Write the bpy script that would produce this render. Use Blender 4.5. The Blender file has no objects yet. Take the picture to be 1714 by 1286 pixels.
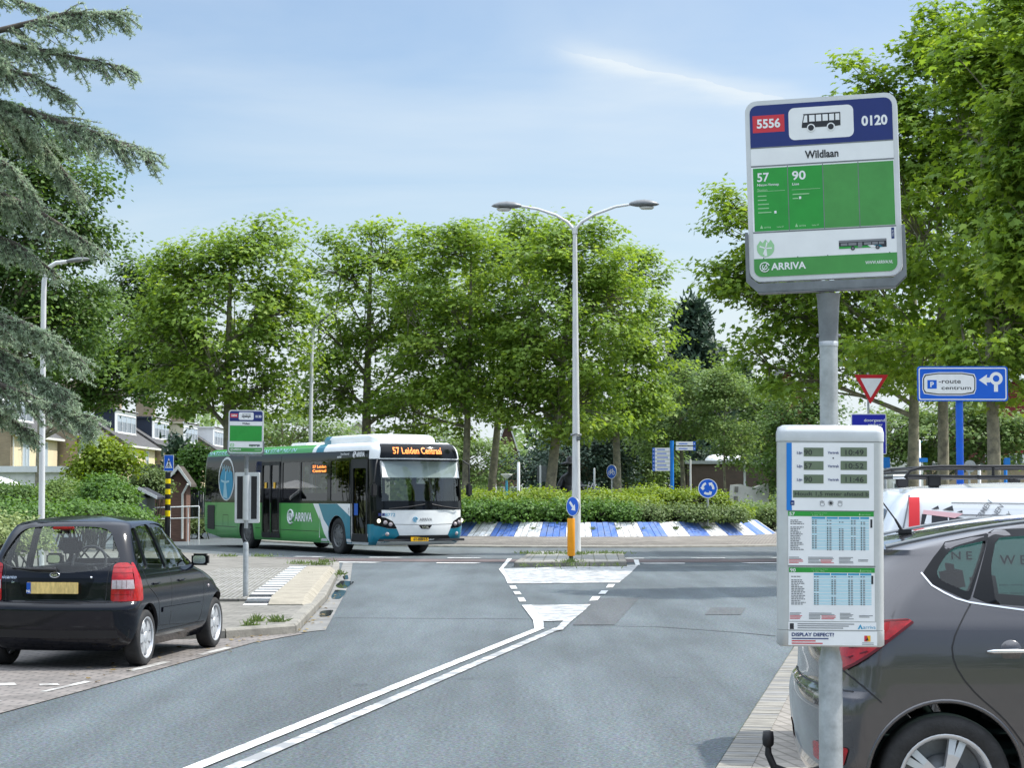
import bpy, bmesh, math, random
import numpy as np
from mathutils import Vector, Matrix, Quaternion
R = math.radians
scene = bpy.context.scene
COL = scene.collection
random.seed(5)
rng = np.random.default_rng(11)

# ------------------------------------------------------------------ camera, sky, sun, exposure
CAM_H, FPX, PITCH = 1.72, 3333.0, math.atan(182 / 3333.0)
cam_data = bpy.data.cameras.new('camera')
cam = bpy.data.objects.new('camera', cam_data)
COL.objects.link(cam)
cam.location = (0, 0, CAM_H)
cam.rotation_euler = (R(90) + PITCH, 0, 0)
cam_data.sensor_width = 36.0
cam_data.lens = 70.0
cam_data.clip_end = 4000
cam_data.clip_start = 0.1
scene.camera = cam

SUN_AZ, SUN_EL = R(78), R(54)          # clockwise from the view direction, height
world = bpy.data.worlds.new('World')
scene.world = world
world.use_nodes = True
nt = world.node_tree
nt.nodes.clear()
wo = nt.nodes.new('ShaderNodeOutputWorld')
bg = nt.nodes.new('ShaderNodeBackground')
sky = nt.nodes.new('ShaderNodeTexSky')
sky.sky_type = 'NISHITA'
sky.sun_disc = False
sky.sun_elevation = SUN_EL
sky.sun_rotation = SUN_AZ
sky.air_density = 1.0
sky.dust_density = 1.2
sky.ozone_density = 1.5
bg.inputs[1].default_value = 0.10
# thin summer cloud: stretched noise on a plane high overhead
tc = nt.nodes.new('ShaderNodeTexCoord')
sep = nt.nodes.new('ShaderNodeSeparateXYZ')
nt.links.new(tc.outputs['Generated'], sep.inputs[0])
zadd = nt.nodes.new('ShaderNodeMath'); zadd.operation = 'ADD'; zadd.inputs[1].default_value = 0.12
nt.links.new(sep.outputs[2], zadd.inputs[0])
zmx = nt.nodes.new('ShaderNodeMath'); zmx.operation = 'MAXIMUM'; zmx.inputs[1].default_value = 0.05
nt.links.new(zadd.outputs[0], zmx.inputs[0])
dx = nt.nodes.new('ShaderNodeMath'); dx.operation = 'DIVIDE'
dy = nt.nodes.new('ShaderNodeMath'); dy.operation = 'DIVIDE'
nt.links.new(sep.outputs[0], dx.inputs[0]); nt.links.new(zmx.outputs[0], dx.inputs[1])
nt.links.new(sep.outputs[1], dy.inputs[0]); nt.links.new(zmx.outputs[0], dy.inputs[1])
cmb = nt.nodes.new('ShaderNodeCombineXYZ')
nt.links.new(dx.outputs[0], cmb.inputs[0]); nt.links.new(dy.outputs[0], cmb.inputs[1])
mp = nt.nodes.new('ShaderNodeMapping')
mp.inputs['Rotation'].default_value = (0, 0, R(24))
mp.inputs['Scale'].default_value = (0.9, 1.7, 1)
mp.inputs['Location'].default_value = (3.1, 1.4, 0)
nt.links.new(cmb.outputs[0], mp.inputs[0])
cn = nt.nodes.new('ShaderNodeTexNoise')
cn.inputs['Scale'].default_value = 0.9
cn.inputs['Detail'].default_value = 7
cn.inputs['Roughness'].default_value = 0.52
cn.inputs['Distortion'].default_value = 0.6
nt.links.new(mp.outputs[0], cn.inputs[0])
cr = nt.nodes.new('ShaderNodeValToRGB')
cr.color_ramp.elements[0].position = 0.36; cr.color_ramp.elements[0].color = (0.04, 0.04, 0.04, 1)
cr.color_ramp.elements[1].position = 0.80; cr.color_ramp.elements[1].color = (0.62, 0.62, 0.62, 1)
nt.links.new(cn.outputs[0], cr.inputs[0])
mx = nt.nodes.new('ShaderNodeMix'); mx.data_type = 'RGBA'
nt.links.new(cr.outputs[0], mx.inputs[0])
hsv = nt.nodes.new('ShaderNodeHueSaturation'); hsv.inputs['Saturation'].default_value = 1.04; hsv.inputs['Value'].default_value = 1.0
nt.links.new(sky.outputs[0], hsv.inputs['Color']); nt.links.new(hsv.outputs[0], mx.inputs[6])
# unseen bright cloud added high overhead as fill light, fading towards the horizon
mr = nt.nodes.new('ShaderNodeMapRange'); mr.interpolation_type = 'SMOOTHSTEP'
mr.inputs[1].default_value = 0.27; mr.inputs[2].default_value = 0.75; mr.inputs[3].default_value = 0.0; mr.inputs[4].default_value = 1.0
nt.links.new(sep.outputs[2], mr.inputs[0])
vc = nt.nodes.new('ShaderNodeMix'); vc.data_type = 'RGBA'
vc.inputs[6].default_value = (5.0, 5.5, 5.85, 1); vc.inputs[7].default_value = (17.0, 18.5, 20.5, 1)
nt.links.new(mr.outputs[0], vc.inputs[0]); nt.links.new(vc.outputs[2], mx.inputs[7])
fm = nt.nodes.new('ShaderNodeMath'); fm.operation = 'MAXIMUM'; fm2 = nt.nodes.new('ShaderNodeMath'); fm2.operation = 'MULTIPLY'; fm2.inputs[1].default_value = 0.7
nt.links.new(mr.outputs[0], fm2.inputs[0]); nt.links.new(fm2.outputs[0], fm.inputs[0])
# one brighter cirrus feather ahead: a soft band in direction space, frayed by the noise
def sm(op, a, b_=None, v=None):
    n_ = nt.nodes.new('ShaderNodeMath'); n_.operation = op
    for i_, q_ in enumerate((a, b_)):
        if q_ is None: continue
        if isinstance(q_, (int, float)): n_.inputs[i_].default_value = q_
        else: nt.links.new(q_, n_.inputs[i_])
    return n_.outputs[0]
ya = sm('MAXIMUM', sep.outputs[1], 0.05); au = sm('DIVIDE', sep.outputs[0], ya); ev = sm('DIVIDE', sep.outputs[2], ya)
n2 = nt.nodes.new('ShaderNodeTexNoise'); n2.inputs['Scale'].default_value = 14.0; n2.inputs['Detail'].default_value = 6; n2.inputs['Roughness'].default_value = 0.6
c2 = nt.nodes.new('ShaderNodeCombineXYZ'); nt.links.new(sm('MULTIPLY', au, 0.55), c2.inputs[0]); nt.links.new(sm('MULTIPLY', ev, 2.2), c2.inputs[1]); nt.links.new(c2.outputs[0], n2.inputs[0])
fr_ = sm('SUBTRACT', n2.outputs[0], 0.5)
dv = sm('ADD', sm('ADD', sm('SUBTRACT', ev, 0.232), sm('MULTIPLY', au, 0.24)), sm('MULTIPLY', fr_, 0.022))
below = sm('MULTIPLY', dv, -1.0)
core = sm('POWER', 2.718, sm('MULTIPLY', sm('MULTIPLY', dv, dv), -26000.0))
soft = sm('MULTIPLY', sm('POWER', 2.718, sm('MULTIPLY', sm('ABSOLUTE', dv), -26.0)), sm('GREATER_THAN', below, 0.0))
mk = nt.nodes.new('ShaderNodeMapRange'); mk.interpolation_type = 'SMOOTHSTEP'; nt.links.new(au, mk.inputs[0]); mk.inputs[1].default_value = 0.012; mk.inputs[2].default_value = 0.05
mk2 = nt.nodes.new('ShaderNodeMapRange'); mk2.interpolation_type = 'SMOOTHSTEP'; nt.links.new(au, mk2.inputs[0]); mk2.inputs[1].default_value = 0.30; mk2.inputs[2].default_value = 0.12
feather = sm('MULTIPLY', sm('ADD', sm('MULTIPLY', core, 0.5), sm('MULTIPLY', soft, 0.30)), sm('MULTIPLY', mk.outputs[0], mk2.outputs[0]))
feather = sm('MULTIPLY', feather, sm('ADD', sm('MULTIPLY', n2.outputs[0], 0.9), 0.35))
hz = nt.nodes.new('ShaderNodeMapRange'); hz.interpolation_type = 'SMOOTHSTEP'; nt.links.new(ev, hz.inputs[0]); hz.inputs[1].default_value = 0.17; hz.inputs[2].default_value = 0.03; hz.inputs[3].default_value = 0.0; hz.inputs[4].default_value = 0.92
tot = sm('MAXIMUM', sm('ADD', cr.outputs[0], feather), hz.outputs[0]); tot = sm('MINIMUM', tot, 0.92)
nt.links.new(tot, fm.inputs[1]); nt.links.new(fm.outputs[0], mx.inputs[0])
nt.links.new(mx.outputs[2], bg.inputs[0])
nt.links.new(bg.outputs[0], wo.inputs[0])

sun_data = bpy.data.lights.new('sun', 'SUN')
sun = bpy.data.objects.new('sun', sun_data)
COL.objects.link(sun)
SUN_DIR = Vector((math.sin(SUN_AZ) * math.cos(SUN_EL), math.cos(SUN_AZ) * math.cos(SUN_EL), math.sin(SUN_EL)))
sun.rotation_euler = SUN_DIR.to_track_quat('Z', 'Y').to_euler()
sun.location = (30, 20, 60)
sun_data.energy = 3.2
sun_data.angle = R(0.9)
sun_data.color = (1.0, 0.955, 0.88)

scene.view_settings.view_transform = 'Standard'
scene.view_settings.look = 'None'
scene.view_settings.gamma = 1.0
scene.view_settings.exposure = 0.75
scene.render.engine = 'CYCLES'
cy = scene.cycles
cy.max_bounces = 8; cy.transparent_max_bounces = 16; cy.diffuse_bounces = 3; cy.glossy_bounces = 4
cy.transmission_bounces = 6
cy.use_denoising = True

# ------------------------------------------------------------------ measuring helpers
CP, SP = math.cos(PITCH), math.sin(PITCH)
def ray(px, py):
    a, b = px - 857.0, 643.0 - py
    return Vector((a, FPX * CP - b * SP, FPX * SP + b * CP))
def G(px, py, z=0.0):                    # where that sight line meets the level z
    d = ray(px, py); t = (z - CAM_H) / d.z
    return Vector((d.x * t, d.y * t, z))
def D(px, py, Y):                        # where it is at the depth Y
    d = ray(px, py); t = Y / d.y
    return Vector((d.x * t, Y, CAM_H + d.z * t))
def xz(v): return (v.x, v.z)
def lin(c):
    return tuple(((x / 255.0) / 12.92 if x <= 10 else ((x / 255.0 + 0.055) / 1.055) ** 2.4) for x in c)

# ------------------------------------------------------------------ materials
def mat(name, col, rough=0.6, metal=0.0, var=0.0, scale=6.0, bump=0.0, bscale=None, coat=0.0, emit=None, estr=0.0,
        spec=0.5, detail=4, col2=None, stretch=None):
    m = bpy.data.materials.new(name); m.use_nodes = True
    n = m.node_tree.nodes; l = m.node_tree.links
    b = n['Principled BSDF']
    b.inputs['Base Color'].default_value = (*col, 1)
    b.inputs['Roughness'].default_value = rough
    b.inputs['Metallic'].default_value = metal
    b.inputs['Specular IOR Level'].default_value = spec
    if coat:
        b.inputs['Coat Weight'].default_value = coat; b.inputs['Coat Roughness'].default_value = 0.04
    if emit:
        b.inputs['Emission Color'].default_value = (*emit, 1); b.inputs['Emission Strength'].default_value = estr
    if var or bump:
        t = n.new('ShaderNodeTexCoord'); src = t.outputs['Object']
        if stretch:
            mpn = n.new('ShaderNodeMapping'); mpn.inputs['Scale'].default_value = stretch
            l.new(src, mpn.inputs[0]); src = mpn.outputs[0]
        m['src'] = 1
        if var:
            ns = n.new('ShaderNodeTexNoise'); ns.inputs['Scale'].default_value = scale; ns.inputs['Detail'].default_value = detail
            ns.inputs['Roughness'].default_value = 0.65
            l.new(src, ns.inputs[0])
            rp = n.new('ShaderNodeValToRGB')
            c2 = col2 if col2 else col
            rp.color_ramp.elements[0].position = 0.3; rp.color_ramp.elements[1].position = 0.7
            rp.color_ramp.elements[0].color = (*[x * (1 - var) for x in col], 1)
            rp.color_ramp.elements[1].color = (*[min(1, x * (1 + var)) for x in c2], 1)
            l.new(ns.outputs[0], rp.inputs[0]); l.new(rp.outputs[0], b.inputs['Base Color'])
        if bump:
            nb = n.new('ShaderNodeTexNoise'); nb.inputs['Scale'].default_value = bscale or scale * 6; nb.inputs['Detail'].default_value = 3
            l.new(src, nb.inputs[0])
            bp = n.new('ShaderNodeBump'); bp.inputs['Strength'].default_value = bump; bp.inputs['Distance'].default_value = 0.02
            l.new(nb.outputs[0], bp.inputs['Height']); l.new(bp.outputs[0], b.inputs['Normal'])
    return m

def asphalt_mat(name, base, patch=0.25, speck=0.5):
    m = bpy.data.materials.new(name); m.use_nodes = True
    n = m.node_tree.nodes; l = m.node_tree.links; b = n['Principled BSDF']
    t = n.new('ShaderNodeTexCoord')
    big = n.new('ShaderNodeTexNoise'); big.inputs['Scale'].default_value = 0.35; big.inputs['Detail'].default_value = 6; big.inputs['Roughness'].default_value = 0.6
    fine = n.new('ShaderNodeTexVoronoi'); fine.inputs['Scale'].default_value = 70.0
    mid = n.new('ShaderNodeTexNoise'); mid.inputs['Scale'].default_value = 34.0; mid.inputs['Detail'].default_value = 6; mid.inputs['Roughness'].default_value = 0.8
    mpn = n.new('ShaderNodeMapping'); mpn.inputs['Rotation'].default_value = (0, 0, R(10)); mpn.inputs['Scale'].default_value = (1.6, 0.28, 1)
    l.new(t.outputs['Object'], mpn.inputs[0])
    l.new(mpn.outputs[0], big.inputs[0])
    for q in (fine, mid): l.new(t.outputs['Object'], q.inputs[0])
    r1 = n.new('ShaderNodeValToRGB')
    r1.color_ramp.elements[0].position = 0.40; r1.color_ramp.elements[1].position = 0.62
    r1.color_ramp.elements[0].color = (*[x * (1 - patch) for x in base], 1)
    r1.color_ramp.elements[1].color = (*[x * (1 + patch) for x in base], 1)
    l.new(big.outputs[0], r1.inputs[0])
    r2 = n.new('ShaderNodeValToRGB')
    r2.color_ramp.elements[0].position = 0.40; r2.color_ramp.elements[1].position = 0.63
    r2.color_ramp.elements[0].color = (1 - speck, 1 - speck, 1 - speck, 1)
    r2.color_ramp.elements[1].color = (1 + speck, 1 + speck, 1 + speck, 1)
    l.new(mid.outputs[0], r2.inputs[0])
    mul = n.new('ShaderNodeMix'); mul.data_type = 'RGBA'; mul.blend_type = 'MULTIPLY'; mul.inputs[0].default_value = 1
    # long tyre streaks and spots of oil
    mp2 = n.new('ShaderNodeMapping'); mp2.inputs['Rotation'].default_value = (0, 0, R(10.5)); mp2.inputs['Scale'].default_value = (2.6, 0.035, 1)
    stn = n.new('ShaderNodeTexNoise'); stn.inputs['Scale'].default_value = 1.0; stn.inputs['Detail'].default_value = 3
    l.new(t.outputs['Object'], mp2.inputs[0]); l.new(mp2.outputs[0], stn.inputs[0])
    r3 = n.new('ShaderNodeValToRGB'); r3.color_ramp.elements[0].position = 0.38; r3.color_ramp.elements[1].position = 0.62
    r3.color_ramp.elements[0].color = (.92, .92, .92, 1); r3.color_ramp.elements[1].color = (1.04, 1.04, 1.04, 1); l.new(stn.outputs[0], r3.inputs[0])
    oil = n.new('ShaderNodeTexNoise'); oil.inputs['Scale'].default_value = 1.7; oil.inputs['Detail'].default_value = 5; l.new(t.outputs['Object'], oil.inputs[0])
    r4 = n.new('ShaderNodeValToRGB'); r4.color_ramp.elements[0].position = 0.66; r4.color_ramp.elements[1].position = 0.74
    r4.color_ramp.elements[0].color = (1, 1, 1, 1); r4.color_ramp.elements[1].color = (.72, .72, .73, 1); l.new(oil.outputs[0], r4.inputs[0])
    m3 = n.new('ShaderNodeMix'); m3.data_type = 'RGBA'; m3.blend_type = 'MULTIPLY'; m3.inputs[0].default_value = 1; l.new(r1.outputs[0], m3.inputs[6]); l.new(r3.outputs[0], m3.inputs[7])
    m4 = n.new('ShaderNodeMix'); m4.data_type = 'RGBA'; m4.blend_type = 'MULTIPLY'; m4.inputs[0].default_value = 1; l.new(m3.outputs[2], m4.inputs[6]); l.new(r4.outputs[0], m4.inputs[7])
    l.new(m4.outputs[2], mul.inputs[6]); l.new(r2.outputs[0], mul.inputs[7])
    vc = n.new('ShaderNodeMix'); vc.data_type = 'RGBA'; vc.blend_type = 'MULTIPLY'; vc.inputs[0].default_value = 0.35
    l.new(mul.outputs[2], vc.inputs[6]); l.new(fine.outputs['Color'], vc.inputs[7])
    l.new(vc.outputs[2], b.inputs['Base Color'])
    b.inputs['Roughness'].default_value = 0.82
    b.inputs['Specular IOR Level'].default_value = 0.4
    bp = n.new('ShaderNodeBump'); bp.inputs['Strength'].default_value = 0.5; bp.inputs['Distance'].default_value = 0.012
    l.new(mid.outputs[0], bp.inputs['Height']); l.new(bp.outputs[0], b.inputs['Normal'])
    return m

def brick_mat(name, c1, c2, mortar, bw, bh, rot=0.0, msize=0.03, plane='xy', var=0.35, rough=0.85, bump=0.4, offset=0.5):
    m = bpy.data.materials.new(name); m.use_nodes = True
    n = m.node_tree.nodes; l = m.node_tree.links; b = n['Principled BSDF']
    t = n.new('ShaderNodeTexCoord')
    src = t.outputs['Object']
    if plane != 'xy':
        sp_ = n.new('ShaderNodeSeparateXYZ'); l.new(src, sp_.inputs[0])
        ad = n.new('ShaderNodeMath'); ad.operation = 'ADD'; l.new(sp_.outputs[0], ad.inputs[0]); l.new(sp_.outputs[1], ad.inputs[1])
        cb = n.new('ShaderNodeCombineXYZ'); l.new(ad.outputs[0], cb.inputs[0]); l.new(sp_.outputs[2], cb.inputs[1])
        src = cb.outputs[0]
    mpn = n.new('ShaderNodeMapping'); mpn.inputs['Rotation'].default_value = (0, 0, rot)
    l.new(src, mpn.inputs[0])
    br = n.new('ShaderNodeTexBrick')
    br.inputs['Scale'].default_value = 1.0
    br.inputs['Brick Width'].default_value = bw; br.inputs['Row Height'].default_value = bh
    br.inputs['Mortar Size'].default_value = msize * bh
    br.inputs['Mortar Smooth'].default_value = 0.3
    br.offset = offset
    br.inputs['Color1'].default_value = (*c1, 1); br.inputs['Color2'].default_value = (*c2, 1); br.inputs['Mortar'].default_value = (*mortar, 1)
    l.new(mpn.outputs[0], br.inputs[0])
    ns = n.new('ShaderNodeTexNoise'); ns.inputs['Scale'].default_value = 1.3; ns.inputs['Detail'].default_value = 8; ns.inputs['Roughness'].default_value = 0.7
    l.new(t.outputs['Object'], ns.inputs[0])
    rp = n.new('ShaderNodeValToRGB')
    rp.color_ramp.elements[0].position = 0.3; rp.color_ramp.elements[1].position = 0.7
    rp.color_ramp.elements[0].color = (1 - var, 1 - var, 1 - var, 1); rp.color_ramp.elements[1].color = (1 + var, 1 + var, 1 + var, 1)
    l.new(ns.outputs[0], rp.inputs[0])
    mul = n.new('ShaderNodeMix'); mul.data_type = 'RGBA'; mul.blend_type = 'MULTIPLY'; mul.inputs[0].default_value = 1
    l.new(br.outputs[0], mul.inputs[6]); l.new(rp.outputs[0], mul.inputs[7]); l.new(mul.outputs[2], b.inputs['Base Color'])
    b.inputs['Roughness'].default_value = rough
    bp = n.new('ShaderNodeBump'); bp.inputs['Strength'].default_value = bump; bp.inputs['Distance'].default_value = 0.01; bp.invert = True
    l.new(br.outputs['Fac'], bp.inputs['Height']); l.new(bp.outputs[0], b.inputs['Normal'])
    return m

def leaf_mat(name, dark, light, trans=0.35, rough=0.55, yellow=None):
    m = bpy.data.materials.new(name); m.use_nodes = True
    n = m.node_tree.nodes; l = m.node_tree.links; b = n['Principled BSDF']; out = n['Material Output']
    at = n.new('ShaderNodeAttribute'); at.attribute_name = 'tone'
    rp = n.new('ShaderNodeValToRGB')
    rp.color_ramp.elements[0].color = (*dark, 1); rp.color_ramp.elements[1].color = (*light, 1)
    if yellow:
        e = rp.color_ramp.elements.new(0.93); e.color = (*light, 1)
        rp.color_ramp.elements[-1].color = (*yellow, 1)
    l.new(at.outputs['Fac'], rp.inputs[0])
    l.new(rp.outputs[0], b.inputs['Base Color'])
    b.inputs['Roughness'].default_value = rough
    b.inputs['Specular IOR Level'].default_value = 0.35
    tr = n.new('ShaderNodeBsdfTranslucent')
    hs = n.new('ShaderNodeHueSaturation'); hs.inputs['Value'].default_value = 1.5; hs.inputs['Saturation'].default_value = 1.1; hs.inputs['Hue'].default_value = 0.485
    l.new(rp.outputs[0], hs.inputs['Color']); l.new(hs.outputs[0], tr.inputs[0])
    ms = n.new('ShaderNodeMixShader'); ms.inputs[0].default_value = trans
    l.new(b.outputs[0], ms.inputs[1]); l.new(tr.outputs[0], ms.inputs[2]); l.new(ms.outputs[0], out.inputs[0])
    return m

def glass_mat(name, tint=(0.75, 0.85, 0.82), refl=0.08):
    m = bpy.data.materials.new(name); m.use_nodes = True
    n = m.node_tree.nodes; l = m.node_tree.links
    n.remove(n['Principled BSDF']); out = n['Material Output']
    tr = n.new('ShaderNodeBsdfTransparent'); tr.inputs[0].default_value = (*tint, 1)
    gl = n.new('ShaderNodeBsdfGlossy'); gl.inputs['Roughness'].default_value = 0.02
    lw = n.new('ShaderNodeLayerWeight'); lw.inputs[0].default_value = 0.5
    pw = n.new('ShaderNodeMath'); pw.operation = 'POWER'; pw.inputs[1].default_value = 4.0; l.new(lw.outputs['Facing'], pw.inputs[0])
    ad = n.new('ShaderNodeMath'); ad.operation = 'MULTIPLY_ADD'; ad.inputs[1].default_value = 0.9; ad.inputs[2].default_value = 0.03 + refl; ad.use_clamp = True
    l.new(pw.outputs[0], ad.inputs[0])
    ms = n.new('ShaderNodeMixShader'); l.new(ad.outputs[0], ms.inputs[0]); l.new(tr.outputs[0], ms.inputs[1]); l.new(gl.outputs[0], ms.inputs[2])
    l.new(ms.outputs[0], out.inputs[0])
    return m

M = {}
M['asphalt'] = asphalt_mat('asphalt', (0.106, 0.130, 0.142), 0.24, 0.6)
M['asphalt_old'] = asphalt_mat('asphalt_old', (0.116, 0.136, 0.146), 0.15, 0.35)
M['asphalt_patch'] = asphalt_mat('asphalt_patch', (0.092, 0.102, 0.109), 0.15, 0.5)
M['red_asphalt'] = asphalt_mat('red_asphalt', (0.135, 0.105, 0.102), 0.2, 0.35)
M['clinker'] = brick_mat('clinker_paving', (0.21, 0.19, 0.165), (0.165, 0.15, 0.132), (0.10, 0.095, 0.085), 0.21, 0.105, R(100), 0.10, var=0.3)
M['bay_brick'] = brick_mat('bay_brick', (0.20, 0.178, 0.165), (0.15, 0.137, 0.128), (0.09, 0.085, 0.08), 0.21, 0.105, R(9), 0.13, var=0.35)
M['pave_brick'] = brick_mat('pavement_brick', (0.185, 0.175, 0.155), (0.145, 0.137, 0.12), (0.10, 0.10, 0.085), 0.30, 0.30, R(8), 0.05, var=0.3)
M['pave_small'] = brick_mat('pavement_small_brick', (0.235, 0.215, 0.19), (0.185, 0.17, 0.152), (0.13, 0.12, 0.10), 0.21, 0.105, R(80), 0.11, var=0.28)
M['tile'] = brick_mat('tile_paving', (0.25, 0.25, 0.235), (0.21, 0.208, 0.195), (0.13, 0.13, 0.10), 0.30, 0.30, R(2), 0.06, var=0.25, offset=0.0)
M['kerb'] = mat('kerb_concrete', (0.205, 0.195, 0.17), 0.85, var=0.3, scale=3.5, bump=0.3, bscale=40, detail=8)
M['kerb_tan'] = mat('kerb_tan_concrete', (0.27, 0.245, 0.195), 0.85, var=0.22, scale=4, bump=0.3, bscale=50, detail=8)
M['soil'] = mat('soil', (0.09, 0.07, 0.05), 0.95, var=0.4, scale=3, bump=0.6, bscale=25)
M['grass_ground'] = mat('grass_ground', (0.07, 0.10, 0.03), 0.95, var=0.5, scale=1.2, bump=0.6, bscale=25, col2=(0.11, 0.13, 0.05), detail=8)
M['gutter'] = mat('gutter_concrete', (0.17, 0.168, 0.16), 0.8, var=0.35, scale=1.5, bump=0.2, bscale=50, detail=8)
M['puddle'] = mat('puddle_water', (0.035, 0.04, 0.045), 0.03, spec=0.8)
def paint_mat(name, col, worn, amount):
    m = mat(name, col, 0.75)
    n = m.node_tree.nodes; l = m.node_tree.links; b = n['Principled BSDF']
    t = n.new('ShaderNodeTexCoord'); ns = n.new('ShaderNodeTexNoise'); ns.inputs['Scale'].default_value = 3.2; ns.inputs['Detail'].default_value = 10; ns.inputs['Roughness'].default_value = 0.75
    l.new(t.outputs['Object'], ns.inputs[0])
    rp = n.new('ShaderNodeValToRGB'); rp.color_ramp.elements[0].position = amount; rp.color_ramp.elements[1].position = amount + 0.12
    rp.color_ramp.elements[0].color = (*worn, 1); rp.color_ramp.elements[1].color = (*col, 1)
    l.new(ns.outputs[0], rp.inputs[0]); l.new(rp.outputs[0], b.inputs['Base Color'])
    return m
M['paint'] = paint_mat('road_paint', (0.58, 0.59, 0.58), (0.30, 0.305, 0.31), 0.38)
M['paint_worn'] = paint_mat('road_paint_worn', (0.52, 0.53, 0.53), (0.22, 0.23, 0.235), 0.47)
M['paint_faint'] = paint_mat('road_paint_faint', (0.42, 0.42, 0.40), (0.22, 0.21, 0.20), 0.42)
M['edge_white'] = paint_mat('edge_white_paint', (0.76, 0.77, 0.78), (0.42, 0.42, 0.41), 0.43)
M['edge_blue'] = paint_mat('edge_blue_paint', (0.065, 0.15, 0.46), (0.13, 0.19, 0.36), 0.43)
M['galv'] = mat('galvanised_steel', (0.42, 0.44, 0.45), 0.5, 0.75, var=0.22, scale=18, bump=0.05, bscale=60, detail=6)
M['galv_dark'] = mat('dull_steel', (0.19, 0.205, 0.22), 0.5, 0.5, var=0.25, scale=10, detail=6)
M['alu'] = mat('lacquered_aluminium', (0.55, 0.57, 0.58), 0.42, 0.35, var=0.1, scale=7, detail=6)
M['mast'] = mat('mast_grey_paint', (0.62, 0.63, 0.64), 0.5, 0.1, var=0.12, scale=3, detail=6, stretch=(8, 8, 0.7))
M['lamp_grey'] = mat('lamp_grey', (0.16, 0.17, 0.18), 0.4, 0.2, var=0.15, scale=9)
M['lamp_glass'] = mat('lamp_glass', (0.6, 0.6, 0.58), 0.15)
M['white'] = mat('white_lacquer', (0.80, 0.81, 0.82), 0.35, var=0.05, scale=4)
M['sign_white'] = mat('sign_white', (0.78, 0.80, 0.82), 0.4, var=0.05, scale=6)
M['sign_frame'] = mat('sign_frame_white', (0.62, 0.64, 0.66), 0.4, 0.1, var=0.08, scale=8)
M['off_white'] = mat('off_white', (0.66, 0.66, 0.62), 0.6, var=0.12, scale=3)
M['sign_blue'] = mat('sign_blue', lin((0, 78, 168)), 0.38, var=0.06, scale=5)
M['sign_bright_blue'] = mat('sign_bright_blue', lin((8, 92, 205)), 0.38, var=0.06, scale=5)
M['sign_navy'] = mat('sign_navy', lin((30, 46, 112)), 0.38, var=0.08, scale=6)
M['way_blue'] = mat('way_blue', lin((20, 120, 205)), 0.4)
M['sign_green'] = mat('sign_green', lin((40, 148, 58)), 0.42, var=0.1, scale=8)
M['sign_green_dull'] = mat('sign_green_dull', lin((70, 145, 72)), 0.5, var=0.12, scale=8)
M['sign_red'] = mat('sign_red', lin((190, 25, 38)), 0.4, var=0.06, scale=6)
M['sign_red_grey'] = mat('sign_red_grey', lin((200, 52, 66)), 0.45)
M['black'] = mat('black_matt', (0.012, 0.012, 0.014), 0.55)
M['ink'] = mat('ink', (0.02, 0.022, 0.03), 0.5)
M['ink_blue'] = mat('ink_blue', lin((25, 50, 110)), 0.5)
M['ink_grey'] = mat('ink_grey', (0.20, 0.21, 0.23), 0.6)
M['pale_green'] = mat('pale_green', lin((150, 200, 150)), 0.5)
M['lcd'] = mat('lcd_olive', lin((104, 118, 98)), 0.3, var=0.08, scale=20)
M['table_blue'] = mat('table_pale_blue', lin((172, 214, 228)), 0.5)
M['table_head'] = mat('table_head_blue', lin((50, 150, 190)), 0.5)
M['teal'] = mat('teal_paint', lin((0, 118, 142)), 0.28, coat=0.5, var=0.05, scale=3)
M['bus_green'] = mat('bus_green_paint', lin((52, 148, 56)), 0.3, coat=0.5, var=0.06, scale=2)
M['bus_white'] = mat('bus_white_paint', (0.80, 0.82, 0.83), 0.3, coat=0.5, var=0.05, scale=2)
M['dark_glass'] = mat('dark_glass', (0.010, 0.013, 0.013), 0.04, spec=0.7, coat=0.3)
M['bus_glass'] = glass_mat('bus_glass', (0.24, 0.27, 0.25), 0.02)
M['screen_glass'] = glass_mat('windscreen_glass', (0.62, 0.68, 0.66), 0.07)
M['car_glass'] = glass_mat('car_glass', (0.90, 0.95, 0.93), 0.02)
M['tint_glass'] = glass_mat('tinted_glass', (0.24, 0.40, 0.36), 0.02)
M['black_gloss'] = mat('black_gloss', (0.006, 0.007, 0.009), 0.06, spec=0.22)
M['amber_led'] = mat('amber_led', (0.4, 0.1, 0.02), 0.5, emit=(1.0, 0.26, 0.05), estr=1.7)
M['head_lamp'] = mat('head_lamp', (0.8, 0.8, 0.75), 0.1, emit=(1.0, 0.86, 0.6), estr=0.9)
M['chrome'] = mat('chrome', (0.75, 0.76, 0.78), 0.12, 1.0)
M['tyre'] = mat('tyre_rubber', (0.022, 0.022, 0.023), 0.8, var=0.35, scale=12, bump=0.2, bscale=60)
M['rim_silver'] = mat('rim_silver', (0.60, 0.61, 0.63), 0.3, 0.55, var=0.08, scale=15)
M['rim_grey'] = mat('bus_rim_grey', (0.13, 0.135, 0.14), 0.5, 0.4, var=0.3, scale=9)
M['kia_black'] = mat('black_car_paint', (0.0035, 0.0045, 0.009), 0.10, spec=0.45)
M['grey_paint'] = mat('grey_metallic_paint', (0.086, 0.082, 0.087), 0.24, 0.55, coat=1.0)
M['van_white'] = mat('van_white_paint', (0.80, 0.82, 0.84), 0.25, coat=0.7, var=0.03, scale=2)
M['lamp_red'] = mat('tail_lamp_red', (0.36, 0.006, 0.010), 0.14, coat=0.3, var=0.3, scale=25)
M['lamp_rib'] = mat('tail_lamp_rib', (0.10, 0.003, 0.006), 0.2)
M['lamp_clear'] = mat('tail_lamp_clear', (0.42, 0.36, 0.37), 0.12, coat=0.8, var=0.2, scale=30)
M['plate_yellow'] = mat('plate_yellow', lin((235, 180, 20)), 0.4)
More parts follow.
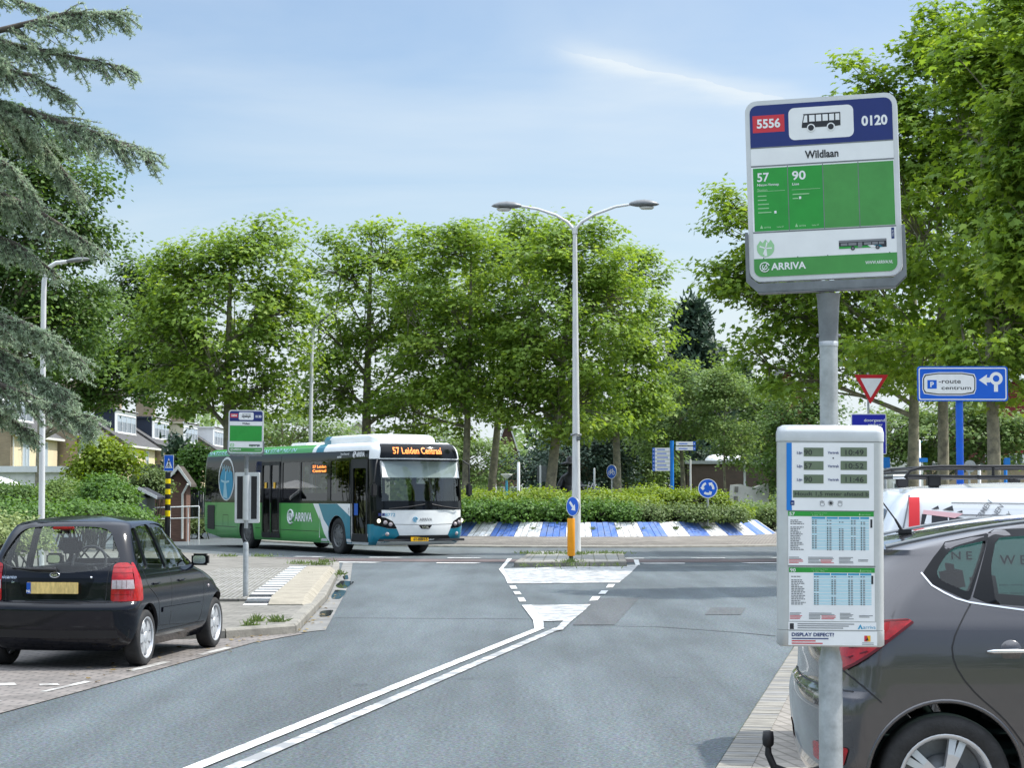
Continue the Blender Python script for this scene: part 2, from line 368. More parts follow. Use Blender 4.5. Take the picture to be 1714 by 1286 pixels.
M['plate_pale'] = mat('plate_pale_yellow', lin((215, 188, 120)), 0.4, var=0.25, scale=12, stretch=(1, 3, 1))
M['seat'] = mat('seat_fabric', (0.03, 0.032, 0.037), 0.85)
M['yellow'] = mat('signal_yellow', lin((245, 215, 0)), 0.45)
M['orange_yellow'] = mat('bollard_yellow', lin((228, 150, 12)), 0.45, var=0.08, scale=6)
M['red_tape'] = mat('red_stripe', lin((222, 40, 48)), 0.4)
M['pink'] = mat('pink_print', lin((225, 180, 185)), 0.5)
M['bark'] = mat('plane_bark', (0.17, 0.16, 0.12), 0.9, var=0.4, scale=5, bump=0.5, bscale=20, col2=(0.24, 0.22, 0.15), detail=8)
M['bark_dark'] = mat('dark_bark', (0.07, 0.06, 0.05), 0.9, var=0.4, scale=5, bump=0.5, bscale=18)
M['house_brick'] = brick_mat('house_brick', (0.36, 0.27, 0.175), (0.29, 0.215, 0.14), (0.30, 0.26, 0.20), 0.22, 0.065, 0, 0.16, plane='xz', var=0.15)
M['dark_brick'] = brick_mat('dark_brick', (0.085, 0.055, 0.042), (0.065, 0.045, 0.036), (0.07, 0.06, 0.05), 0.22, 0.065, 0, 0.14, plane='xz', var=0.2)
M['red_brick'] = brick_mat('red_brick', (0.22, 0.10, 0.075), (0.17, 0.08, 0.06), (0.16, 0.12, 0.1), 0.22, 0.065, 0, 0.14, plane='xz', var=0.2)
M['cream'] = mat('cream_render', lin((214, 198, 166)), 0.8, var=0.08, scale=1.2)
M['roof_tile'] = brick_mat('roof_tile', (0.10, 0.098, 0.10), (0.078, 0.076, 0.078), (0.05, 0.05, 0.05), 0.30, 0.34, 0, 0.12, var=0.2)
M['red_clad'] = mat('red_cladding', lin((110, 28, 34)), 0.7, var=0.15, scale=3)
M['navy_clad'] = mat('navy_cladding', lin((38, 48, 66)), 0.7, var=0.1, scale=2)
M['beige_clad'] = mat('beige_cladding', lin((196, 190, 165)), 0.7, var=0.08, scale=2)
M['window_glass'] = mat('window_glass', (0.09, 0.12, 0.15), 0.08, spec=0.8)
M['curtain'] = mat('pale_blind', (0.34, 0.40, 0.46), 0.6)
M['shed_wood'] = mat('shed_wood', (0.14, 0.075, 0.055), 0.8, var=0.3, scale=3, stretch=(1, 1, 12), bump=0.2)
M['fence_dark'] = mat('dark_fence', (0.022, 0.027, 0.04), 0.75, var=0.2, scale=4)
M['bronze'] = mat('dark_bronze', (0.035, 0.035, 0.04), 0.45, 0.6, var=0.4, scale=6)
M['stone'] = mat('pale_stone', (0.62, 0.60, 0.54), 0.8, var=0.12, scale=3)
M['sky_blue_sign'] = mat('sky_blue_sign', lin((70, 190, 225)), 0.5)
M['leaf_plane'] = leaf_mat('leaf_plane', (0.098, 0.183, 0.030), (0.256, 0.377, 0.060), 0.42, yellow=(0.28, 0.37, 0.075))
M['leaf_near'] = leaf_mat('leaf_near', (0.098, 0.185, 0.028), (0.268, 0.393, 0.055), 0.42, yellow=(0.31, 0.39, 0.07))
M['leaf_dark'] = leaf_mat('leaf_dark', (0.045, 0.1, 0.024), (0.135, 0.23, 0.045), 0.34)
M['leaf_far'] = leaf_mat('leaf_far', (0.086, 0.157, 0.045), (0.207, 0.297, 0.080), 0.36)
M['leaf_conifer'] = leaf_mat('leaf_conifer', (0.025, 0.055, 0.036), (0.07, 0.115, 0.07), 0.12)
M['leaf_cedar'] = leaf_mat('leaf_cedar', (0.2, 0.28, 0.18), (0.48, 0.57, 0.42), 0.3)
M['leaf_hedge'] = leaf_mat('leaf_hedge', (0.044, 0.112, 0.019), (0.125, 0.237, 0.037), 0.3)
M['leaf_yellowish'] = leaf_mat('leaf_yellowish', (0.109, 0.181, 0.017), (0.246, 0.334, 0.036), 0.35)
M['leaf_dull'] = leaf_mat('leaf_dull', (0.075, 0.125, 0.037), (0.163, 0.225, 0.069), 0.3)
M['leaf_pale'] = leaf_mat('leaf_pale', (0.10, 0.17, 0.05), (0.36, 0.42, 0.18), 0.3)
M['leaf_dry'] = leaf_mat('leaf_dry', (0.16, 0.11, 0.04), (0.28, 0.22, 0.09), 0.2)

# ------------------------------------------------------------------ mesh builder
_tc = {}
def text_geo(s, bold=0.0):
    k = (s, bold)
    if k in _tc: return _tc[k]
    cu = bpy.data.curves.new('lettering', 'FONT'); cu.body = s; cu.size = 1.0; cu.offset = bold; cu.resolution_u = 3
    o = bpy.data.objects.new('lettering', cu); COL.objects.link(o)
    dg = bpy.context.evaluated_depsgraph_get(); dg.update()
    me = bpy.data.meshes.new_from_object(o.evaluated_get(dg))
    v = np.array([tuple(x.co)[:2] for x in me.vertices]) if len(me.vertices) else np.zeros((0, 2))
    f = [tuple(p.vertices) for p in me.polygons]
    bpy.data.objects.remove(o); bpy.data.meshes.remove(me); bpy.data.curves.remove(cu)
    _tc[k] = (v, f)
    return v, f

class MB:
    def __init__(s): s.v = []; s.f = []; s.m = []; s.sm = []
    def add(s, vs, fs, mi=0, smooth=False):
        o = len(s.v); s.v.extend([tuple(x) for x in vs])
        for f in fs: s.f.append(tuple(i + o for i in f)); s.m.append(mi); s.sm.append(smooth)
    def box(s, c, size, rot=None, mi=0, bevel=0.0):
        hx, hy, hz = [a / 2 for a in size]; b = min(bevel, hx * .9, hy * .9, hz * .9)
        if b <= 0:
            vs = [Vector((x, y, z)) for z in (-hz, hz) for y in (-hy, hy) for x in (-hx, hx)]
            fs = [(0, 2, 3, 1), (4, 5, 7, 6), (0, 1, 5, 4), (2, 6, 7, 3), (0, 4, 6, 2), (1, 3, 7, 5)]
        else:
            bm = bmesh.new(); bmesh.ops.create_cube(bm, size=1)
            for v in bm.verts: v.co = Vector((v.co.x * size[0], v.co.y * size[1], v.co.z * size[2]))
            bmesh.ops.bevel(bm, geom=list(bm.edges), offset=b, segments=2, affect='EDGES')
            bm.verts.index_update(); vs = [v.co.copy() for v in bm.verts]; fs = [tuple(v.index for v in f.verts) for f in bm.faces]; bm.free()
        if rot is not None:
            q = rot if isinstance(rot, Matrix) else Matrix.Rotation(rot, 3, 'Z')
            vs = [q @ v for v in vs]
        c = Vector(c); s.add([v + c for v in vs], fs, mi)
    def tube(s, path, rad, n=10, mi=0, cap=True, closed=False):
        path = [Vector(p) for p in path]; k = len(path)
        if not hasattr(rad, '__len__'): rad = [rad] * k
        vs = []; up = None
        for i, p in enumerate(path):
            if closed: t = path[(i + 1) % k] - path[i - 1]
            else: t = path[min(i + 1, k - 1)] - path[max(i - 1, 0)]
            t.normalize()
            if up is None:
                up = Vector((0, 0, 1)) if abs(t.z) < .9 else Vector((1, 0, 0))
            a = t.cross(up)
            if a.length < 1e-4: a = t.cross(Vector((0, 1, 0.1)))
            a.normalize(); b = a.cross(t); up = b
            for j in range(n):
                w = 2 * math.pi * j / n
                vs.append(p + (a * math.cos(w) + b * math.sin(w)) * rad[i])
        fs = []
        for i in range(k if closed else k - 1):
            for j in range(n):
                i2 = (i + 1) % k
                fs.append((i * n + j, i * n + (j + 1) % n, i2 * n + (j + 1) % n, i2 * n + j))
        s.add(vs, fs, mi, True)
        if cap and not closed:
            s.add(vs[:n], [tuple(range(n))[::-1]], mi); s.add(vs[-n:], [tuple(range(n))], mi)
    def cyl(s, p0, p1, r0, r1=None, n=16, mi=0): s.tube([p0, p1], [r0, r0 if r1 is None else r1], n, mi)
    def lathe(s, prof, c=(0, 0, 0), axis='z', n=32, mi=0, smooth=True, arc=None):
        c = Vector(c); vs = []; k = len(prof)
        for j in range(n):
            w = 2 * math.pi * j / n; cc, ss = math.cos(w), math.sin(w)
            for (r, h) in prof:
                if axis == 'z': vs.append(c + Vector((r * cc, r * ss, h)))
                elif axis == 'y': vs.append(c + Vector((r * cc, h, r * ss)))
                else: vs.append(c + Vector((h, r * cc, r * ss)))
        fs = [(j * k + i, ((j + 1) % n) * k + i, ((j + 1) % n) * k + i + 1, j * k + i + 1) for j in range(n) for i in range(k - 1)]
        if axis == 'y': fs = [f[::-1] for f in fs]
        s.add(vs, fs, mi, smooth)
    def prism(s, pts, z0, z1, mi=0, mside=None):            # ground polygon raised
        n = len(pts); a = sum(pts[i][0] * pts[(i + 1) % n][1] - pts[(i + 1) % n][0] * pts[i][1] for i in range(n))
        if a < 0: pts = list(pts)[::-1]
        vs = [(p[0], p[1], z0) for p in pts] + [(p[0], p[1], z1) for p in pts]
        s.add(vs, [tuple(range(n, 2 * n))], mi)
        s.add(vs, [(i, (i + 1) % n, n + (i + 1) % n, n + i) for i in range(n)] + [tuple(range(n))[::-1]], mi if mside is None else mside)
    def sheet(s, pts, z, mi=0):
        n = len(pts); a = sum(pts[i][0] * pts[(i + 1) % n][1] - pts[(i + 1) % n][0] * pts[i][1] for i in range(n))
        if a < 0: pts = list(pts)[::-1]
        s.add([(p[0], p[1], z) for p in pts], [tuple(range(n))], mi)
    def plate(s, pts, y0, y1, mi=0):                        # outline in x,z extruded along y (front faces -y at y0)
        n = len(pts); a = sum(pts[i][0] * pts[(i + 1) % n][1] - pts[(i + 1) % n][0] * pts[i][1] for i in range(n))
        if a < 0: pts = list(pts)[::-1]
        vs = [(p[0], y0, p[1]) for p in pts] + [(p[0], y1, p[1]) for p in pts]
        s.add(vs, [tuple(range(n)), tuple(range(n, 2 * n))[::-1]] + [((i + 1) % n, i, n + i, n + (i + 1) % n) for i in range(n)], mi)
    def flat(s, pts, y, mi=0):                              # decal facing -y
        n = len(pts); a = sum(pts[i][0] * pts[(i + 1) % n][1] - pts[(i + 1) % n][0] * pts[i][1] for i in range(n))
        if a < 0: pts = list(pts)[::-1]
        s.add([(p[0], y, p[1]) for p in pts], [tuple(range(n))], mi)
    def rect(s, x0, z0, x1, z1, y, mi=0): s.flat([(x0, z0), (x1, z0), (x1, z1), (x0, z1)], y, mi)
    def text(s, t, x, z, h, y, mi=0, align='c', bold=0.02, width=None, rot=0.0, fn=None, lean=0.0):
        v, f = text_geo(t, bold)
        if not len(v): return
        v = v.copy(); lo = v.min(0); hi = v.max(0)
        k = h / 0.73
        w = (hi[0] - lo[0]) * k; sx = 1.0 if width is None else width / w
        u = (v[:, 0] - lo[0]) * k * sx; q = v[:, 1] * k
        u = u + q * lean
        w = w * sx
        u -= {'c': w / 2, 'l': 0, 'r': w}[align]
        if rot:
            c, sn = math.cos(rot), math.sin(rot); u, q = u * c - q * sn, u * sn + q * c
        pts = [(x + a, z + b) for a, b in zip(u, q)]
        s.add([(a, y, b) for a, b in pts] if fn is None else [fn(a, b) for a, b in pts], f, mi)
    def xform(s, mtx):
        s.v = [tuple(mtx @ Vector(p)) for p in s.v]; return s
    def build(s, name, mats, parent=None, loc=None, auto=None):
        me = bpy.data.meshes.new(name); me.from_pydata([tuple(p) for p in s.v], [], s.f)
        if not isinstance(mats, (list, tuple)): mats = [mats]
        for m in mats: me.materials.append(M[m] if isinstance(m, str) else m)
        me.polygons.foreach_set('material_index', s.m); me.polygons.foreach_set('use_smooth', s.sm)
        me.update()
        o = bpy.data.objects.new(name, me); COL.objects.link(o)
        if parent is not None: o.parent = parent
        if loc is not None: o.location = loc
        return o

def tag(o, label=None, cat=None, group=None, kind=None):
    if label: o['label'] = label
    if cat: o['category'] = cat
    if group: o['group'] = group
    if kind: o['kind'] = kind
    return o
def thing(name, label, cat, loc=(0, 0, 0), rz=0.0, group=None):
    o = bpy.data.objects.new(name, None); COL.objects.link(o); o.empty_display_size = 0.2
    o.location = loc; o.rotation_euler = (0, 0, rz)
    return tag(o, label, cat, group)
def struct(mb, name, mats): return tag(mb.build(name, mats), kind='structure')
def copy_tree(o, parent=None):
    c = o.copy(); COL.objects.link(c)
    if parent is not None: c.parent = parent; c.matrix_parent_inverse = o.matrix_parent_inverse.copy()
    for ch in list(o.children): copy_tree(ch, c)
    return c
def rrect(x0, z0, x1, z1, r, n=6):
    out = []
    for cx, cz, a in ((x1 - r, z0 + r, -90), (x1 - r, z1 - r, 0), (x0 + r, z1 - r, 90), (x0 + r, z0 + r, 180)):
        for i in range(n + 1):
            w = R(a + 90 * i / n); out.append((cx + r * math.cos(w), cz + r * math.sin(w)))
    return out
def disc_pts(cx, cz, r, n=36, a0=0, a1=360):
    m = n if a1 - a0 >= 360 else n + 1
    return [(cx + r * math.cos(R(a0 + (a1 - a0) * i / n)), cz + r * math.sin(R(a0 + (a1 - a0) * i / n))) for i in range(m)]
def round_poly(pts, r, n=5):
    out = []; k = len(pts)
    for i in range(k):
        p = Vector(pts[i][:2]); a = Vector(pts[i - 1][:2]) - p; b = Vector(pts[(i + 1) % k][:2]) - p
        rr = r[i] if hasattr(r, '__len__') else r
        da = min(rr, a.length * .45); db = min(rr, b.length * .45)
        A = p + a.normalized() * da; B = p + b.normalized() * db
        for j in range(n + 1):
            t = j / n; q = A * (1 - t) ** 2 + p * 2 * t * (1 - t) + B * t * t; out.append((q.x, q.y))
    return out
def ring_pts(mb, outer, inner, y, mi=0):                    # frame between two outlines with equal counts
    n = len(outer); vs = [(p[0], y, p[1]) for p in outer] + [(p[0], y, p[1]) for p in inner]
    a = sum(outer[i][0] * outer[(i + 1) % n][1] - outer[(i + 1) % n][0] * outer[i][1] for i in range(n))
    fs = [(i, (i + 1) % n, n + (i + 1) % n, n + i) for i in range(n)]
    if a < 0: fs = [f[::-1] for f in fs]
    mb.add(vs, fs, mi)
# ================================================================== GROUND, ROAD, PAVEMENTS
b = MB(); b.sheet([(-1500, -60), (1500, -60), (1500, 2500), (-1500, 2500)], -0.03)
struct(b, 'ground', 'grass_ground')
RC = Vector((2.39, 73.8, 0))                               # centre of the roundabout
b = MB()
road = [(-6.2, -5), (1.0 - 3.2, -5)]
road = [(-6.6, -2), (-3.75, 17.3), (-2.92, 23.2), (-2.70, 24.4), (-2.85, 28.5), (-3.1, 34), (-3.75, 42.5), (-4.4, 47.5), (-9.0, 56),
        (10.6, 58), (9.0, 50), (7.4, 45), (3.0, 21.6), (1.24, 12.4), (-0.4, 3.8), (-1.5, -2)]
b.sheet(road, 0.0)
struct(b, 'road', 'asphalt')
b = MB(); ring = [(RC.x + 22 * math.cos(R(a)), RC.y + 22 * math.sin(R(a))) for a in range(0, 360, 5)]
b.sheet(ring, 0.004)
struct(b, 'roundabout_road', 'asphalt_old')
b = MB()
b.sheet([(-16, 66), (-60, 86), (-60, 97), (-14, 82)], -0.006)
b.sheet([(20, 66), (70, 60), (70, 70), (20, 80)], -0.006)
b.sheet([(-1, 92), (-6, 190), (3, 190), (8, 92)], -0.006)
struct(b, 'side_road', 'asphalt')
# red cycle band crossing the mouth of the road
b = MB()
def arc(r, a): return (RC.x + r * math.sin(R(a)), RC.y - r * math.cos(R(a)))
n = 40; A0, A1 = -26, 30
inner = [arc(22.6, A0 + (A1 - A0) * i / n) for i in range(n + 1)]; outer = [arc(24.7, A0 + (A1 - A0) * i / n) for i in range(n + 1)]
b.sheet(inner + outer[::-1], 0.009)
struct(b, 'cycle_lane', 'red_asphalt')
b = MB()
for i in range(9):                                         # broken white edges of the cycle band
    a = -22 + i * 5.6
    for (r0, r1, off, wd) in ((21.75, 22.15, 0.0, 2.4), (25.35, 25.85, 1.2, 2.5)):
        b.sheet([arc(r0, a + off), arc(r0, a + off + wd), arc(r1, a + off + wd - .2), arc(r1, a + off + .2)], 0.014)
struct(b, 'cycle_lane_marking', 'paint')
# patches of newer asphalt and dark seams
b = MB()
Z4 = lambda x, y: G(760 + x / 3.061, 880 + y / 3.061)
def gp(lst, fn=G): return [tuple(fn(*q)[:2]) for q in lst]
b.sheet(gp([(610, 512), (705, 374), (950, 372), (822, 512)], Z4), 0.006)
b.sheet(gp([(1285, 460), (1315, 422), (1495, 424), (1470, 460)], Z4), 0.006)
struct(b, 'asphalt_patch', 'asphalt_patch')
b = MB()
def strip(mb, pts, w, z, mi=0, w2=None):
    pts = [Vector((p[0], p[1])) for p in pts]; L = []; Rr = []; k = len(pts)
    for i, p in enumerate(pts):
        t = (pts[min(i + 1, k - 1)] - pts[max(i - 1, 0)]).normalized(); nn = Vector((-t.y, t.x)); ww = w if w2 is None else w + (w2 - w) * i / (k - 1)
        L.append((p + nn * ww / 2)); Rr.append((p - nn * ww / 2))
    for i in range(k - 1):
        mb.add([(L[i].x, L[i].y, z), (Rr[i].x, Rr[i].y, z), (Rr[i + 1].x, Rr[i + 1].y, z), (L[i + 1].x, L[i + 1].y, z)], [(0, 1, 2, 3)], mi)
strip(b, gp([(560, 1035), (700, 1036), (890, 1037)]), .045, 0.0065)
strip(b, gp([(960, 1048), (1100, 1050), (1240, 1060), (1300, 1066)]), .045, 0.0065)
struct(b, 'asphalt_seam', 'asphalt_patch')

# white markings in front of the refuge
b = MB(); zm = 0.011
b0 = MB(); b0.sheet(gp([(250, 224), (945, 204), (905, 247), (845, 296), (300, 301)], Z4), zm - .0006); struct(b0, 'road_marking_faded', mat('road_paint_field', (.5, .5, .5), .8) if False else 'paint_worn')
for q in ([(230, 228), (250, 224), (300, 301), (275, 300), (258, 263), (240, 240)],
          [(230, 228), (275, 172), (297, 172), (250, 224)], [(920, 178), (945, 178), (953, 205), (930, 205)]):
    b.sheet(gp(q, Z4), zm); zm += .0006
b2 = MB(); b2.sheet(gp([(397, 412), (700, 409), (655, 452), (580, 492), (452, 496)], Z4), .012)
struct(b2, 'road_marking_worn', 'paint_worn')
for q in ([(283, 313), (315, 313), (325, 328), (293, 329)], [(303, 342), (335, 342), (346, 357), (313, 358)], [(325, 373), (357, 373), (370, 394), (335, 395)],
          [(790, 305), (826, 305), (812, 322), (778, 323)], [(755, 338), (790, 338), (775, 355), (738, 356)], [(710, 368), (750, 368), (735, 388), (692, 391)],
          [(348, 413), (397, 412), (458, 500), (458, 536), (412, 536), (405, 490)]):
    b.sheet(gp(q, Z4), .0135)
def line_between(mb, p0, p1, w, seg=None, z=.0105):
    p0 = Vector(p0); p1 = Vector(p1); L = (p1 - p0).length; t = (p1 - p0) / L
    if seg is None: strip(mb, [p0, p1], w, z); return
    s = 0.0
    while s < L:
        e = min(L, s + seg[0]); strip(mb, [p0 + t * s, p0 + t * e], w, z); s = e + seg[1]
l0, l1 = Vector(G(330, 1286)[:2]), Vector(G(905, 1053)[:2])
far = l0 + (l0 - l1) * 1.2
line_between(b, far, l1, .115, (2.9, .02))
struct(b, 'road_marking', 'paint')
b = MB()
r0, r1 = Vector(G(395, 1286)[:2]), Vector(G(935, 1053)[:2])
far = r0 + (r0 - r1) * 1.2
line_between(b, far, r1, .11, (1.55, .0), .0105)
b.sheet(gp([(700, 409), (655, 452), (605, 492), (556, 540), (510, 548), (556, 497), (628, 440), (668, 409)], Z4), .0145)
struct(b, 'road_marking_old', 'paint_worn')

# parking bay of worn brick with its marks, left
bay = [(-3.72, 17.3), (-2.95, 22.9), (-2.52, 24.35), (-2.75, 24.75), (-3.4, 23.55), (-5.2, 23.0), (-6.05, 17.3), (-8.9, -2), (-6.57, -2)]
b = MB(); b.sheet(bay, 0.008)
struct(b, 'parking_bay', 'bay_brick')
b = MB()
for q in ([(66, 1161), (78, 1161), (154, 1144), (142, 1143)], [(211, 1125), (224, 1126), (286, 1111), (272, 1110)], [(330, 1098), (341, 1099), (388, 1087), (376, 1086)],
          [(-40, 1152), (28, 1150), (24, 1146), (-40, 1148)], [(66, 1151), (100, 1150), (96, 1147), (66, 1148)], [(-60, 1186), (-45, 1188), (5, 1176), (-6, 1175)]):
    b.sheet(gp(q), .013)
struct(b, 'parking_marking', 'paint_faint')

# pavement with the far bus stop
K = [(-3.36, 23.5), (-2.63, 24.4), (-2.81, 28.5), (-2.94, 31.6), (-3.65, 42.2), (-4.0, 46.3), (-4.5, 47.4), (-5.4, 48.4), (-7.9, 52.4), (-16, 62), (-22, 60), (-12, 20), (-10.5, -2), (-9.0, -2), (-6.2, 17.3), (-5.35, 23.05)]
pz = .12
def inset(pts, d):
    n = len(pts); a = sum(pts[i][0] * pts[(i + 1) % n][1] - pts[(i + 1) % n][0] * pts[i][1] for i in range(n)); sg = 1 if a > 0 else -1
    out = []
    for i in range(n):
        p = Vector(pts[i]); t0 = (p - Vector(pts[i - 1])).normalized(); t1 = (Vector(pts[(i + 1) % n]) - p).normalized()
        n0 = Vector((-t0.y, t0.x)) * sg; n1 = Vector((-t1.y, t1.x)) * sg; m = (n0 + n1); m /= max(.3, m.length_squared / 2) 
        q = p + m * d; out.append((q.x, q.y))
    return out
b = MB(); b.prism(inset(K, .155), -.02, pz - .006); struct(b, 'pavement', 'pave_brick')
def kerb_ring(name, pts, w, z, mname, closed=True, gap=True):
    b = MB(); inn = inset(pts, w); bev = inset(pts, .025); n = len(pts); rg = range(n if closed else n - 1)
    for i in rg:
        j = (i + 1) % n; P0, P1 = Vector(pts[i]), Vector(pts[j]); Lg = (P1 - P0).length; k = max(1, int(round(Lg / 1.0)))
        for q in range(k):
            e = .008 / max(Lg, .1); t0, t1 = q / k + e, (q + 1) / k - e
            def L2(a, c, t): a = Vector(a); c = Vector(c); r = a + (c - a) * t; return (r.x, r.y)
            o0, o1 = L2(pts[i], pts[j], t0), L2(pts[i], pts[j], t1); h0, h1 = L2(bev[i], bev[j], t0), L2(bev[i], bev[j], t1); i0, i1 = L2(inn[i], inn[j], t0), L2(inn[i], inn[j], t1)
            vs = [(*o0, -.02), (*o1, -.02), (*o0, z - .025), (*o1, z - .025), (*h0, z), (*h1, z), (*i0, z), (*i1, z), (*i0, -.02), (*i1, -.02)]
            b.add(vs, [(0, 1, 3, 2), (2, 3, 5, 4), (4, 5, 7, 6), (6, 7, 9, 8), (0, 2, 4, 6, 8), (1, 9, 7, 5, 3)])
    return struct(b, name, mname)
kerb_ring('kerb', K, .15, pz, 'kerb')
# gutter of concrete blocks along the platform, with puddles
b = MB()
gi = [(498, 1061), (528, 1027.5), (547, 1007.5), (568, 962), (574.5, 942.5)]; go = [(545, 1056), (560, 1028), (571, 1007), (586, 975), (590, 944)]
for i in range(4): b.sheet(gp([gi[i], go[i], go[i + 1], gi[i + 1]]), .0075)
struct(b, 'gutter', 'gutter')
b = MB()
Zk = lambda x, y: G(370 + x / 4.18, 930 + y / 4.18, 0)
for q in ([(800, 215), (840, 180), (935, 188), (905, 210), (875, 236), (815, 232)], [(770, 290), (800, 245), (878, 250), (860, 285), (830, 312), (775, 310)], [(850, 150), (885, 140), (893, 170), (860, 176)], [(690, 395), (790, 385), (765, 430), (690, 440)]):
    P = round_poly(gp(q, Zk), .3); b.sheet(P, .0115)
struct(b, 'puddle', 'puddle')
# raised boarding kerb: sloped tan concrete blocks, black and white edge blocks, ribbed tactile tiles
b = MB(); bw = MB(); bk = MB(); rib = MB()
pA, pB = Vector((-2.86, 28.55, 0)), Vector((-3.66, 42.0, 0)); T = (pB - pA).normalized(); N = Vector((-T.y, T.x, 0))
if N.x > 0: N = -N
LL = (pB - pA).length; k = 15; hz = .205
for i in range(k):
    a0, a1 = LL * i / k + .012, LL * (i + 1) / k - .012
    h0 = hz if i > 0 else pz + .01
    if i == k - 1: h1_ = pz + .01
    h1_ = hz if i < k - 1 else pz + .01
    prof = [(-.02, -.02), (-.02, .10), (.13, None), (.66, None), (.66, .05)]
    vs = []
    for (a, hh) in ((a0, h0), (a1, h1_)):
        for (w, z) in [(-.03, -.02), (-.03, .07), (.10, hh - .02), (.14, hh), (.62, hh), (.62, -.02)]:
            p = pA + T * a + N * w; vs.append((p.x, p.y, z))
    fs = [(j, (j + 1) % 6, 6 + (j + 1) % 6, 6 + j) for j in range(6)] + [tuple(range(6))[::-1], tuple(range(6, 12))]
    b.add(vs, fs)
bmx = MB()
def rectf(mb, a0, a1, w0, w1, z, mi=0):
    P = [pA + T * a0 + N * w0, pA + T * a1 + N * w0, pA + T * a1 + N * w1, pA + T * a0 + N * w1]
    mb.sheet([(p.x, p.y) for p in P], z, mi)
def slabf(mb, a0, a1, w0, w1, z, mi=0):
    P = [pA + T * a0 + N * w0, pA + T * a1 + N * w0, pA + T * a1 + N * w1, pA + T * a0 + N * w1]
    mb.prism([(p.x, p.y) for p in P], .1, z, mi)
struct(b, 'boarding_kerb', 'kerb_tan')
b = MB()
nb = 32
for i in range(nb):
    a0, a1 = LL * i / nb + .006, LL * (i + 1) / nb - .006
    slabf(b, a0, a1, .64, .98, pz + .07 * min(1, i / 3), i % 2)
struct(b, 'platform_edge_blocks', ['paint', 'asphalt_patch'])
b = MB(); slabf(b, 1.0, LL - .5, 1.0, 2.45, pz + .03); struct(b, 'tactile_paving', 'pave_brick')
b = MB()
for i in range(20): slabf(b, 1.02, LL - .52, 1.03 + i * .0715, 1.065 + i * .0715, pz + .036)
struct(b, 'tactile_rib', 'tile')

# near pavement on the right: brick band and everything under the parked cars
KR = [(-1.45, -2), (-0.36, 3.8), (1.27, 12.4), (3.03, 21.6), (7.45, 45), (9.1, 50.5), (10.5, 55), (13, 60), (40, 50), (40, -2)]
b = MB(); b.prism(inset(KR, .115), -.02, .034); struct(b, 'near_pavement', 'pave_small')
b = MB()
for i in range(4):
    P0, P1 = Vector(KR[i]), Vector(KR[i + 1]); Lg = (P1 - P0).length; t = (P1 - P0) / Lg; nn = Vector((t.y, -t.x)); k = int(Lg / .108)
    for q in range(k):
        a0, a1 = Lg * q / k + .005, Lg * (q + 1) / k - .005
        Q = [P0 + t * a0, P0 + t * a1, P0 + t * a1 + nn * .21, P0 + t * a0 + nn * .21]
        b.prism([(v.x, v.y) for v in Q], -.02, .038 + .003 * random.random(), random.choice((0, 0, 1)))
struct(b, 'edge_bricks', ['kerb', 'gutter'])

# roundabout: brick apron, painted sloping edge, planting soil
b = MB()
rp = [(11.9, -.02), (11.9, .05), (11.75, .065), (11.2, .07)]
b.lathe(rp, RC, n=120); struct(b, 'apron_kerb', 'kerb')
b = MB(); b.lathe([(11.2, -.02), (11.19, .073), (7.28, .25)], RC, n=120); struct(b, 'roundabout_apron', 'clinker')
b = MB(); nst = 52
for i in range(nst):
    for q in range(4):
        a0 = 360 * (i + q / 4) / nst + 9.1 + .06; a1 = 360 * (i + (q + 1) / 4) / nst + 9.1 - .06
        dz = random.uniform(-.008, .008)
        P = [(*arc(7.3, a0), .25 + dz), (*arc(7.3, a1), .25 + dz), (*arc(6.62, a1), .72 + dz), (*arc(6.62, a0), .72 + dz)]
        P2 = [(*arc(6.45, a0), .72 + dz), (*arc(6.45, a1), .72 + dz), (*arc(7.3, a0), .2), (*arc(7.3, a1), .2)]
        b.add(P + P2, [(0, 1, 2, 3), (3, 2, 5, 4), (6, 7, 1, 0)], i % 2)
struct(b, 'roundabout_edge', ['edge_white', 'edge_blue'])
b = MB(); b.lathe([(7.26, .18), (6.5, .69), (0, .8)], RC, n=64); struct(b, 'planting_soil', 'soil')

# refuge in the middle of the road
IS = [(0.05, 46.1), (2.66, 46.3), (3.0, 53.9), (2.6, 54.6), (0.9, 54.6), (0.5, 53.9)]
kerb_ring('refuge_kerb', IS, .17, .13, 'kerb')
b = MB(); b.prism(inset(IS, .18), -.02, .128); struct(b, 'refuge_paving', 'tile')
# ================================================================== CARS AND BUS: a body is a stack of plan outlines
def pchip(xs, ys, x):
    xs = np.asarray(xs, float); ys = np.asarray(ys, float); h = np.diff(xs); d = np.diff(ys) / h; m = np.zeros_like(ys)
    for i in range(1, len(xs) - 1):
        if d[i - 1] * d[i] > 0:
            w1 = 2 * h[i] + h[i - 1]; w2 = h[i] + 2 * h[i - 1]; m[i] = (w1 + w2) / (w1 / d[i - 1] + w2 / d[i])
    m[0] = d[0]; m[-1] = d[-1]
    x = np.clip(x, xs[0], xs[-1]); i = np.clip(np.searchsorted(xs, x) - 1, 0, len(xs) - 2); t = (x - xs[i]) / h[i]
    return (2 * t**3 - 3 * t**2 + 1) * ys[i] + (t**3 - 2 * t**2 + t) * h[i] * m[i] + (-2 * t**3 + 3 * t**2) * ys[i + 1] + (t**3 - t**2) * h[i] * m[i + 1]

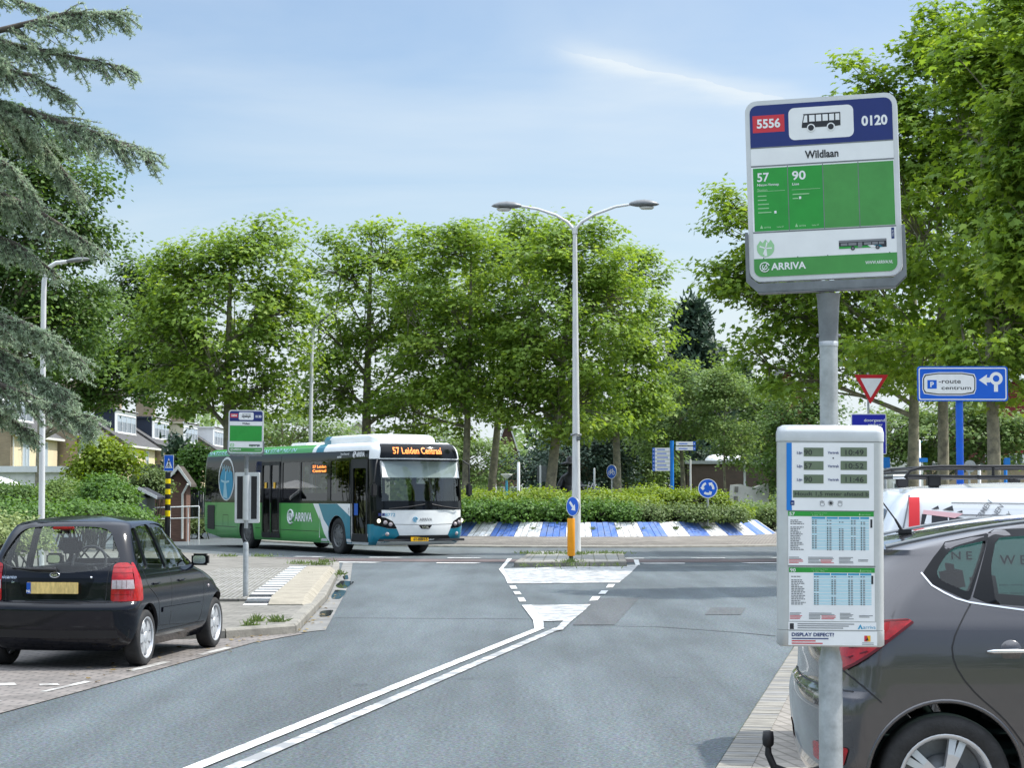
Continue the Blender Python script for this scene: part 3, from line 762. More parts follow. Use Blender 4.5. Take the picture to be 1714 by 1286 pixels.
class Shell:
    # keys: z, xr, xf, w, rear corner (len, wid), front corner (len, wid), rear bow, front bow
    def __init__(s, keys, roof_h, roof_n=9, ns=46, nc=9, nf=10, pw=2.0, pl=2.0):
        s.pw = pw; s.pl = pl
        s.k = np.array(keys, float); s.z0 = s.k[0, 0]; s.zg = s.k[-1, 0]; s.h = roof_h; s.top = s.zg + roof_h
        s.ns, s.nc, s.nf = ns, nc, nf; s.roof_n = roof_n
    def params(s, z):
        zz = min(z, s.zg); p = [float(pchip(s.k[:, 0], s.k[:, i], zz)) for i in range(1, 10)]
        if z > s.zg:
            t = min(1, (z - s.zg) / s.h); f = max(0, 1 - t) ** (1 / s.pl); xc = (p[0] + p[1]) / 2
            p[0] = xc + (p[0] - xc) * f; p[1] = xc + (p[1] - xc) * f
            p[2] *= max(0, 1 - t) ** (1 / s.pw)
            for i in (3, 4, 5, 6, 7, 8): p[i] *= f
        return p
    def half(s, z, off=0.0):
        xr, xf, w, rl, rw, fl, fw, rb, fb = s.params(z)
        xr += off; xf -= off; w = max(1e-4, w - off); rl = min(rl, (xf - xr) * .3); fl = min(fl, (xf - xr) * .3); rw = min(rw, w * .9); fw = min(fw, w * .9)
        P = []
        for i in range(s.nf):
            y = (w - rw) * i / s.nf; P.append((xr + rb * (y / max(w - rw, 1e-6)) ** 2, y))
        for i in range(s.nc):
            a = math.pi / 2 * i / s.nc; P.append((xr + rb + rl * (1 - math.cos(a)), w - rw + rw * math.sin(a)))
        xa, xb = xr + rb + rl, xf - fb - fl
        for i in range(s.ns + 1):
            t = i / s.ns; P.append((xa + (xb - xa) * t, w))
        for i in range(1, s.nc + 1):
            a = math.pi / 2 * i / s.nc; P.append((xf - fb - fl + fl * math.sin(a), w - fw + fw * math.cos(a)))
        for i in range(1, s.nf + 1):
            y = (w - fw) * (1 - i / s.nf); P.append((xf - fb * (y / max(w - fw, 1e-6)) ** 2, y))
        return P
    def ring(s, z, off=0.0):
        h = s.half(z, off); return [(x, -y) for x, y in h] + [(x, y) for x, y in h[-2:0:-1]]
    def levels(s, nz):
        zs = list(np.linspace(s.z0, s.zg, nz)); zs = sorted(set(np.round(zs + [float(q) for q in s.k[:, 0]], 4)))
        return zs + [s.zg + s.h * (1 - (1 - i / s.roof_n) ** 2) for i in range(1, s.roof_n)]
    def mesh(s, mb, nz=44, mi=0, off=0.0, flip=False, zlift=0.0, zmin=None):
        zs = s.levels(nz)
        if zmin is not None: zs = [zmin] + [z for z in zs if z > zmin + .01]
        rings = [s.ring(z, off) for z in zs]; n = len(rings[0]); vs = []; fs = []
        for z, r in zip(zs, rings): vs += [(x, y, z - zlift) for x, y in r]
        for i in range(len(zs) - 1):
            for j in range(n):
                fs.append((i * n + j, i * n + (j + 1) % n, (i + 1) * n + (j + 1) % n, (i + 1) * n + j))
        fs.append(tuple(range(n))[::-1]); fs.append(tuple(range((len(zs) - 1) * n, len(zs) * n)))
        if flip: fs = [f[::-1] for f in fs]
        mb.add(vs, fs, mi, True)
    def side_y(s, x, z, off=0.0):
        h = s.half(z, off); return float(np.interp(x, [q[0] for q in h], [q[1] for q in h]))
    def rear_x(s, y, z, off=0.0):
        h = s.half(z, off)[:s.nf + s.nc + 1]; return float(np.interp(abs(y), [q[1] for q in h], [q[0] for q in h]))
    def front_x(s, y, z, off=0.0):
        h = s.half(z, off)[s.nf + s.nc + s.ns:][::-1]; return float(np.interp(abs(y), [q[1] for q in h], [q[0] for q in h]))
    def roof_z(s, x, y):                                  # height of the roof over x,y
        lo, hi = s.zg, s.top
        for _ in range(24):
            m = (lo + hi) / 2; xr, xf, w = s.params(m)[:3]
            if xr <= x <= xf and s.side_y(x, m) >= abs(y): lo = m
            else: hi = m
        return lo
    def fn(s, kind, off):
        if kind == 'right': return lambda a, z: (a, -s.side_y(a, z, -off), z)
        if kind == 'left': return lambda a, z: (a, s.side_y(a, z, -off), z)
        if kind == 'rear': return lambda a, z: (s.rear_x(a, z, -off), a, z)
        return lambda a, z: (s.front_x(a, z, -off), a, z)

def fine_poly(pts, step):
    out = []
    for i in range(len(pts)):
        a, c = Vector(pts[i]), Vector(pts[(i + 1) % len(pts)]); k = max(1, int((c - a).length / step))
        for q in range(k): out.append(tuple(a + (c - a) * q / k))
    return out
def patch(mb, sh, kind, pts, off=.004, step=.06, mi=0, thick=0.0):
    # fills an outline drawn on the body surface, following its curvature
    f = sh.fn(kind, off)
    bm = bmesh.new(); P = fine_poly([tuple(p) for p in pts], step)
    vv = [bm.verts.new((p[0], p[1], 0)) for p in P]
    fc = bm.faces.new(vv)
    if fc.normal.z < 0: fc.normal_flip()
    xs = [p[0] for p in P]; zs = [p[1] for p in P]
    def cuts(lo, hi):
        k = int((hi - lo) / step); return [lo + (hi - lo) * (i + .5) / (k + 1) for i in range(1, k + 1)] if k > 0 else []
    for c in cuts(min(xs), max(xs)):
        bmesh.ops.bisect_plane(bm, geom=list(bm.verts) + list(bm.edges) + list(bm.faces), plane_co=(c, 0, 0), plane_no=(1, 0, 0))
    for c in cuts(min(zs), max(zs)):
        bmesh.ops.bisect_plane(bm, geom=list(bm.verts) + list(bm.edges) + list(bm.faces), plane_co=(0, c, 0), plane_no=(0, 1, 0))
    bm.normal_update(); bm.verts.index_update()
    vs = [f(v.co.x, v.co.y) for v in bm.verts]; fs = []
    flip = kind in ('left', 'rear')
    for q in bm.faces:
        t = tuple(v.index for v in q.verts)
        if q.normal.z < 0: t = t[::-1]
        fs.append(t[::-1] if flip else t)
    bm.free(); mb.add(vs, fs, mi, True)
def seam(mb, sh, kind, pts, w=.006, off=.0025, mi=0, step=.05):
    f = sh.fn(kind, off); P = []
    V = [Vector(p) for p in pts]
    for i in range(len(V) - 1):
        a, c = V[i], V[i + 1]; k = max(1, int((c - a).length / step)); p0 = V[max(0, i - 1)]; p3 = V[min(len(V) - 1, i + 2)]
        def tan(u, v, w):                                   # no rounding at sharp corners
            return (w - u) * .5 if (v - u).length > 1e-6 and (w - v).length > 1e-6 and (v - u).normalized().dot((w - v).normalized()) > .6 else Vector((0, 0))
        m0 = tan(p0, a, c); m1 = tan(a, c, p3); m0 = m0 if m0.length else (c - a); m1 = m1 if m1.length else (c - a); L0 = (c - a).length
        m0 = m0.normalized() * L0; m1 = m1.normalized() * L0
        for q in range(k): t = q / k; P.append(a * (2 * t**3 - 3 * t**2 + 1) + m0 * (t**3 - 2 * t**2 + t) + c * (-2 * t**3 + 3 * t**2) + m1 * (t**3 - t**2))
    P.append(Vector(pts[-1])); L = []; Q = []
    for i, p in enumerate(P):
        t = (P[min(i + 1, len(P) - 1)] - P[max(0, i - 1)]).normalized(); nn = Vector((-t.y, t.x)) * w / 2
        L.append(f(*(p + nn))); Q.append(f(*(p - nn)))
    k = len(P); mb.add(L + Q, [(i, k + i, k + i + 1, i + 1) for i in range(k - 1)], mi, True)
def surf_text(mb, sh, kind, t, a, z, h, off=.006, mi=0, align='c', bold=.02, width=None, mirror=False, lean=0.0):
    f = sh.fn(kind, off); s = -1 if mirror else 1
    tmp = MB(); tmp.text(t, 0, 0, h, 0, 0, align, bold, width, lean=lean)
    mb.add([f(a + s * p[0], z + p[2]) for p in tmp.v], tmp.f, mi)
def boolean(o, cutter, op='DIFFERENCE'):
    cutter.parent = o.parent
    md = o.modifiers.new('cut', 'BOOLEAN'); md.object = cutter; md.operation = op; md.solver = 'EXACT'; md.material_mode = 'TRANSFER'
    o.data.update(); o.update_tag(); bpy.context.view_layer.update(); dg = bpy.context.evaluated_depsgraph_get(); dg.update()
    me = bpy.data.meshes.new_from_object(o.evaluated_get(dg), preserve_all_data_layers=True, depsgraph=dg)
    o.modifiers.clear(); old = o.data; o.data = me; bpy.data.meshes.remove(old); bpy.data.objects.remove(cutter)
def cutter_of(mb, m): return mb.build('cutter', m)
def yprism(mb, pts, y0, y1): mb.plate(pts, y0, y1)
def xprism(mb, pts, x0, x1):
    n = len(pts); a = sum(pts[i][0] * pts[(i + 1) % n][1] - pts[(i + 1) % n][0] * pts[i][1] for i in range(n))
    if a < 0: pts = list(pts)[::-1]
    vs = [(x0, p[0], p[1]) for p in pts] + [(x1, p[0], p[1]) for p in pts]
    mb.add(vs, [tuple(range(n))[::-1], tuple(range(n, 2 * n))] + [(i, (i + 1) % n, n + (i + 1) % n, n + i) for i in range(n)])
def smooth_angle(o, ang=35):
    me = o.data; me.polygons.foreach_set('use_smooth', [True] * len(me.polygons))
    try: me.set_sharp_from_angle(angle=R(ang))
    except Exception: pass

def wheel(parent, x, y, r, wid, rimr, spokes, rimmat, side, double=False, dish=.02, hub_r=.03):
    # a wheel standing on the ground; side = -1 outer face towards -y
    e = bpy.data.objects.new('wheel', None); COL.objects.link(e); e.parent = parent; e.location = (x, y, r); e.empty_display_size = .1
    s = side
    b = MB(); hw = wid / 2
    b.lathe([(rimr - .012, -hw * .8), (rimr, -hw * .92), (r * .82, -hw * 1.03), (r * .93, -hw * .98), (r * .985, -hw * .8), (r, -hw * .55), (r, hw * .55), (r * .985, hw * .8), (r * .93, hw * .98), (r * .82, hw * 1.03), (rimr, hw * .92), (rimr - .012, hw * .8)], axis='y', n=48)
    b.build('tyre', 'tyre', e)
    b = MB(); o = s * hw
    b.lathe([(rimr * 1.0, o * .90), (rimr * 1.055, o * .985), (rimr * 1.03, o * 1.0), (rimr * .97, o * .96), (rimr * .92, o * .6), (rimr * .9, -o * .8)], axis='y', n=40)
    yo = o * (.9) - s * dish
    n = spokes
    for i in range(n):
        w0 = 2 * math.pi * i / n
        for dd in ((-.12, .12) if double else (0,)):
            w = w0 + dd
            c, q = math.cos(w), math.sin(w)
            hw1, hw2 = (rimr * .06, rimr * .085) if double else (rimr * .17, rimr * .27)
            pts = []
            for (rad, h2, yy) in ((rimr * .18, hw1, yo + s * .012), (rimr * .6, (hw1 + hw2) / 2, yo + s * .018), (rimr * .985, hw2, yo + s * .004)):
                for sg in (-1, 1): pts.append((rad * c - sg * h2 * q, yy, rad * q + sg * h2 * c))
            for (rad, h2, yy) in ((rimr * .18, hw1, yo - s * .03), (rimr * .6, (hw1 + hw2) / 2, yo - s * .03), (rimr * .985, hw2, yo - s * .03)):
                for sg in (-1, 1): pts.append((rad * c - sg * h2 * q, yy, rad * q + sg * h2 * c))
            b.add(pts, [(0, 1, 3, 2), (2, 3, 5, 4), (0, 2, 8, 6), (2, 4, 10, 8), (1, 7, 9, 3), (3, 9, 11, 5)])
    b.lathe([(0, yo + s * .022), (hub_r * 1.6, yo + s * .02), (hub_r * 2.4, yo + s * .008), (rimr * .25, yo - s * .02)], axis='y', n=24)
    for i in range(spokes):
        w = 2 * math.pi * (i + .5) / spokes; b.lathe([(0, yo + s * .02), (.009, yo + s * .018), (.012, yo - s * .01)], (math.cos(w) * rimr * .24, 0, math.sin(w) * rimr * .24), 'y', 8)
    b.build('rim', rimmat, e)
    b = MB(); b.lathe([(rimr * .9, -o * .2), (0, -o * .2)], axis='y', n=24); b.lathe([(0, o * .05), (rimr * .55, o * .05), (rimr * .55, -o * .15)], axis='y', n=24); b.build('brake_disc', 'galv_dark', e)
    return e

# ------------------------------------------------------------------ small black hatchback
def make_hatch():
    t = thing('parked_car', 'small black hatchback parked in the brick bay, seen from behind', 'car', (-4.385, 19.95, .008), R(81.9))
    keys = [  # z, xr, xf, w, rl, rw, fl, fw, rb, fb
        (.17, -.40, 2.78, .68, .25, .25, .3, .3, .03, .05), (.26, -.52, 2.88, .745, .22, .26, .35, .40, .05, .10), (.42, -.57, 2.95, .785, .20, .28, .40, .45, .06, .12),
        (.57, -.575, 2.95, .795, .19, .28, .40, .45, .06, .12), (.625, -.555, 2.92, .797, .19, .28, .42, .45, .06, .12), (.66, -.505, 2.87, .797, .20, .28, .45, .48, .055, .14),
        (.76, -.50, 2.78, .795, .20, .28, .55, .50, .055, .16), (.84, -.495, 2.62, .785, .20, .28, .6, .52, .05, .2), (.90, -.485, 2.36, .77, .20, .28, .6, .52, .05, .2),
        (.95, -.475, 2.08, .75, .20, .28, .4, .5, .05, .16), (1.0, -.455, 1.95, .735, .2, .28, .32, .45, .05, .14), (1.15, -.385, 1.68, .685, .2, .27, .28, .4, .05, .12),
        (1.30, -.295, 1.40, .632, .2, .26, .25, .36, .05, .11), (1.385, -.225, 1.23, .59, .2, .25, .23, .33, .06, .10), (1.415, -.19, 1.15, .555, .22, .26, .24, .33, .06, .1)]
    sh = Shell(keys, .065)
    b = MB(); sh.mesh(b, 46); sh.mesh(b, 40, 1, .035, True, .03, .36)
    o = b.build('body', ['kia_black', 'seat'], t)
    c = MB()
    for x in (0, 2.37):
        c.plate(disc_pts(x, .285, .335, 40), -.9, -.52); c.plate(disc_pts(x, .285, .335, 40), .52, .9)
    boolean(o, cutter_of(c, 'black'))
    rear_q = round_poly([(-.195, 1.045), (-.035, 1.355), (.07, 1.365), (.07, .965), (-.02, .95)], .03)
    rear_d = round_poly([(.105, .955), (.105, 1.368), (.52, 1.395), (.66, .935)], [.03, .04, .05, .04])
    front_d = round_poly([(.74, .935), (.60, 1.395), (.86, 1.395), (1.28, 1.28), (1.66, 1.00), (1.66, .945)], [.03, .04, .1, .15, .06, .02])
    side = [rear_q, rear_d, front_d]
    rearw = round_poly([(-.61, 1.03), (-.585, 1.12), (-.46, 1.345), (-.3, 1.375), (.3, 1.375), (.46, 1.345), (.585, 1.12), (.61, 1.03), (.42, .955), (.15, .93), (-.15, .93), (-.42, .955)], .09)
    frontw = round_poly([(-.62, 1.0), (-.46, 1.37), (.46, 1.37), (.62, 1.0)], .07)
    c = MB()
    for p in side: c.plate(p, -1, 1)
    boolean(o, cutter_of(c, 'black'))
    c = MB(); xprism(c, rearw, -1.2, .25); xprism(c, frontw, 1.0, 3.2); boolean(o, cutter_of(c, 'black'))
    smooth_angle(o, 38)
    for kind in ('right', 'left'):
        for p, nm in zip(side, ('quarter_window', 'rear_window', 'front_window')):
            b = MB(); patch(b, sh, kind, p, -.012, .12); b.build(nm, 'car_glass', t)
    b = MB(); patch(b, sh, 'rear', rearw, -.012, .1); tag(b.build('rear_windscreen', 'car_glass', t))
    b = MB(); patch(b, sh, 'front', frontw, -.012, .1); b.build('windscreen', 'car_glass', t)
    # tail lamps
    for sg in (-1, 1):
        q = [(sg * .555, .655), (sg * .565, 1.01), (sg * .61, 1.03), (sg * .68, 1.03), (sg * .715, 1.0), (sg * .755, .85), (sg * .775, .70), (sg * .775, .655)]
        b = MB(); patch(b, sh, 'rear', round_poly(q, .025), .006, .05)
        lamp = b.build('tail_lamp', 'lamp_red', t)
        b = MB(); patch(b, sh, 'rear', [(sg * .563, .775), (sg * .566, .862), (sg * .752, .862), (sg * .765, .775)], .009, .05); b.build('clear_lens', 'lamp_clear', lamp)
        sd = 'right' if sg < 0 else 'left'
        b = MB()
        for z_ in (.72, .93, .985): seam(b, sh, 'rear', [(sg * .565, z_), (sg * .74, z_)], .004, .011)
        for y_ in (.61, .66, .70): seam(b, sh, 'rear', [(sg * y_, .78), (sg * y_, .858)], .003, .012)
        b.build('lens_rib', 'lamp_rib', lamp)
        b = MB(); patch(b, sh, sd, round_poly([(-.37, .655), (-.34, .85), (-.29, 1.03), (-.26, 1.03), (-.22, .80), (-.205, .655)], .03), .006, .05); b.build('lamp_wrap', 'lamp_red', lamp)
    # number plate recess, plate, badge, lettering
    b = MB(); patch(b, sh, 'rear', round_poly([(-.40, .88), (.40, .88), (.36, .80), (.33, .70), (.27, .672), (-.27, .672), (-.33, .70), (-.36, .80)], .03), .002, .08); b.build('plate_recess', 'black_gloss', t)
    pl = MB(); pl.box((-.545, 0, .785), (.012, .52, .112), bevel=.004); plate = pl.build('number_plate', 'plate_pale', t)
    b = MB(); b.add([(-.5525, .26, .731), (-.5525, .217, .731), (-.5525, .217, .839), (-.5525, .26, .839)], [(0, 1, 2, 3)][::-1]); b.build('country_band', 'sign_blue', plate)
    b = MB(); tmp = MB(); tmp.text('NL', 0, 0, .026, 0, bold=.03); b.add([(-.5535, .2385 - p[0], .742 + p[2]) for p in tmp.v], tmp.f); b.build('lettering', 'sign_white', plate)
    b = MB()
    tmp = MB(); tmp.text('KIA', 0, -.011, .022, 0, bold=.03, width=.062); b.add([(sh.rear_x(p[0], .905) - .008, -p[0], .91 + p[2]) for p in tmp.v], tmp.f)
    el = [(.048 * math.cos(w), .026 * math.sin(w)) for w in np.linspace(0, 2 * math.pi, 28, endpoint=False)]
    b.tube([(sh.rear_x(p[0], .91 + p[1]) - .006, p[0], .91 + p[1]) for p in el], .0035, 6, closed=True); b.build('badge', 'chrome', t)
    b = MB(); surf_text(b, sh, 'rear', 'picanto', .49, .872, .034, .004, align='c', width=.175, mirror=True, lean=.25); surf_text(b, sh, 'rear', 'Lx', .435, .83, .022, .004, mirror=True, lean=.2); b.build('lettering', 'chrome', t)
    b = MB(); b.lathe([(0, -.012), (.012, -.008), (.014, .01)], (sh.rear_x(.36, .885), -.36, .885), 'x', 12); b.build('boot_lock', 'chrome', t)
    b = MB(); b.tube([(sh.rear_x(-.02, .955) - .018, -.02, .958), (sh.rear_x(.25, .965) - .02, .25, .962), (sh.rear_x(.46, .985) - .012, .46, .975)], [.022, .014, .008], 8); b.build('rear_wiper', 'black', t)
    b = MB(); b.box((-.265, 0, 1.362), (.05, .22, .028), bevel=.01); tag(b.build('high_brake_lamp', 'lamp_red', t))
    b = MB(); patch(b, sh, 'rear', [(-.72, .30), (-.74, .38), (.74, .38), (.72, .30)], .003, .08); b.build('bumper_insert', 'black', t)
    # seams, mouldings, handles
    b = MB()
    for kind in ('right', 'left'):
        seam(b, sh, kind, [(.70, .94), (.73, .7), (.71, .36), (1.72, .33), (1.80, .42), (1.84, .75), (1.70, .95)]); seam(b, sh, kind, [(-.10, .95), (-.02, .8), (.30, .62), (.36, .37), (.70, .36)])
        seam(b, sh, kind, [(.40, .315), (1.95, .315)], .012)
    seam(b, sh, 'rear', [(-.78, .645), (0, .64), (.78, .645)]); seam(b, sh, 'rear', [(-.505, .65), (-.54, 1.02), (-.6, 1.06)]); seam(b, sh, 'rear', [(.505, .65), (.54, 1.02), (.6, 1.06)])
    b.build('panel_seam', 'black', t)
    for kind in ('right', 'left'): b = MB(); patch(b, sh, kind, round_poly([(.42, .55), (.42, .50), (1.78, .49), (1.78, .54)], .01), .012, .1); b.build('door_moulding', 'kia_black', t)
    for kind, sg in (('right', -1), ('left', 1)):
        for x in (.22, 1.05):
            y = sg * (sh.side_y(x, .80) + .012); b = MB(); b.tube([(x - .075, y - sg * .012, .80), (x - .05, y + sg * .012, .803), (x + .05, y + sg * .012, .803), (x + .075, y - sg * .012, .80)], .012, 8); b.build('door_handle', 'black_gloss', t)
        b = MB(); y = sg * (sh.side_y(1.62, .98) + .10)
        b.box((1.645, y, .995), (.09, .185, .125), bevel=.022)
        b.tube([(1.66, sg * (sh.side_y(1.66, .95)), .95), (1.65, y - sg * .04, .96)], .022, 8); mr = b.build('mirror', 'black_gloss', t)
        b = MB(); P_ = rrect(y - .068, .952, y + .068, 1.036, .03); b.add([(1.597, p[0], p[1]) for p in P_], [tuple(range(len(P_)))[::-1]]); b.build('mirror_glass', 'chrome', mr)
        b = MB(); b.lathe([(0, sg * .012), (.018, sg * .008), (.02, -sg * .01)], (2.0, sg * sh.side_y(2.0, .70), .70), 'y', 12); b.build('side_indicator', 'lamp_clear', t)
        b = MB(); patch(b, sh, 'front', round_poly([(sg * .42, .62), (sg * .44, .76), (sg * .70, .78), (sg * .72, .66)], .04), .006, .06); b.build('headlamp', 'lamp_clear', t)
        q = MB(); kk = [(.02, 1.44), (.4, 1.445)]
    for x in (0, 2.37):
        for sg in (-1, 1): wheel(t, x, sg * .695, .277, .165, .195, 6, 'rim_silver', sg)
    # inside
    for x in (.35, 1.15):
        for y in (-.32, .32):
            b = MB(); b.box((x - .28, y, .72 if x > 1 else .68), (.14, .46, .48 if x > 1 else .40), Matrix.Rotation(R(-12), 3, 'Y'), bevel=.06); b.box((x, y, .50), (.5, .48, .16), bevel=.06); s_ = b.build('seat', 'seat', t)
            if x < 1: continue
            b = MB(); b.box((x - .36, y, 1.16), (.09, .25, .17), Matrix.Rotation(R(-10), 3, 'Y'), bevel=.045)
            b.tube([(x - .33, y - .06, 1.0), (x - .35, y - .06, 1.1)], .007, 6); b.tube([(x - .33, y + .06, 1.0), (x - .35, y + .06, 1.1)], .007, 6); b.build('headrest', 'seat', s_)
    b = MB(); b.box((1.72, 0, .84), (.35, 1.3, .2), bevel=.06); b.build('dashboard', 'seat', t)
    b = MB(); b.tube([(1.40 + .07 * math.sin(w), .34 + .185 * math.cos(w), .96 + .175 * math.sin(w)) for w in np.linspace(0, 2 * math.pi, 28, endpoint=False)], .015, 8, closed=True)
    b.tube([(1.42, .16, .95), (1.45, .34, .93), (1.42, .52, .95)], .018, 6); b.tube([(1.46, .34, .93), (1.7, .34, .82)], .03, 6); b.build('steering_wheel', 'seat', t)
    b = MB(); b.box((-.2, 0, .90), (.38, 1.12, .03), bevel=.01); b.build('parcel_shelf', 'seat', t)
    return t
make_hatch()

# ------------------------------------------------------------------ grey car on the right
def make_mpv():
    x0, yd = 1.39, 9.5
    t = thing('parked_car', 'grey metallic car with a red tail lamp and tow bar behind the near bus stop', 'car', (x0, yd + .86, .036), 0)
    keys = [(.20, .19, 3.95, .78, .2, .3, .4, .4, .02, .05), (.30, .12, 4.05, .83, .18, .32, .45, .45, .03, .10), (.45, .095, 4.10, .855, .17, .34, .5, .5, .035, .14), (.62, .085, 4.10, .862, .17, .34, .5, .5, .035, .14),
        (.70, .10, 4.08, .862, .17, .34, .5, .5, .035, .15), (.74, .13, 4.04, .862, .18, .34, .5, .5, .035, .16), (.85, .135, 3.95, .86, .20, .34, .55, .5, .035, .18), (.95, .15, 3.75, .85, .20, .33, .6, .55, .04, .22), (1.03, .17, 3.38, .835, .21, .32, .6, .55, .04, .22),
        (1.09, .19, 3.12, .815, .22, .32, .45, .5, .045, .18), (1.16, .22, 2.95, .79, .22, .30, .4, .45, .05, .16), (1.30, .29, 2.76, .735, .26, .30, .35, .42, .06, .14), (1.375, .335, 2.66, .70, .27, .30, .32, .4, .07, .12), (1.405, .29, 2.61, .685, .3, .30, .30, .38, .09, .11)]
    sh = Shell(keys, .165, 14, pw=7, pl=1.5)
    b = MB(); sh.mesh(b, 46); sh.mesh(b, 40, 1, .035, True, .03, .40)
    o = b.build('body', ['grey_paint', 'seat'], t)
    WX = (.665, 3.28)
    c = MB()
    for x in WX:
        c.plate(disc_pts(x, .325, .365, 44), -1, -.56); c.plate(disc_pts(x, .325, .365, 44), .56, 1)
    boolean(o, cutter_of(c, 'black'))
    quarter = round_poly([(.63, 1.28), (.735, 1.415), (.915, 1.452), (.80, 1.205)], [.07, .05, .01, .02])
    reard = round_poly([(.925, 1.15), (.915, 1.32), (.965, 1.465), (1.68, 1.505), (1.80, 1.085)], [.02, .05, .03, .05, .05])
    frontd = round_poly([(1.90, 1.08), (1.79, 1.505), (1.93, 1.49), (2.36, 1.34), (2.72, 1.13), (2.72, 1.08)], [.03, .04, .1, .2, .05, .02])
    c = MB()
    for p in (quarter, reard, frontd): c.plate(p, -1.2, 1.2)
    boolean(o, cutter_of(c, 'black'))
    rearw = round_poly([(-.60, 1.08), (-.50, 1.42), (.50, 1.42), (.60, 1.08)], .08); frontw = round_poly([(-.66, 1.14), (-.52, 1.47), (.52, 1.47), (.66, 1.14)], .07)
    c = MB(); xprism(c, rearw, -.6, .62); xprism(c, frontw, 1.6, 4.2); boolean(o, cutter_of(c, 'black')); smooth_angle(o, 38)
    for kind in ('right', 'left'):
        for p, nm in zip((quarter, reard, frontd), ('quarter_window', 'rear_window', 'front_window')):
            b = MB(); patch(b, sh, kind, p, -.012, .12); b.build(nm, 'tint_glass', t)
        # black surround of the windows
        out = fine_poly([(.585, 1.295), (.71, 1.482), (.95, 1.505), (1.70, 1.55), (2.05, 1.535), (2.4, 1.385), (2.80, 1.11), (2.80, 1.055), (1.84, 1.06), (.80, 1.165), (.63, 1.245)], .04)
        b = MB(); bmx_ = None
        f = sh.fn(kind, .003)
        def frame(outer, inner):
            n = 60
            def res(P, n):
                P = [Vector(p) for p in P]; L = [0]
                for i in range(len(P)): L.append(L[-1] + (P[(i + 1) % len(P)] - P[i]).length)
                o_ = []
                for q in range(n):
                    s_ = L[-1] * q / n; i = max(j for j in range(len(P)) if L[j] <= s_); o_.append(P[i] + (P[(i + 1) % len(P)] - P[i]) * ((s_ - L[i]) / max(1e-9, L[i + 1] - L[i])))
                return o_
            ctr = sum((Vector(p) for p in inner), Vector((0, 0))) / len(inner)
            I = res(inner, n); O = []
            for p in I:
                d = (p - ctr); best = None
                for i in range(len(outer)):
                    a, c2 = Vector(outer[i]), Vector(outer[(i + 1) % len(outer)]); e = c2 - a; den = d.x * e.y - d.y * e.x
                    if abs(den) < 1e-9: continue
                    tt = ((a.x - ctr.x) * e.y - (a.y - ctr.y) * e.x) / den; uu = ((a.x - ctr.x) * d.y - (a.y - ctr.y) * d.x) / den
                    if tt > 0 and -1e-6 <= uu <= 1.000001: best = tt if best is None else min(best, tt)
                O.append(ctr + d * max(1.0, best or 1.0))
            vs = [f(*p) for p in O] + [f(*p) for p in I]; fs = [(i, (i + 1) % n, n + (i + 1) % n, n + i) for i in range(n)]
            b.add(vs, fs, 0, True)
        frame([(.585, 1.295), (.65, 1.375), (.715, 1.445), (.935, 1.488), (.925, 1.465), (.80, 1.165), (.63, 1.245)], quarter)
        frame([(.81, 1.165), (.94, 1.503), (1.72, 1.535), (1.86, 1.06)], reard)
        frame([(1.865, 1.06), (1.73, 1.535), (1.98, 1.515), (2.42, 1.365), (2.82, 1.11), (2.82, 1.055)], frontd)
        b.build('window_surround', 'black_gloss', t)
        b = MB(); seam(b, sh, kind, [(.58, 1.30), (.625, 1.24), (.80, 1.16), (1.84, 1.052), (2.84, 1.05)], .008, .005); b.build('chrome_strip', 'chrome', t)
    b = MB(); patch(b, sh, 'rear', rearw, -.012, .1); b.build('rear_windscreen', 'dark_glass', t)
    b = MB(); patch(b, sh, 'front', frontw, -.012, .1); b.build('windscreen', 'tint_glass', t)
    for kind, sg in (('right', -1), ('left', 1)):
        b = MB(); patch(b, sh, kind, round_poly([(.12, .925), (.20, .835), (.52, 1.07), (.50, 1.085), (.26, 1.07), (.17, 1.02)], [.02, .02, .02, .02, .05, .05]), .008, .05)
        lp = b.build('tail_lamp', 'lamp_red', t)
        b = MB(); seam(b, sh, kind, [(.18, .93), (.40, .985)], .006, .011); seam(b, sh, kind, [(.22, .895), (.30, .93)], .006, .011); seam(b, sh, kind, [(.20, .835), (.52, 1.07)], .012, .010); seam(b, sh, kind, [(.26, 1.065), (.50, 1.08)], .006, .011); b.build('lens_rib', 'lamp_rib', lp)
        b = MB(); patch(b, sh, 'rear', round_poly([(sg * .58, .92), (sg * .60, 1.02), (sg * .76, 1.06), (sg * .83, .98), (sg * .83, .88)], .03), .008, .05); b.build('inner_lens', 'lamp_red', lp)
        b = MB(); patch(b, sh, kind, round_poly([(.115, .36), (.105, .46), (.21, .47), (.19, .37)], .02), .005, .04); b.build('reflector', 'lamp_red', t)
    b = MB()
    for kind in ('right', 'left'):
        seam(b, sh, kind, [(.805, 1.155), (.74, 1.05), (.70, .95), (.72, .85), (.80, .74), (.95, .60), (1.08, .42)], .007); seam(b, sh, kind, [(1.80, 1.06), (1.86, .8), (1.83, .40), (1.1, .38)], .007)
        seam(b, sh, kind, [(1.86, .8), (1.83, .40), (2.75, .40), (2.86, .7), (2.82, 1.05)], .007); seam(b, sh, kind, [(.20, .83), (.36, .69)], .007); seam(b, sh, kind, [(.115, 1.22), (.26, 1.38), (.30, 1.50)], .01)
    seam(b, sh, 'rear', [(-.80, .735), (0, .73), (.80, .735)], .007); b.build('panel_seam', 'black', t)
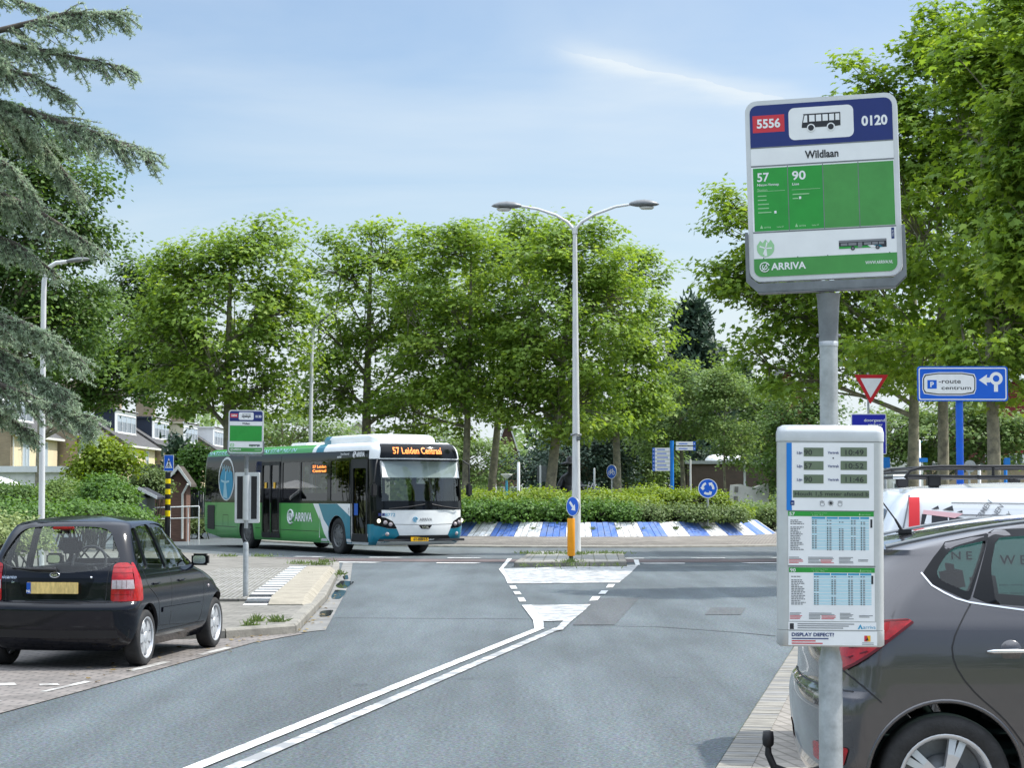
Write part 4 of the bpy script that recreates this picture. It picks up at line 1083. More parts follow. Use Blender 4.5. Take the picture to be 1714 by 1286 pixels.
    for kind, sg in (('right', -1), ('left', 1)):
        for x in (.98, 2.0):
            y = sg * (sh.side_y(x, .93)); b = MB()
            b.lathe([(0, sg * .004), (.05, sg * .004), (.055, -sg * .006)], (x, y, .93), 'y', 20); cup = b.build('handle_cup', 'grey_paint', t)
            b = MB(); b.tube([(x - .115, y + sg * .012, .93), (x - .09, y + sg * .032, .932), (x, y + sg * .04, .934), (x + .09, y + sg * .032, .932), (x + .115, y + sg * .012, .93)], [.005, .011, .012, .011, .004], 8); b.build('door_handle', 'chrome', t)
        b = MB(); y = sg * (sh.side_y(2.6, 1.1) + .12); b.lathe([(0, -.06), (.06, -.055), (.09, -.02), (.09, .02), (.05, .08), (0, .1)], (2.62, y, 1.12), 'x', 18); b.tube([(2.66, sg * sh.side_y(2.66, 1.08), 1.08), (2.64, y, 1.09)], .025, 8); b.build('mirror', 'grey_paint', t)
        b = MB(); patch(b, sh, 'front', round_poly([(sg * .45, .72), (sg * .50, .88), (sg * .76, .92), (sg * .80, .78)], .04), .006, .06); b.build('headlamp', 'lamp_clear', t)
        for x in WX:                                      # lip of the wheel arch
            b = MB(); b.tube([(x + .372 * math.cos(w), sg * (sh.side_y(x + .372 * math.cos(w), .325 + .372 * math.sin(w)) - .004), .325 + .372 * math.sin(w)) for w in np.linspace(R(-5), R(185), 30)], .012, 6); b.build('arch_lip', 'grey_paint', t)
        # roof gutter strip
        b = MB(); b.tube([(x, sg * .53, sh.roof_z(x, .53) + .003) for x in np.linspace(.45, 1.9, 18)], .012, 6); b.build('roof_strip', 'galv_dark', t)
    # spoiler tip, aerial, tow bar, badge, plate
    b = MB(); b.box((.355, 0, 1.405), (.15, .92, .035), bevel=.014); b.build('spoiler', 'grey_paint', t)
    b = MB(); ax, ay = .60, -.08; zz = sh.roof_z(ax, ay)
    ax = .62; ay = -.15; zz = sh.roof_z(ax, ay)
    b.box((ax, ay, zz + .012), (.09, .04, .03), bevel=.012); b.tube([(ax - .015, ay, zz + .02), (ax - .05, ay, zz + .08)], [.009, .006], 6); b.tube([(ax - .05, ay, zz + .08), (ax - .20, ay, zz + .285)], [.0045, .003], 6); b.build('aerial', 'black', t)
    b = MB(); b.tube([(.3, 0, .30), (.02, 0, .27), (-.07, 0, .30), (-.10, 0, .37), (-.10, 0, .42)], [.02, .02, .02, .018, .014], 8); b.lathe([(0, .042), (.026, .036), (.03, .0), (.028, -.03), (.018, -.04)], (-.10, 0, .445), 'z', 14)
    b.xform(Matrix.Translation((0, -.25, 0))); b.build('tow_bar', 'black', t)
    b = MB(); b.tube([(sh.rear_x(.06, 1.0 + .035 * math.sin(w)) - .006, .06 * math.cos(w), 1.0 + .035 * math.sin(w)) for w in np.linspace(0, 6.283, 24, endpoint=False)], .006, 6, closed=True); b.build('badge', 'chrome', t)
    for x in WX:
        for sg in (-1, 1): wheel(t, x, sg * .755, .315, .20, .215, 5, 'rim_silver', sg, True)
    for x in (1.35, 2.2):
        for y in (-.36, .36):
            b = MB(); b.box((x - .28, y, .85), (.14, .48, .6), Matrix.Rotation(R(-12), 3, 'Y'), bevel=.06); b.box((x, y, .55), (.5, .5, .18), bevel=.06); s_ = b.build('seat', 'seat', t)
            b = MB(); b.box((x - .38, y, 1.22), (.09, .26, .17), Matrix.Rotation(R(-10), 3, 'Y'), bevel=.045); b.build('headrest', 'seat', s_)
    b = MB(); b.box((2.55, 0, .92), (.4, 1.4, .2), bevel=.06); b.build('dashboard', 'seat', t)
make_mpv()

# ------------------------------------------------------------------ white van with a roof rack
def make_van():
    yd = 12.5
    t = thing('parked_van', 'white van with red stripe, lettering and black roof rack beyond the grey car', 'van', (2.10, yd + .90, .036), R(-1.5))
    keys = [(.22, .08, 4.2, .80, .15, .2, .4, .4, .02, .05), (.40, .0, 4.32, .86, .08, .2, .45, .45, .03, .12), (.62, .0, 4.34, .885, .08, .2, .45, .45, .03, .14), (.80, .05, 4.28, .89, .08, .2, .5, .5, .03, .16), (.98, .09, 4.05, .885, .08, .2, .6, .55, .03, .2), (1.10, .13, 3.55, .875, .08, .2, .5, .5, .03, .18),
        (1.2, .17, 3.25, .86, .08, .2, .4, .45, .03, .15), (1.45, .27, 2.85, .815, .09, .2, .35, .4, .04, .13), (1.65, .36, 2.5, .765, .11, .2, .3, .36, .05, .1), (1.72, .41, 2.35, .735, .2, .22, .3, .35, .06, .1), (1.755, .46, 2.25, .68, .24, .26, .3, .35, .06, .1)]
    keys = [(k_[0] * .972, k_[1] - .06, k_[2], k_[3], .05) + tuple(k_[5:]) for k_ in keys]
    sh = Shell(keys, .045)
    b = MB(); sh.mesh(b, 40); o = b.build('body', 'van_white', t)
    c = MB()
    for x in (.75, 3.45):
        c.plate(disc_pts(x, .325, .36, 40), -1, -.6); c.plate(disc_pts(x, .325, .36, 40), .6, 1)
    boolean(o, cutter_of(c, 'black')); smooth_angle(o, 38)
    b = MB(); patch(b, sh, 'rear', round_poly([(-.68, 1.08), (-.60, 1.58), (.60, 1.58), (.68, 1.08)], .08), .005, .08); b.build('rear_window', 'dark_glass', t)
    b = MB(); patch(b, sh, 'front', round_poly([(-.68, 1.22), (-.54, 1.66), (.54, 1.66), (.68, 1.22)], .08), .005, .08); b.build('windscreen', 'dark_glass', t)
    for kind, sg in (('right', -1), ('left', 1)):
        b = MB(); patch(b, sh, kind, round_poly([(2.1, 1.15), (2.05, 1.6), (2.4, 1.58), (2.95, 1.22), (2.95, 1.15)], .05), .005, .08); b.build('cab_window', 'dark_glass', t)
        b = MB(); patch(b, sh, kind, [(.36, .5), (.385, .9), (.43, 1.60), (.432, 1.655), (.50, 1.655), (.497, 1.60), (.46, .9), (.44, .5)], .014, .025); b.build('red_stripe', 'red_tape', t)
        b = MB(); seam(b, sh, kind, [(.30, .45), (.28, .95), (.345, 1.3), (.39, 1.47), (.44, 1.67)], .009, .006); seam(b, sh, kind, [(.72, 1.545), (1.4, 1.53), (2.0, 1.50)], .008, .006); seam(b, sh, kind, [(.70, 1.62), (1.4, 1.61), (2.0, 1.59)], .006, .006)
        seam(b, sh, kind, [(1.98, 1.65), (2.0, .45)], .008); b.build('panel_seam', 'ink_grey', t)
        b = MB(); patch(b, sh, kind, round_poly([(.03, .62), (.08, 1.0), (.2, 1.2), (.24, 1.2), (.2, .62)], .03), .006, .06); b.build('tail_lamp', 'lamp_red', t)
        q = kind == 'left'
        b = MB(); sgx = -1 if q else 1
        def tx(s_, a, z, h, w=None, rot=0.0, m=0):
            tmp = MB(); tmp.text(s_, 0, 0, h, 0, rot=rot, align='l', bold=.01, width=w); f = sh.fn(kind, .006)
            b.add([f(a + p[0] * sgx, z + p[2]) for p in tmp.v], tmp.f, m)
        for s_, a in (('ERMEN', .87), ('JNEN', .96), ('EY', 1.05)): tx(s_, a, 1.51, .034, rot=R(52) * sgx, m=1)
        tx('N E', .68, 1.265, .052, .13); tx('W E R K', .98, 1.235, .06, .34)
        for i in range(4): tx('---- -------- ----', .97, 1.10 - i * .05, .02, .26 - .03 * (i % 2))
        b.build('lettering', ['ink', 'ink_grey'], t)
        b = MB()                                          # printed picture of rooftops
        for P in ([(0.500, 1.484), (0.510, 1.548), (0.615, 1.544), (0.770, 1.523), (0.765, 1.487)], [(0.570, 1.578), (0.615, 1.602), (0.620, 1.581)], [(0.640, 1.575), (0.705, 1.602), (0.710, 1.569)], [(0.730, 1.563), (0.765, 1.572), (0.765, 1.557)]): patch(b, sh, kind, P, .005, .1)
        pr = b.build('printed_picture', 'ink', t)
        b = MB(); patch(b, sh, kind, [(0.515, 1.549), (0.520, 1.575), (0.770, 1.551), (0.715, 1.523)], .008, .1); b.build('printed_roof', 'pink', pr)
        b = MB(); patch(b, sh, kind, [(0.520, 1.487), (0.540, 1.544), (0.570, 1.541), (0.565, 1.487)], .008, .1); patch(b, sh, kind, [(0.670, 1.487), (0.670, 1.526), (0.677, 1.525), (0.677, 1.487)], .008, .1); b.build('printed_wall', 'sign_white', pr)
    rk = MB(); zr = 1.785
    for sg in (-1, 1):
        y = sg * .60
        rk.tube([(.44, y, zr + .005), (.8, y, zr), (1.6, y, zr), (2.5, y, zr - .01)], .011, 8)
        rk.tube([(.44, y, zr), (.47, y, zr + .04), (.54, y, zr + .06), (.66, y, zr + .066), (1.6, y, zr + .066), (2.45, y, zr + .06), (2.5, y, zr)], .010, 8)
        for x in (1.0, 1.5, 2.0): rk.tube([(x, y, zr), (x, y, zr + .066)], .010, 6)
        for x in (.62, 1.4, 2.2): rk.box((x, y, zr - .03), (.085, .05, .075), bevel=.01)
    for x in (.44, .9, 1.4, 1.9, 2.4): rk.tube([(x, -.62, zr), (x, .62, zr)], .012, 8)
    for dz in (.03, .062): rk.tube([(.46 if dz < .05 else .55, -.60, zr + dz), (.46 if dz < .05 else .55, .60, zr + dz)], .008, 8)
    r_ = rk.build('roof_rack', 'black', t)
    b = MB(); b.cyl((.36, -.60, zr), (.44, -.60, zr), .014, n=10); b.cyl((.36, .60, zr), (.44, .60, zr), .014, n=10); b.build('rack_end', 'chrome', r_)
    for x in (.75, 3.45):
        for sg in (-1, 1): wheel(t, x, sg * .78, .31, .19, .20, 6, 'rim_grey', sg)
make_van()
# ------------------------------------------------------------------ the bus
def make_bus():
    t = thing('city_bus', 'green, teal and white city bus turning out of the roundabout', 'bus', (-3.771, 56.516, .006), -1.045)
    t.scale = (1.073,) * 3
    keys = [(.27, -9.2, 2.40, 1.21, .15, .2, .4, .4, .03, .16), (.36, -9.3, 2.58, 1.25, .15, .22, .42, .42, .03, .18), (.55, -9.36, 2.68, 1.272, .15, .22, .42, .42, .03, .18), (.80, -9.38, 2.71, 1.275, .15, .22, .42, .42, .03, .18), (1.1, -9.38, 2.71, 1.275, .15, .22, .42, .42, .03, .18),
        (1.31, -9.38, 2.69, 1.275, .15, .22, .42, .42, .03, .18), (2.0, -9.36, 2.60, 1.27, .15, .22, .40, .40, .03, .16), (2.45, -9.32, 2.50, 1.262, .15, .22, .38, .38, .03, .14), (2.68, -9.27, 2.42, 1.235, .16, .22, .35, .36, .03, .12), (2.80, -9.22, 2.33, 1.17, .18, .22, .32, .34, .03, .12), (2.87, -9.14, 2.22, 1.07, .2, .24, .3, .32, .03, .12)]
    sh = Shell(keys, .06, ns=92)
    b = MB(); sh.mesh(b, 40); sh.mesh(b, 34, 0, .05, True, .04, .42)
    o = b.build('body', ['bus_white', 'bus_green', 'black_gloss', 'teal', 'black'], t)
    AX = (.12, -5.98)
    c = MB()
    for x in AX:
        c.plate(disc_pts(x, .47, .53, 44), -1.4, -.75); c.plate(disc_pts(x, .47, .53, 44), .75, 1.4)
    c.plate([(-9.8, .0), (-9.8, .50), (-9.3, .45), (-8.1, .275), (-8.1, .0)], -1.5, 1.5)
    boolean(o, cutter_of(c, 'black'))
    wins = [round_poly(p, .06) for p in ([(-3.42, 1.38), (-2.28, 1.38), (-2.28, 2.42), (-3.42, 2.42)], [(-2.2, 1.38), (-.50, 1.38), (-.50, 2.42), (-2.2, 2.42)], [(-.30, 1.38), (.82, 1.38), (.82, 2.42), (-.30, 2.42)])]
    doorp = [round_poly(p, .05) for p in ([(-4.80, .48), (-4.30, .48), (-4.30, 2.36), (-4.80, 2.36)], [(-4.20, .48), (-3.66, .48), (-3.66, 2.36), (-4.20, 2.36)], [(1.08, .55), (1.84, .55), (1.84, 2.22), (1.08, 2.22)])]
    c = MB()
    for p in wins: c.plate(p, -1.6, 1.6)
    for p in doorp: c.plate(p, -1.6, -.6)
    for p in doorp: pass
    wsc = round_poly([(-1.13, 1.38), (-1.10, 2.40), (1.10, 2.40), (1.13, 1.38)], .06)
    boolean(o, cutter_of(c, 'black'))
    c = MB(); xprism(c, wsc, 1.6, 3.2); c.plate(round_poly([(-8.0, 1.45), (-5.2, 1.45), (-5.2, 2.42), (-8.0, 2.42)], .06), .6, 1.6); boolean(o, cutter_of(c, 'black'))
    me = o.data
    names = [m.name for m in me.materials]
    def idx(n):
        nm = M[n].name
        for i, q in enumerate(me.materials):
            if q.name == nm: return i
    iw, ig, ik, itl, ibk = [idx(n) for n in ('bus_white', 'bus_green', 'black_gloss', 'teal', 'black')]
    for p in me.polygons:
        if p.material_index == ibk: continue
        q = p.center; ay = abs(q.y); yin = sh.side_y(q.x, q.z) if q.x < 2.2 else 9
        if q.x < 1.9 and ay < yin - .035 and q.z < 2.8: p.material_index = ik; continue       # inner lining and cut edges
        mi = iw
        if q.x < 1.98 or ay > 1.13:
            if 1.31 < q.z < 2.66 and (q.x < 1.98): mi = ik
            elif q.z >= 2.66 and q.z < 2.90: mi = ig if q.x < -1.55 else (itl if -1.33 < q.x < -.86 else iw)
            elif q.z <= 1.31 and q.x < -.95: mi = ig
            elif q.x >= 1.9: mi = (ik if .80 < q.z < 2.45 else (itl if q.z <= .80 else iw))
        if q.x < -9.15 and q.z < 2.8: mi = ig
        if q.z <= .275: mi = ik
        p.material_index = mi
    smooth_angle(o, 35)
    arch = [(.12 + .535 * math.cos(R(a)), .47 + .535 * math.sin(R(a))) for a in range(-19, 200, 8)]
    for kind in ('right', 'left'):
        b = MB(); patch(b, sh, kind, [(-1.02, 1.305), (.13, 1.305), (.93, .98), (.93, .29)] + arch + [(-.40, .31), (-.39, .69), (-.69, .89)][1:], .004, .1); b.build('teal_sweep', 'teal', t)
        b = MB(); patch(b, sh, kind, [(-1.37, 1.305), (-1.02, 1.305), (-.69, .89), (-.41, .70), (-.41, .285), (-.66, .52), (-.86, .80)], .0045, .1); b.build('white_sweep', 'bus_white', t)
    b = MB(); patch(b, sh, 'right', [(-.41, .285), (-.95, .285), (-.95, 1.0), (-.86, .80), (-.66, .52)], .0045, .1); b.build('green_panel', 'bus_green', t)
    for kind in ('right', 'left'):
        for p in wins: b = MB(); patch(b, sh, kind, p, -.015, .3); b.build('side_window', 'bus_glass', t)
    b = MB(); patch(b, sh, 'left', round_poly([(-8.0, 1.45), (-5.2, 1.45), (-5.2, 2.42), (-8.0, 2.42)], .06), -.015, .3); b.build('side_window', 'bus_glass', t)
    for i, (x0, x1, z0) in enumerate(((-4.85, -4.26, .34), (-4.24, -3.60, .34), (1.0, 1.93, .34))):
        b = MB(); zt = 2.44
        pts = round_poly([(x0, z0), (x1, z0), (x1, zt), (x0, zt)], .04)
        hole = [doorp[i][q] for q in range(len(doorp[i]))]
        f = sh.fn('right', .012); n = len(pts)
        b.add([f(*p) for p in pts] + [f(*p) for p in hole], [(q, (q + 1) % n, n + (q + 1) % n, n + q) for q in range(n)], 0, False)
        seam(b, sh, 'right', [(x0, z0), (x0, zt), (x1, zt), (x1, z0)], .03, .018)
        b.tube([f(x0 + .1 if i != 1 else x1 - .1, 1.0), f(x0 + .1 if i != 1 else x1 - .1, 1.9)], .012, 6)
        d = b.build('door', 'galv_dark' if False else 'black', t)
        b = MB(); patch(b, sh, 'right', doorp[i], -.012, .3); b.build('door_glass', 'bus_glass', d)
        if i < 2: b = MB(); patch(b, sh, 'right', [(x0 + .2, 1.72), (x0 + .34, 1.72), (x0 + .34, 1.88), (x0 + .2, 1.88)], .008, .2); b.build('door_sticker', 'plate_yellow', d)
        else: b = MB(); patch(b, sh, 'right', [(1.16, 1.02), (1.38, 1.02), (1.38, 1.32), (1.16, 1.32)], .006, .2); b.build('door_sticker', 'sign_blue', d)
    # front
    b = MB(); patch(b, sh, 'front', wsc, -.015, .2); b.build('windscreen', 'screen_glass', t)
    b = MB(); f = sh.fn('front', .005); o1 = round_poly([(-1.22, 1.15), (-1.24, 2.44), (1.24, 2.44), (1.22, 1.15)], .06); n = len(o1)
    o1f = fine_poly([(-1.215, 1.16), (1.215, 1.16), (1.235, 2.44), (-1.235, 2.44)], .1); i1f = []
    cc = Vector((0, 1.9))
    def inn(p): 
        x = max(-1.115, min(1.115, p[0])); z = max(1.385, min(2.395, p[1])); return (x, z)
    i1 = [inn(p) for p in o1f]; n = len(o1f)
    b.add([f(*p) for p in o1f] + [f(*p) for p in i1], [(q, (q + 1) % n, n + (q + 1) % n, n + q) for q in range(n)], 0, True); b.build('windscreen_surround', 'black_gloss', t)
    b = MB(); patch(b, sh, 'front', round_poly([(-1.12, 2.47), (-1.04, 2.84), (1.04, 2.84), (1.12, 2.47)], .04), .012, .07); dd = b.build('destination_display', 'black_gloss', t)
    b = MB(); surf_text(b, sh, 'front', '57 Leiden Centraal', -.10, 2.58, .17, .02, width=1.36, bold=.012); tag(b.build('lettering', 'amber_led', dd))
    b = MB(); patch(b, sh, 'right', [(-1.56, 2.10), (-.42, 2.10), (-.42, 2.36), (-1.56, 2.36)], .004, .3); dd = b.build('side_display', 'black_gloss', t)
    b = MB(); surf_text(b, sh, 'right', '57 Leiden', -.99, 2.25, .075, .008, width=.85, bold=.015); surf_text(b, sh, 'right', 'Centraal', -.99, 2.14, .075, .008, width=.85, bold=.02); b.build('lettering', 'amber_led', dd)
    for sg in (-1, 1):
        b = MB(); patch(b, sh, 'front', round_poly([(sg * 1.262, 1.0), (sg * 1.05, .97), (sg * .86, .87), (sg * .76, .69), (sg * 1.0, .70), (sg * 1.262, .78)], .03), .006, .05); hl = b.build('headlamp', 'black_gloss', t)
        for y, z, m in ((1.17, .885, 'head_lamp'), (1.04, .845, 'lamp_clear'), (.92, .80, 'lamp_clear')):
            b = MB(); b.lathe([(0, .03), (.03, .026), (.052, .005), (.056, -.02)], (sh.front_x(sg * y, z) + .008, sg * y, z), 'x', 18); b.build('lamp_lens', m, hl)
        b = MB(); patch(b, sh, 'front', [(sg * 1.262, .79), (sg * 1.0, .695), (sg * .76, .685), (sg * .69, .525), (sg * .88, .36), (sg * 1.235, .30)], .004, .06); bp = b.build('bumper_corner', 'teal', t)
        b = MB(); b.lathe([(0, .025), (.035, .02), (.05, 0), (.06, -.02)], (sh.front_x(sg * .98, .56) + .006, sg * .98, .56), 'x', 16); b.build('fog_lamp', 'lamp_clear', bp)
        b = MB(); x, y, z = 2.46, sg * 1.36, 1.66
        b.box((x, y, z), (.10, .17, .34), bevel=.04); b.tube([(2.36, sg * 1.22, 2.42), (2.52, sg * 1.33, 2.3), (2.47, sg * 1.36, 1.85)], .02, 6); b.build('mirror', 'black', t)
    b = MB(); patch(b, sh, 'front', [(-.70, .52), (.70, .52), (.88, .365), (-.88, .365)], .005, .08); b.build('lower_bumper', 'black', t)
    b = MB(); b.box((sh.front_x(0, .43) + .012, -.16, .425), (.012, .50, .11), bevel=.003); pl = b.build('number_plate', 'plate_yellow', t)
    b = MB(); tmp = MB(); tmp.text('61-BBH-5', 0, 0, .07, 0, bold=.03, width=.40); xx = sh.front_x(0, .43) + .0195; b.add([(xx, -.14 + p[0], .39 + p[2]) for p in tmp.v], tmp.f); b.build('lettering', 'ink', pl)
    b = MB(); surf_text(b, sh, 'front', 'ARRIVA', -.02, .885, .075, .006, align='c', width=.36)
    surf_text(b, sh, 'front', '8772', -.93, 1.0, .085, .006, 1, width=.25, bold=0.0)
    for y in (-1.16, -1.09): patch(b, sh, 'front', [(y - .028, 1.01), (y + .028, 1.01), (y + .028, 1.08), (y - .028, 1.08)], .006, .1, 2)
    f = sh.fn('front', .008)
    def swirl(f, cx, cz, r, mi):
        b.tube([f(cx + r * math.cos(w), cz + r * math.sin(w)) for w in np.linspace(0, 5.3, 22)], r * .13, 5, mi); b.tube([f(cx + r * .5 * math.cos(w) + r * .05, cz + r * .5 * math.sin(w)) for w in np.linspace(2, 7.2, 16)], r * .14, 5, mi); b.tube([f(cx - r * .6, cz - r * .8), f(cx + r * .6, cz + r * .9)], r * .1, 5, mi)
    swirl(f, -.31, .92, .06, 3)
    b.build('lettering', ['ink_grey', 'table_head', 'sign_navy', 'table_head'], t)
    b = MB(); patch(b, sh, 'front', round_poly([(-.22, .775), (.16, .775), (.08, .685), (-.14, .685)], .02), .008, .1); bd = b.build('badge', 'black_gloss', t)
    b = MB(); surf_text(b, sh, 'front', 'VDL', -.03, .70, .055, .012, width=.22, bold=.04); b.build('lettering', 'chrome', bd)
    b = MB(); seam(b, sh, 'front', [(-.83, .80), (0, .79), (.83, .80)], .01)
    for kind in ('right', 'left'):
        seam(b, sh, kind, [(-9.2, .62), (-6.7, .60)], .014); seam(b, sh, kind, [(-5.3, .60), (-4.95, .60)], .014); seam(b, sh, kind, [(-3.55, .58), (-1.0, .57)], .014); seam(b, sh, kind, [(-3.53, .3), (-3.53, 2.6)], .012); seam(b, sh, kind, [(.94, .3), (.94, 2.4)], .02)
        seam(b, sh, kind, [(-6.62, .33), (-6.62, 1.3)], .01); seam(b, sh, kind, [(-8.3, .3), (-8.3, 1.3)], .01); seam(b, sh, kind, [(-7.75, .62), (-7.75, .95), (-7.35, .95), (-7.35, .62)], .014)
    b.build('panel_seam', 'black', t)
    b = MB()
    for sg, x0 in ((-1, -.95), (1, .1)):
        y0, y1 = (-.05, -.98) if sg < 0 else (.15, 1.0)
        b.tube([sh.fn('front', .03)(y0, 1.30), sh.fn('front', .05)(y1 * .5, 1.24), sh.fn('front', .035)(y1, 1.19)], [.018, .014, .012], 6)
    b.build('wiper', 'black', t)
    # side lettering and stickers
    b = MB(); surf_text(b, sh, 'right', 'ARRIVA', -1.99, .83, .235, .008, width=1.15, bold=.03)
    fr = sh.fn('right', .01); swirl(fr, -2.83, .94, .185, 0)
    surf_text(b, sh, 'right', 'ARRIVA', 1.49, 2.515, .12, .016, width=.5, bold=.03); swirl(fr, 1.13, 2.57, .075, 0)
    surf_text(b, sh, 'right', 'holland', .55, 2.57, .06, .008, width=.5, bold=.0); surf_text(b, sh, 'right', 'zuid', .22, 2.50, .06, .008, width=.25)
    surf_text(b, sh, 'right', 'REKERPAS STAP NU IN', -4.3, 2.71, .11, .012, 1, width=3.3, bold=.0); surf_text(b, sh, 'right', 'MATERRADE', -8.0, 2.71, .11, .012, 1, width=2.2, bold=.0)
    surf_text(b, sh, 'right', 'VITALE', -8.9, 1.34, .06, .008, 2, width=.5)
    surf_text(b, sh, 'right', '8', .84, 1.14, .07, .008, 2); surf_text(b, sh, 'right', '7', .84, 1.05, .07, .008, 2)
    b.build('lettering', ['sign_white', 'table_blue', 'ink_grey'], t)
    cx, cz, rx, rz = -7.5, 2.0, .62, .64
    el = lambda s, n=40: [(cx + rx * s * math.cos(w), cz + rz * s * math.sin(w)) for w in np.linspace(0, 2 * math.pi, n, endpoint=False)]
    b = MB(); patch(b, sh, 'right', el(1.0), .006, .15, 0); patch(b, sh, 'right', el(.9), .009, .15, 1)
    pic = [(cx + .52 * math.cos(w), cz - .08 + .52 * math.sin(w)) for w in np.linspace(R(185), R(355), 20)] + [(cx + .46, cz + .18), (cx + .3, cz + .25), (cx + .2, cz + .18), (cx + .08, cz + .28), (cx - .05, cz + .2), (cx - .18, cz + .32), (cx - .36, cz + .22), (cx - .46, cz + .1)]
    patch(b, sh, 'right', pic, .012, .15, 2)
    patch(b, sh, 'right', [(cx - .22, cz - .54), (cx - .15, cz - .1), (cx - .02, cz - .1), (cx + .12, cz - .58)], .015, .15, 3)
    for ang in (80, 5, 170, 262): 
        c_, s_ = math.cos(R(ang)), math.sin(R(ang)); seam(b, sh, 'right', [(cx - .08, cz - .1), (cx - .08 + .32 * c_, cz - .1 + .32 * s_)], .06, .018, 3)
    for i in range(4): seam(b, sh, 'right', [(cx - .38 + i * .18, cz + .46 - i * .03), (cx - .30 + i * .18, cz + .27 - i * .03), (cx - .24 + i * .18, cz + .36)], .025, .012, 3)
    b.build('round_sticker', ['sign_white', 'black_gloss', 'table_head', 'table_blue'], t)
    b = MB(); patch(b, sh, 'right', round_poly([(-8.98, .52), (-8.40, .50), (-8.40, 1.23), (-8.98, 1.23)], .03), .006, .2)
    for i in range(9): z = .56 + i * .075; b.box((-8.69, -1.29, z), (.56, .015, .02))
    b.build('engine_grille', 'black', t)
    # roof pod, roof hatches
    b = MB(); pk = [(2.86, -1.72, 1.75, .90, .25, .25, .3, .3, .03, .05), (3.0, -1.70, 1.68, .90, .25, .25, .3, .3, .03, .05), (3.09, -1.62, 1.52, .85, .25, .25, .3, .3, .03, .05)]
    sp = Shell(pk, .05, ns=30); sp.mesh(b, 10); pod = b.build('roof_unit', ['bus_white', 'teal'], t)
    for p in pod.data.polygons: p.material_index = 1 if -1.62 < p.center.x < -1.1 else 0
    b = MB(); b.box((-4.4, .1, 2.95), (1.1, .9, .1), bevel=.03); b.build('roof_hatch', 'bus_white', t)
    for x in AX:
        for sg in (-1, 1): wheel(t, x, sg * 1.10, .475, .28, .285, 8, 'rim_grey', sg, hub_r=.07)
    # interior
    b = MB(); b.box((-3.3, 0, .40), (11.8, 2.3, .06)); b.build('floor', 'seat', t)
    sproto = None
    for x in (-7.4, -6.6, -3.1, -2.3, -1.5):
        for y in (-.72, .72):
            if y < 0 and x < -4 and False: continue
            b = MB(); b.box((x, y, .85), (.45, .85, .1), bevel=.04); b.box((x - .22, y, 1.2), (.09, .85, .75), bevel=.04); b.box((x, y, .6), (.1, .7, .4)); b.build('seat', 'seat', t)
    b = MB(); b.box((1.35, .65, .95), (.5, .5, .12), bevel=.04); b.box((1.12, .65, 1.4), (.12, .5, .85), bevel=.05); b.build('driver_seat', 'seat', t)
    b = MB(); b.box((2.18, 0, 1.02), (.35, 2.1, .5), bevel=.08); b.build('dashboard', 'seat', t)
    b = MB(); b.tube([(1.95 + .06 * math.sin(w), .65 + .22 * math.cos(w), 1.35 + .2 * math.sin(w)) for w in np.linspace(0, 6.283, 24, endpoint=False)], .016, 6, closed=True); b.build('steering_wheel', 'black', t)
    b = MB()
    for x, y in ((-3.5, -.6), (-3.5, .6), (-2.6, .35), (-1.9, -.35), (-.4, -.5), (.9, -.6), (-4.9, .4)): b.cyl((x, y, .43), (x, y, 2.7), .018, n=8)
    b.build('grab_pole', 'plate_yellow', t)
    b = MB(); b.add([(2.30, -1.08, 2.41), (2.30, 1.08, 2.41), (2.40, 1.10, 1.99), (2.40, -1.10, 1.99)], [(0, 1, 2, 3)]); b.box((2.40, 0, 1.985), (.02, 2.2, .02)); b.build('upper_panel', 'white', t)  # white panel behind the top of the windscreen
    return t
make_bus()

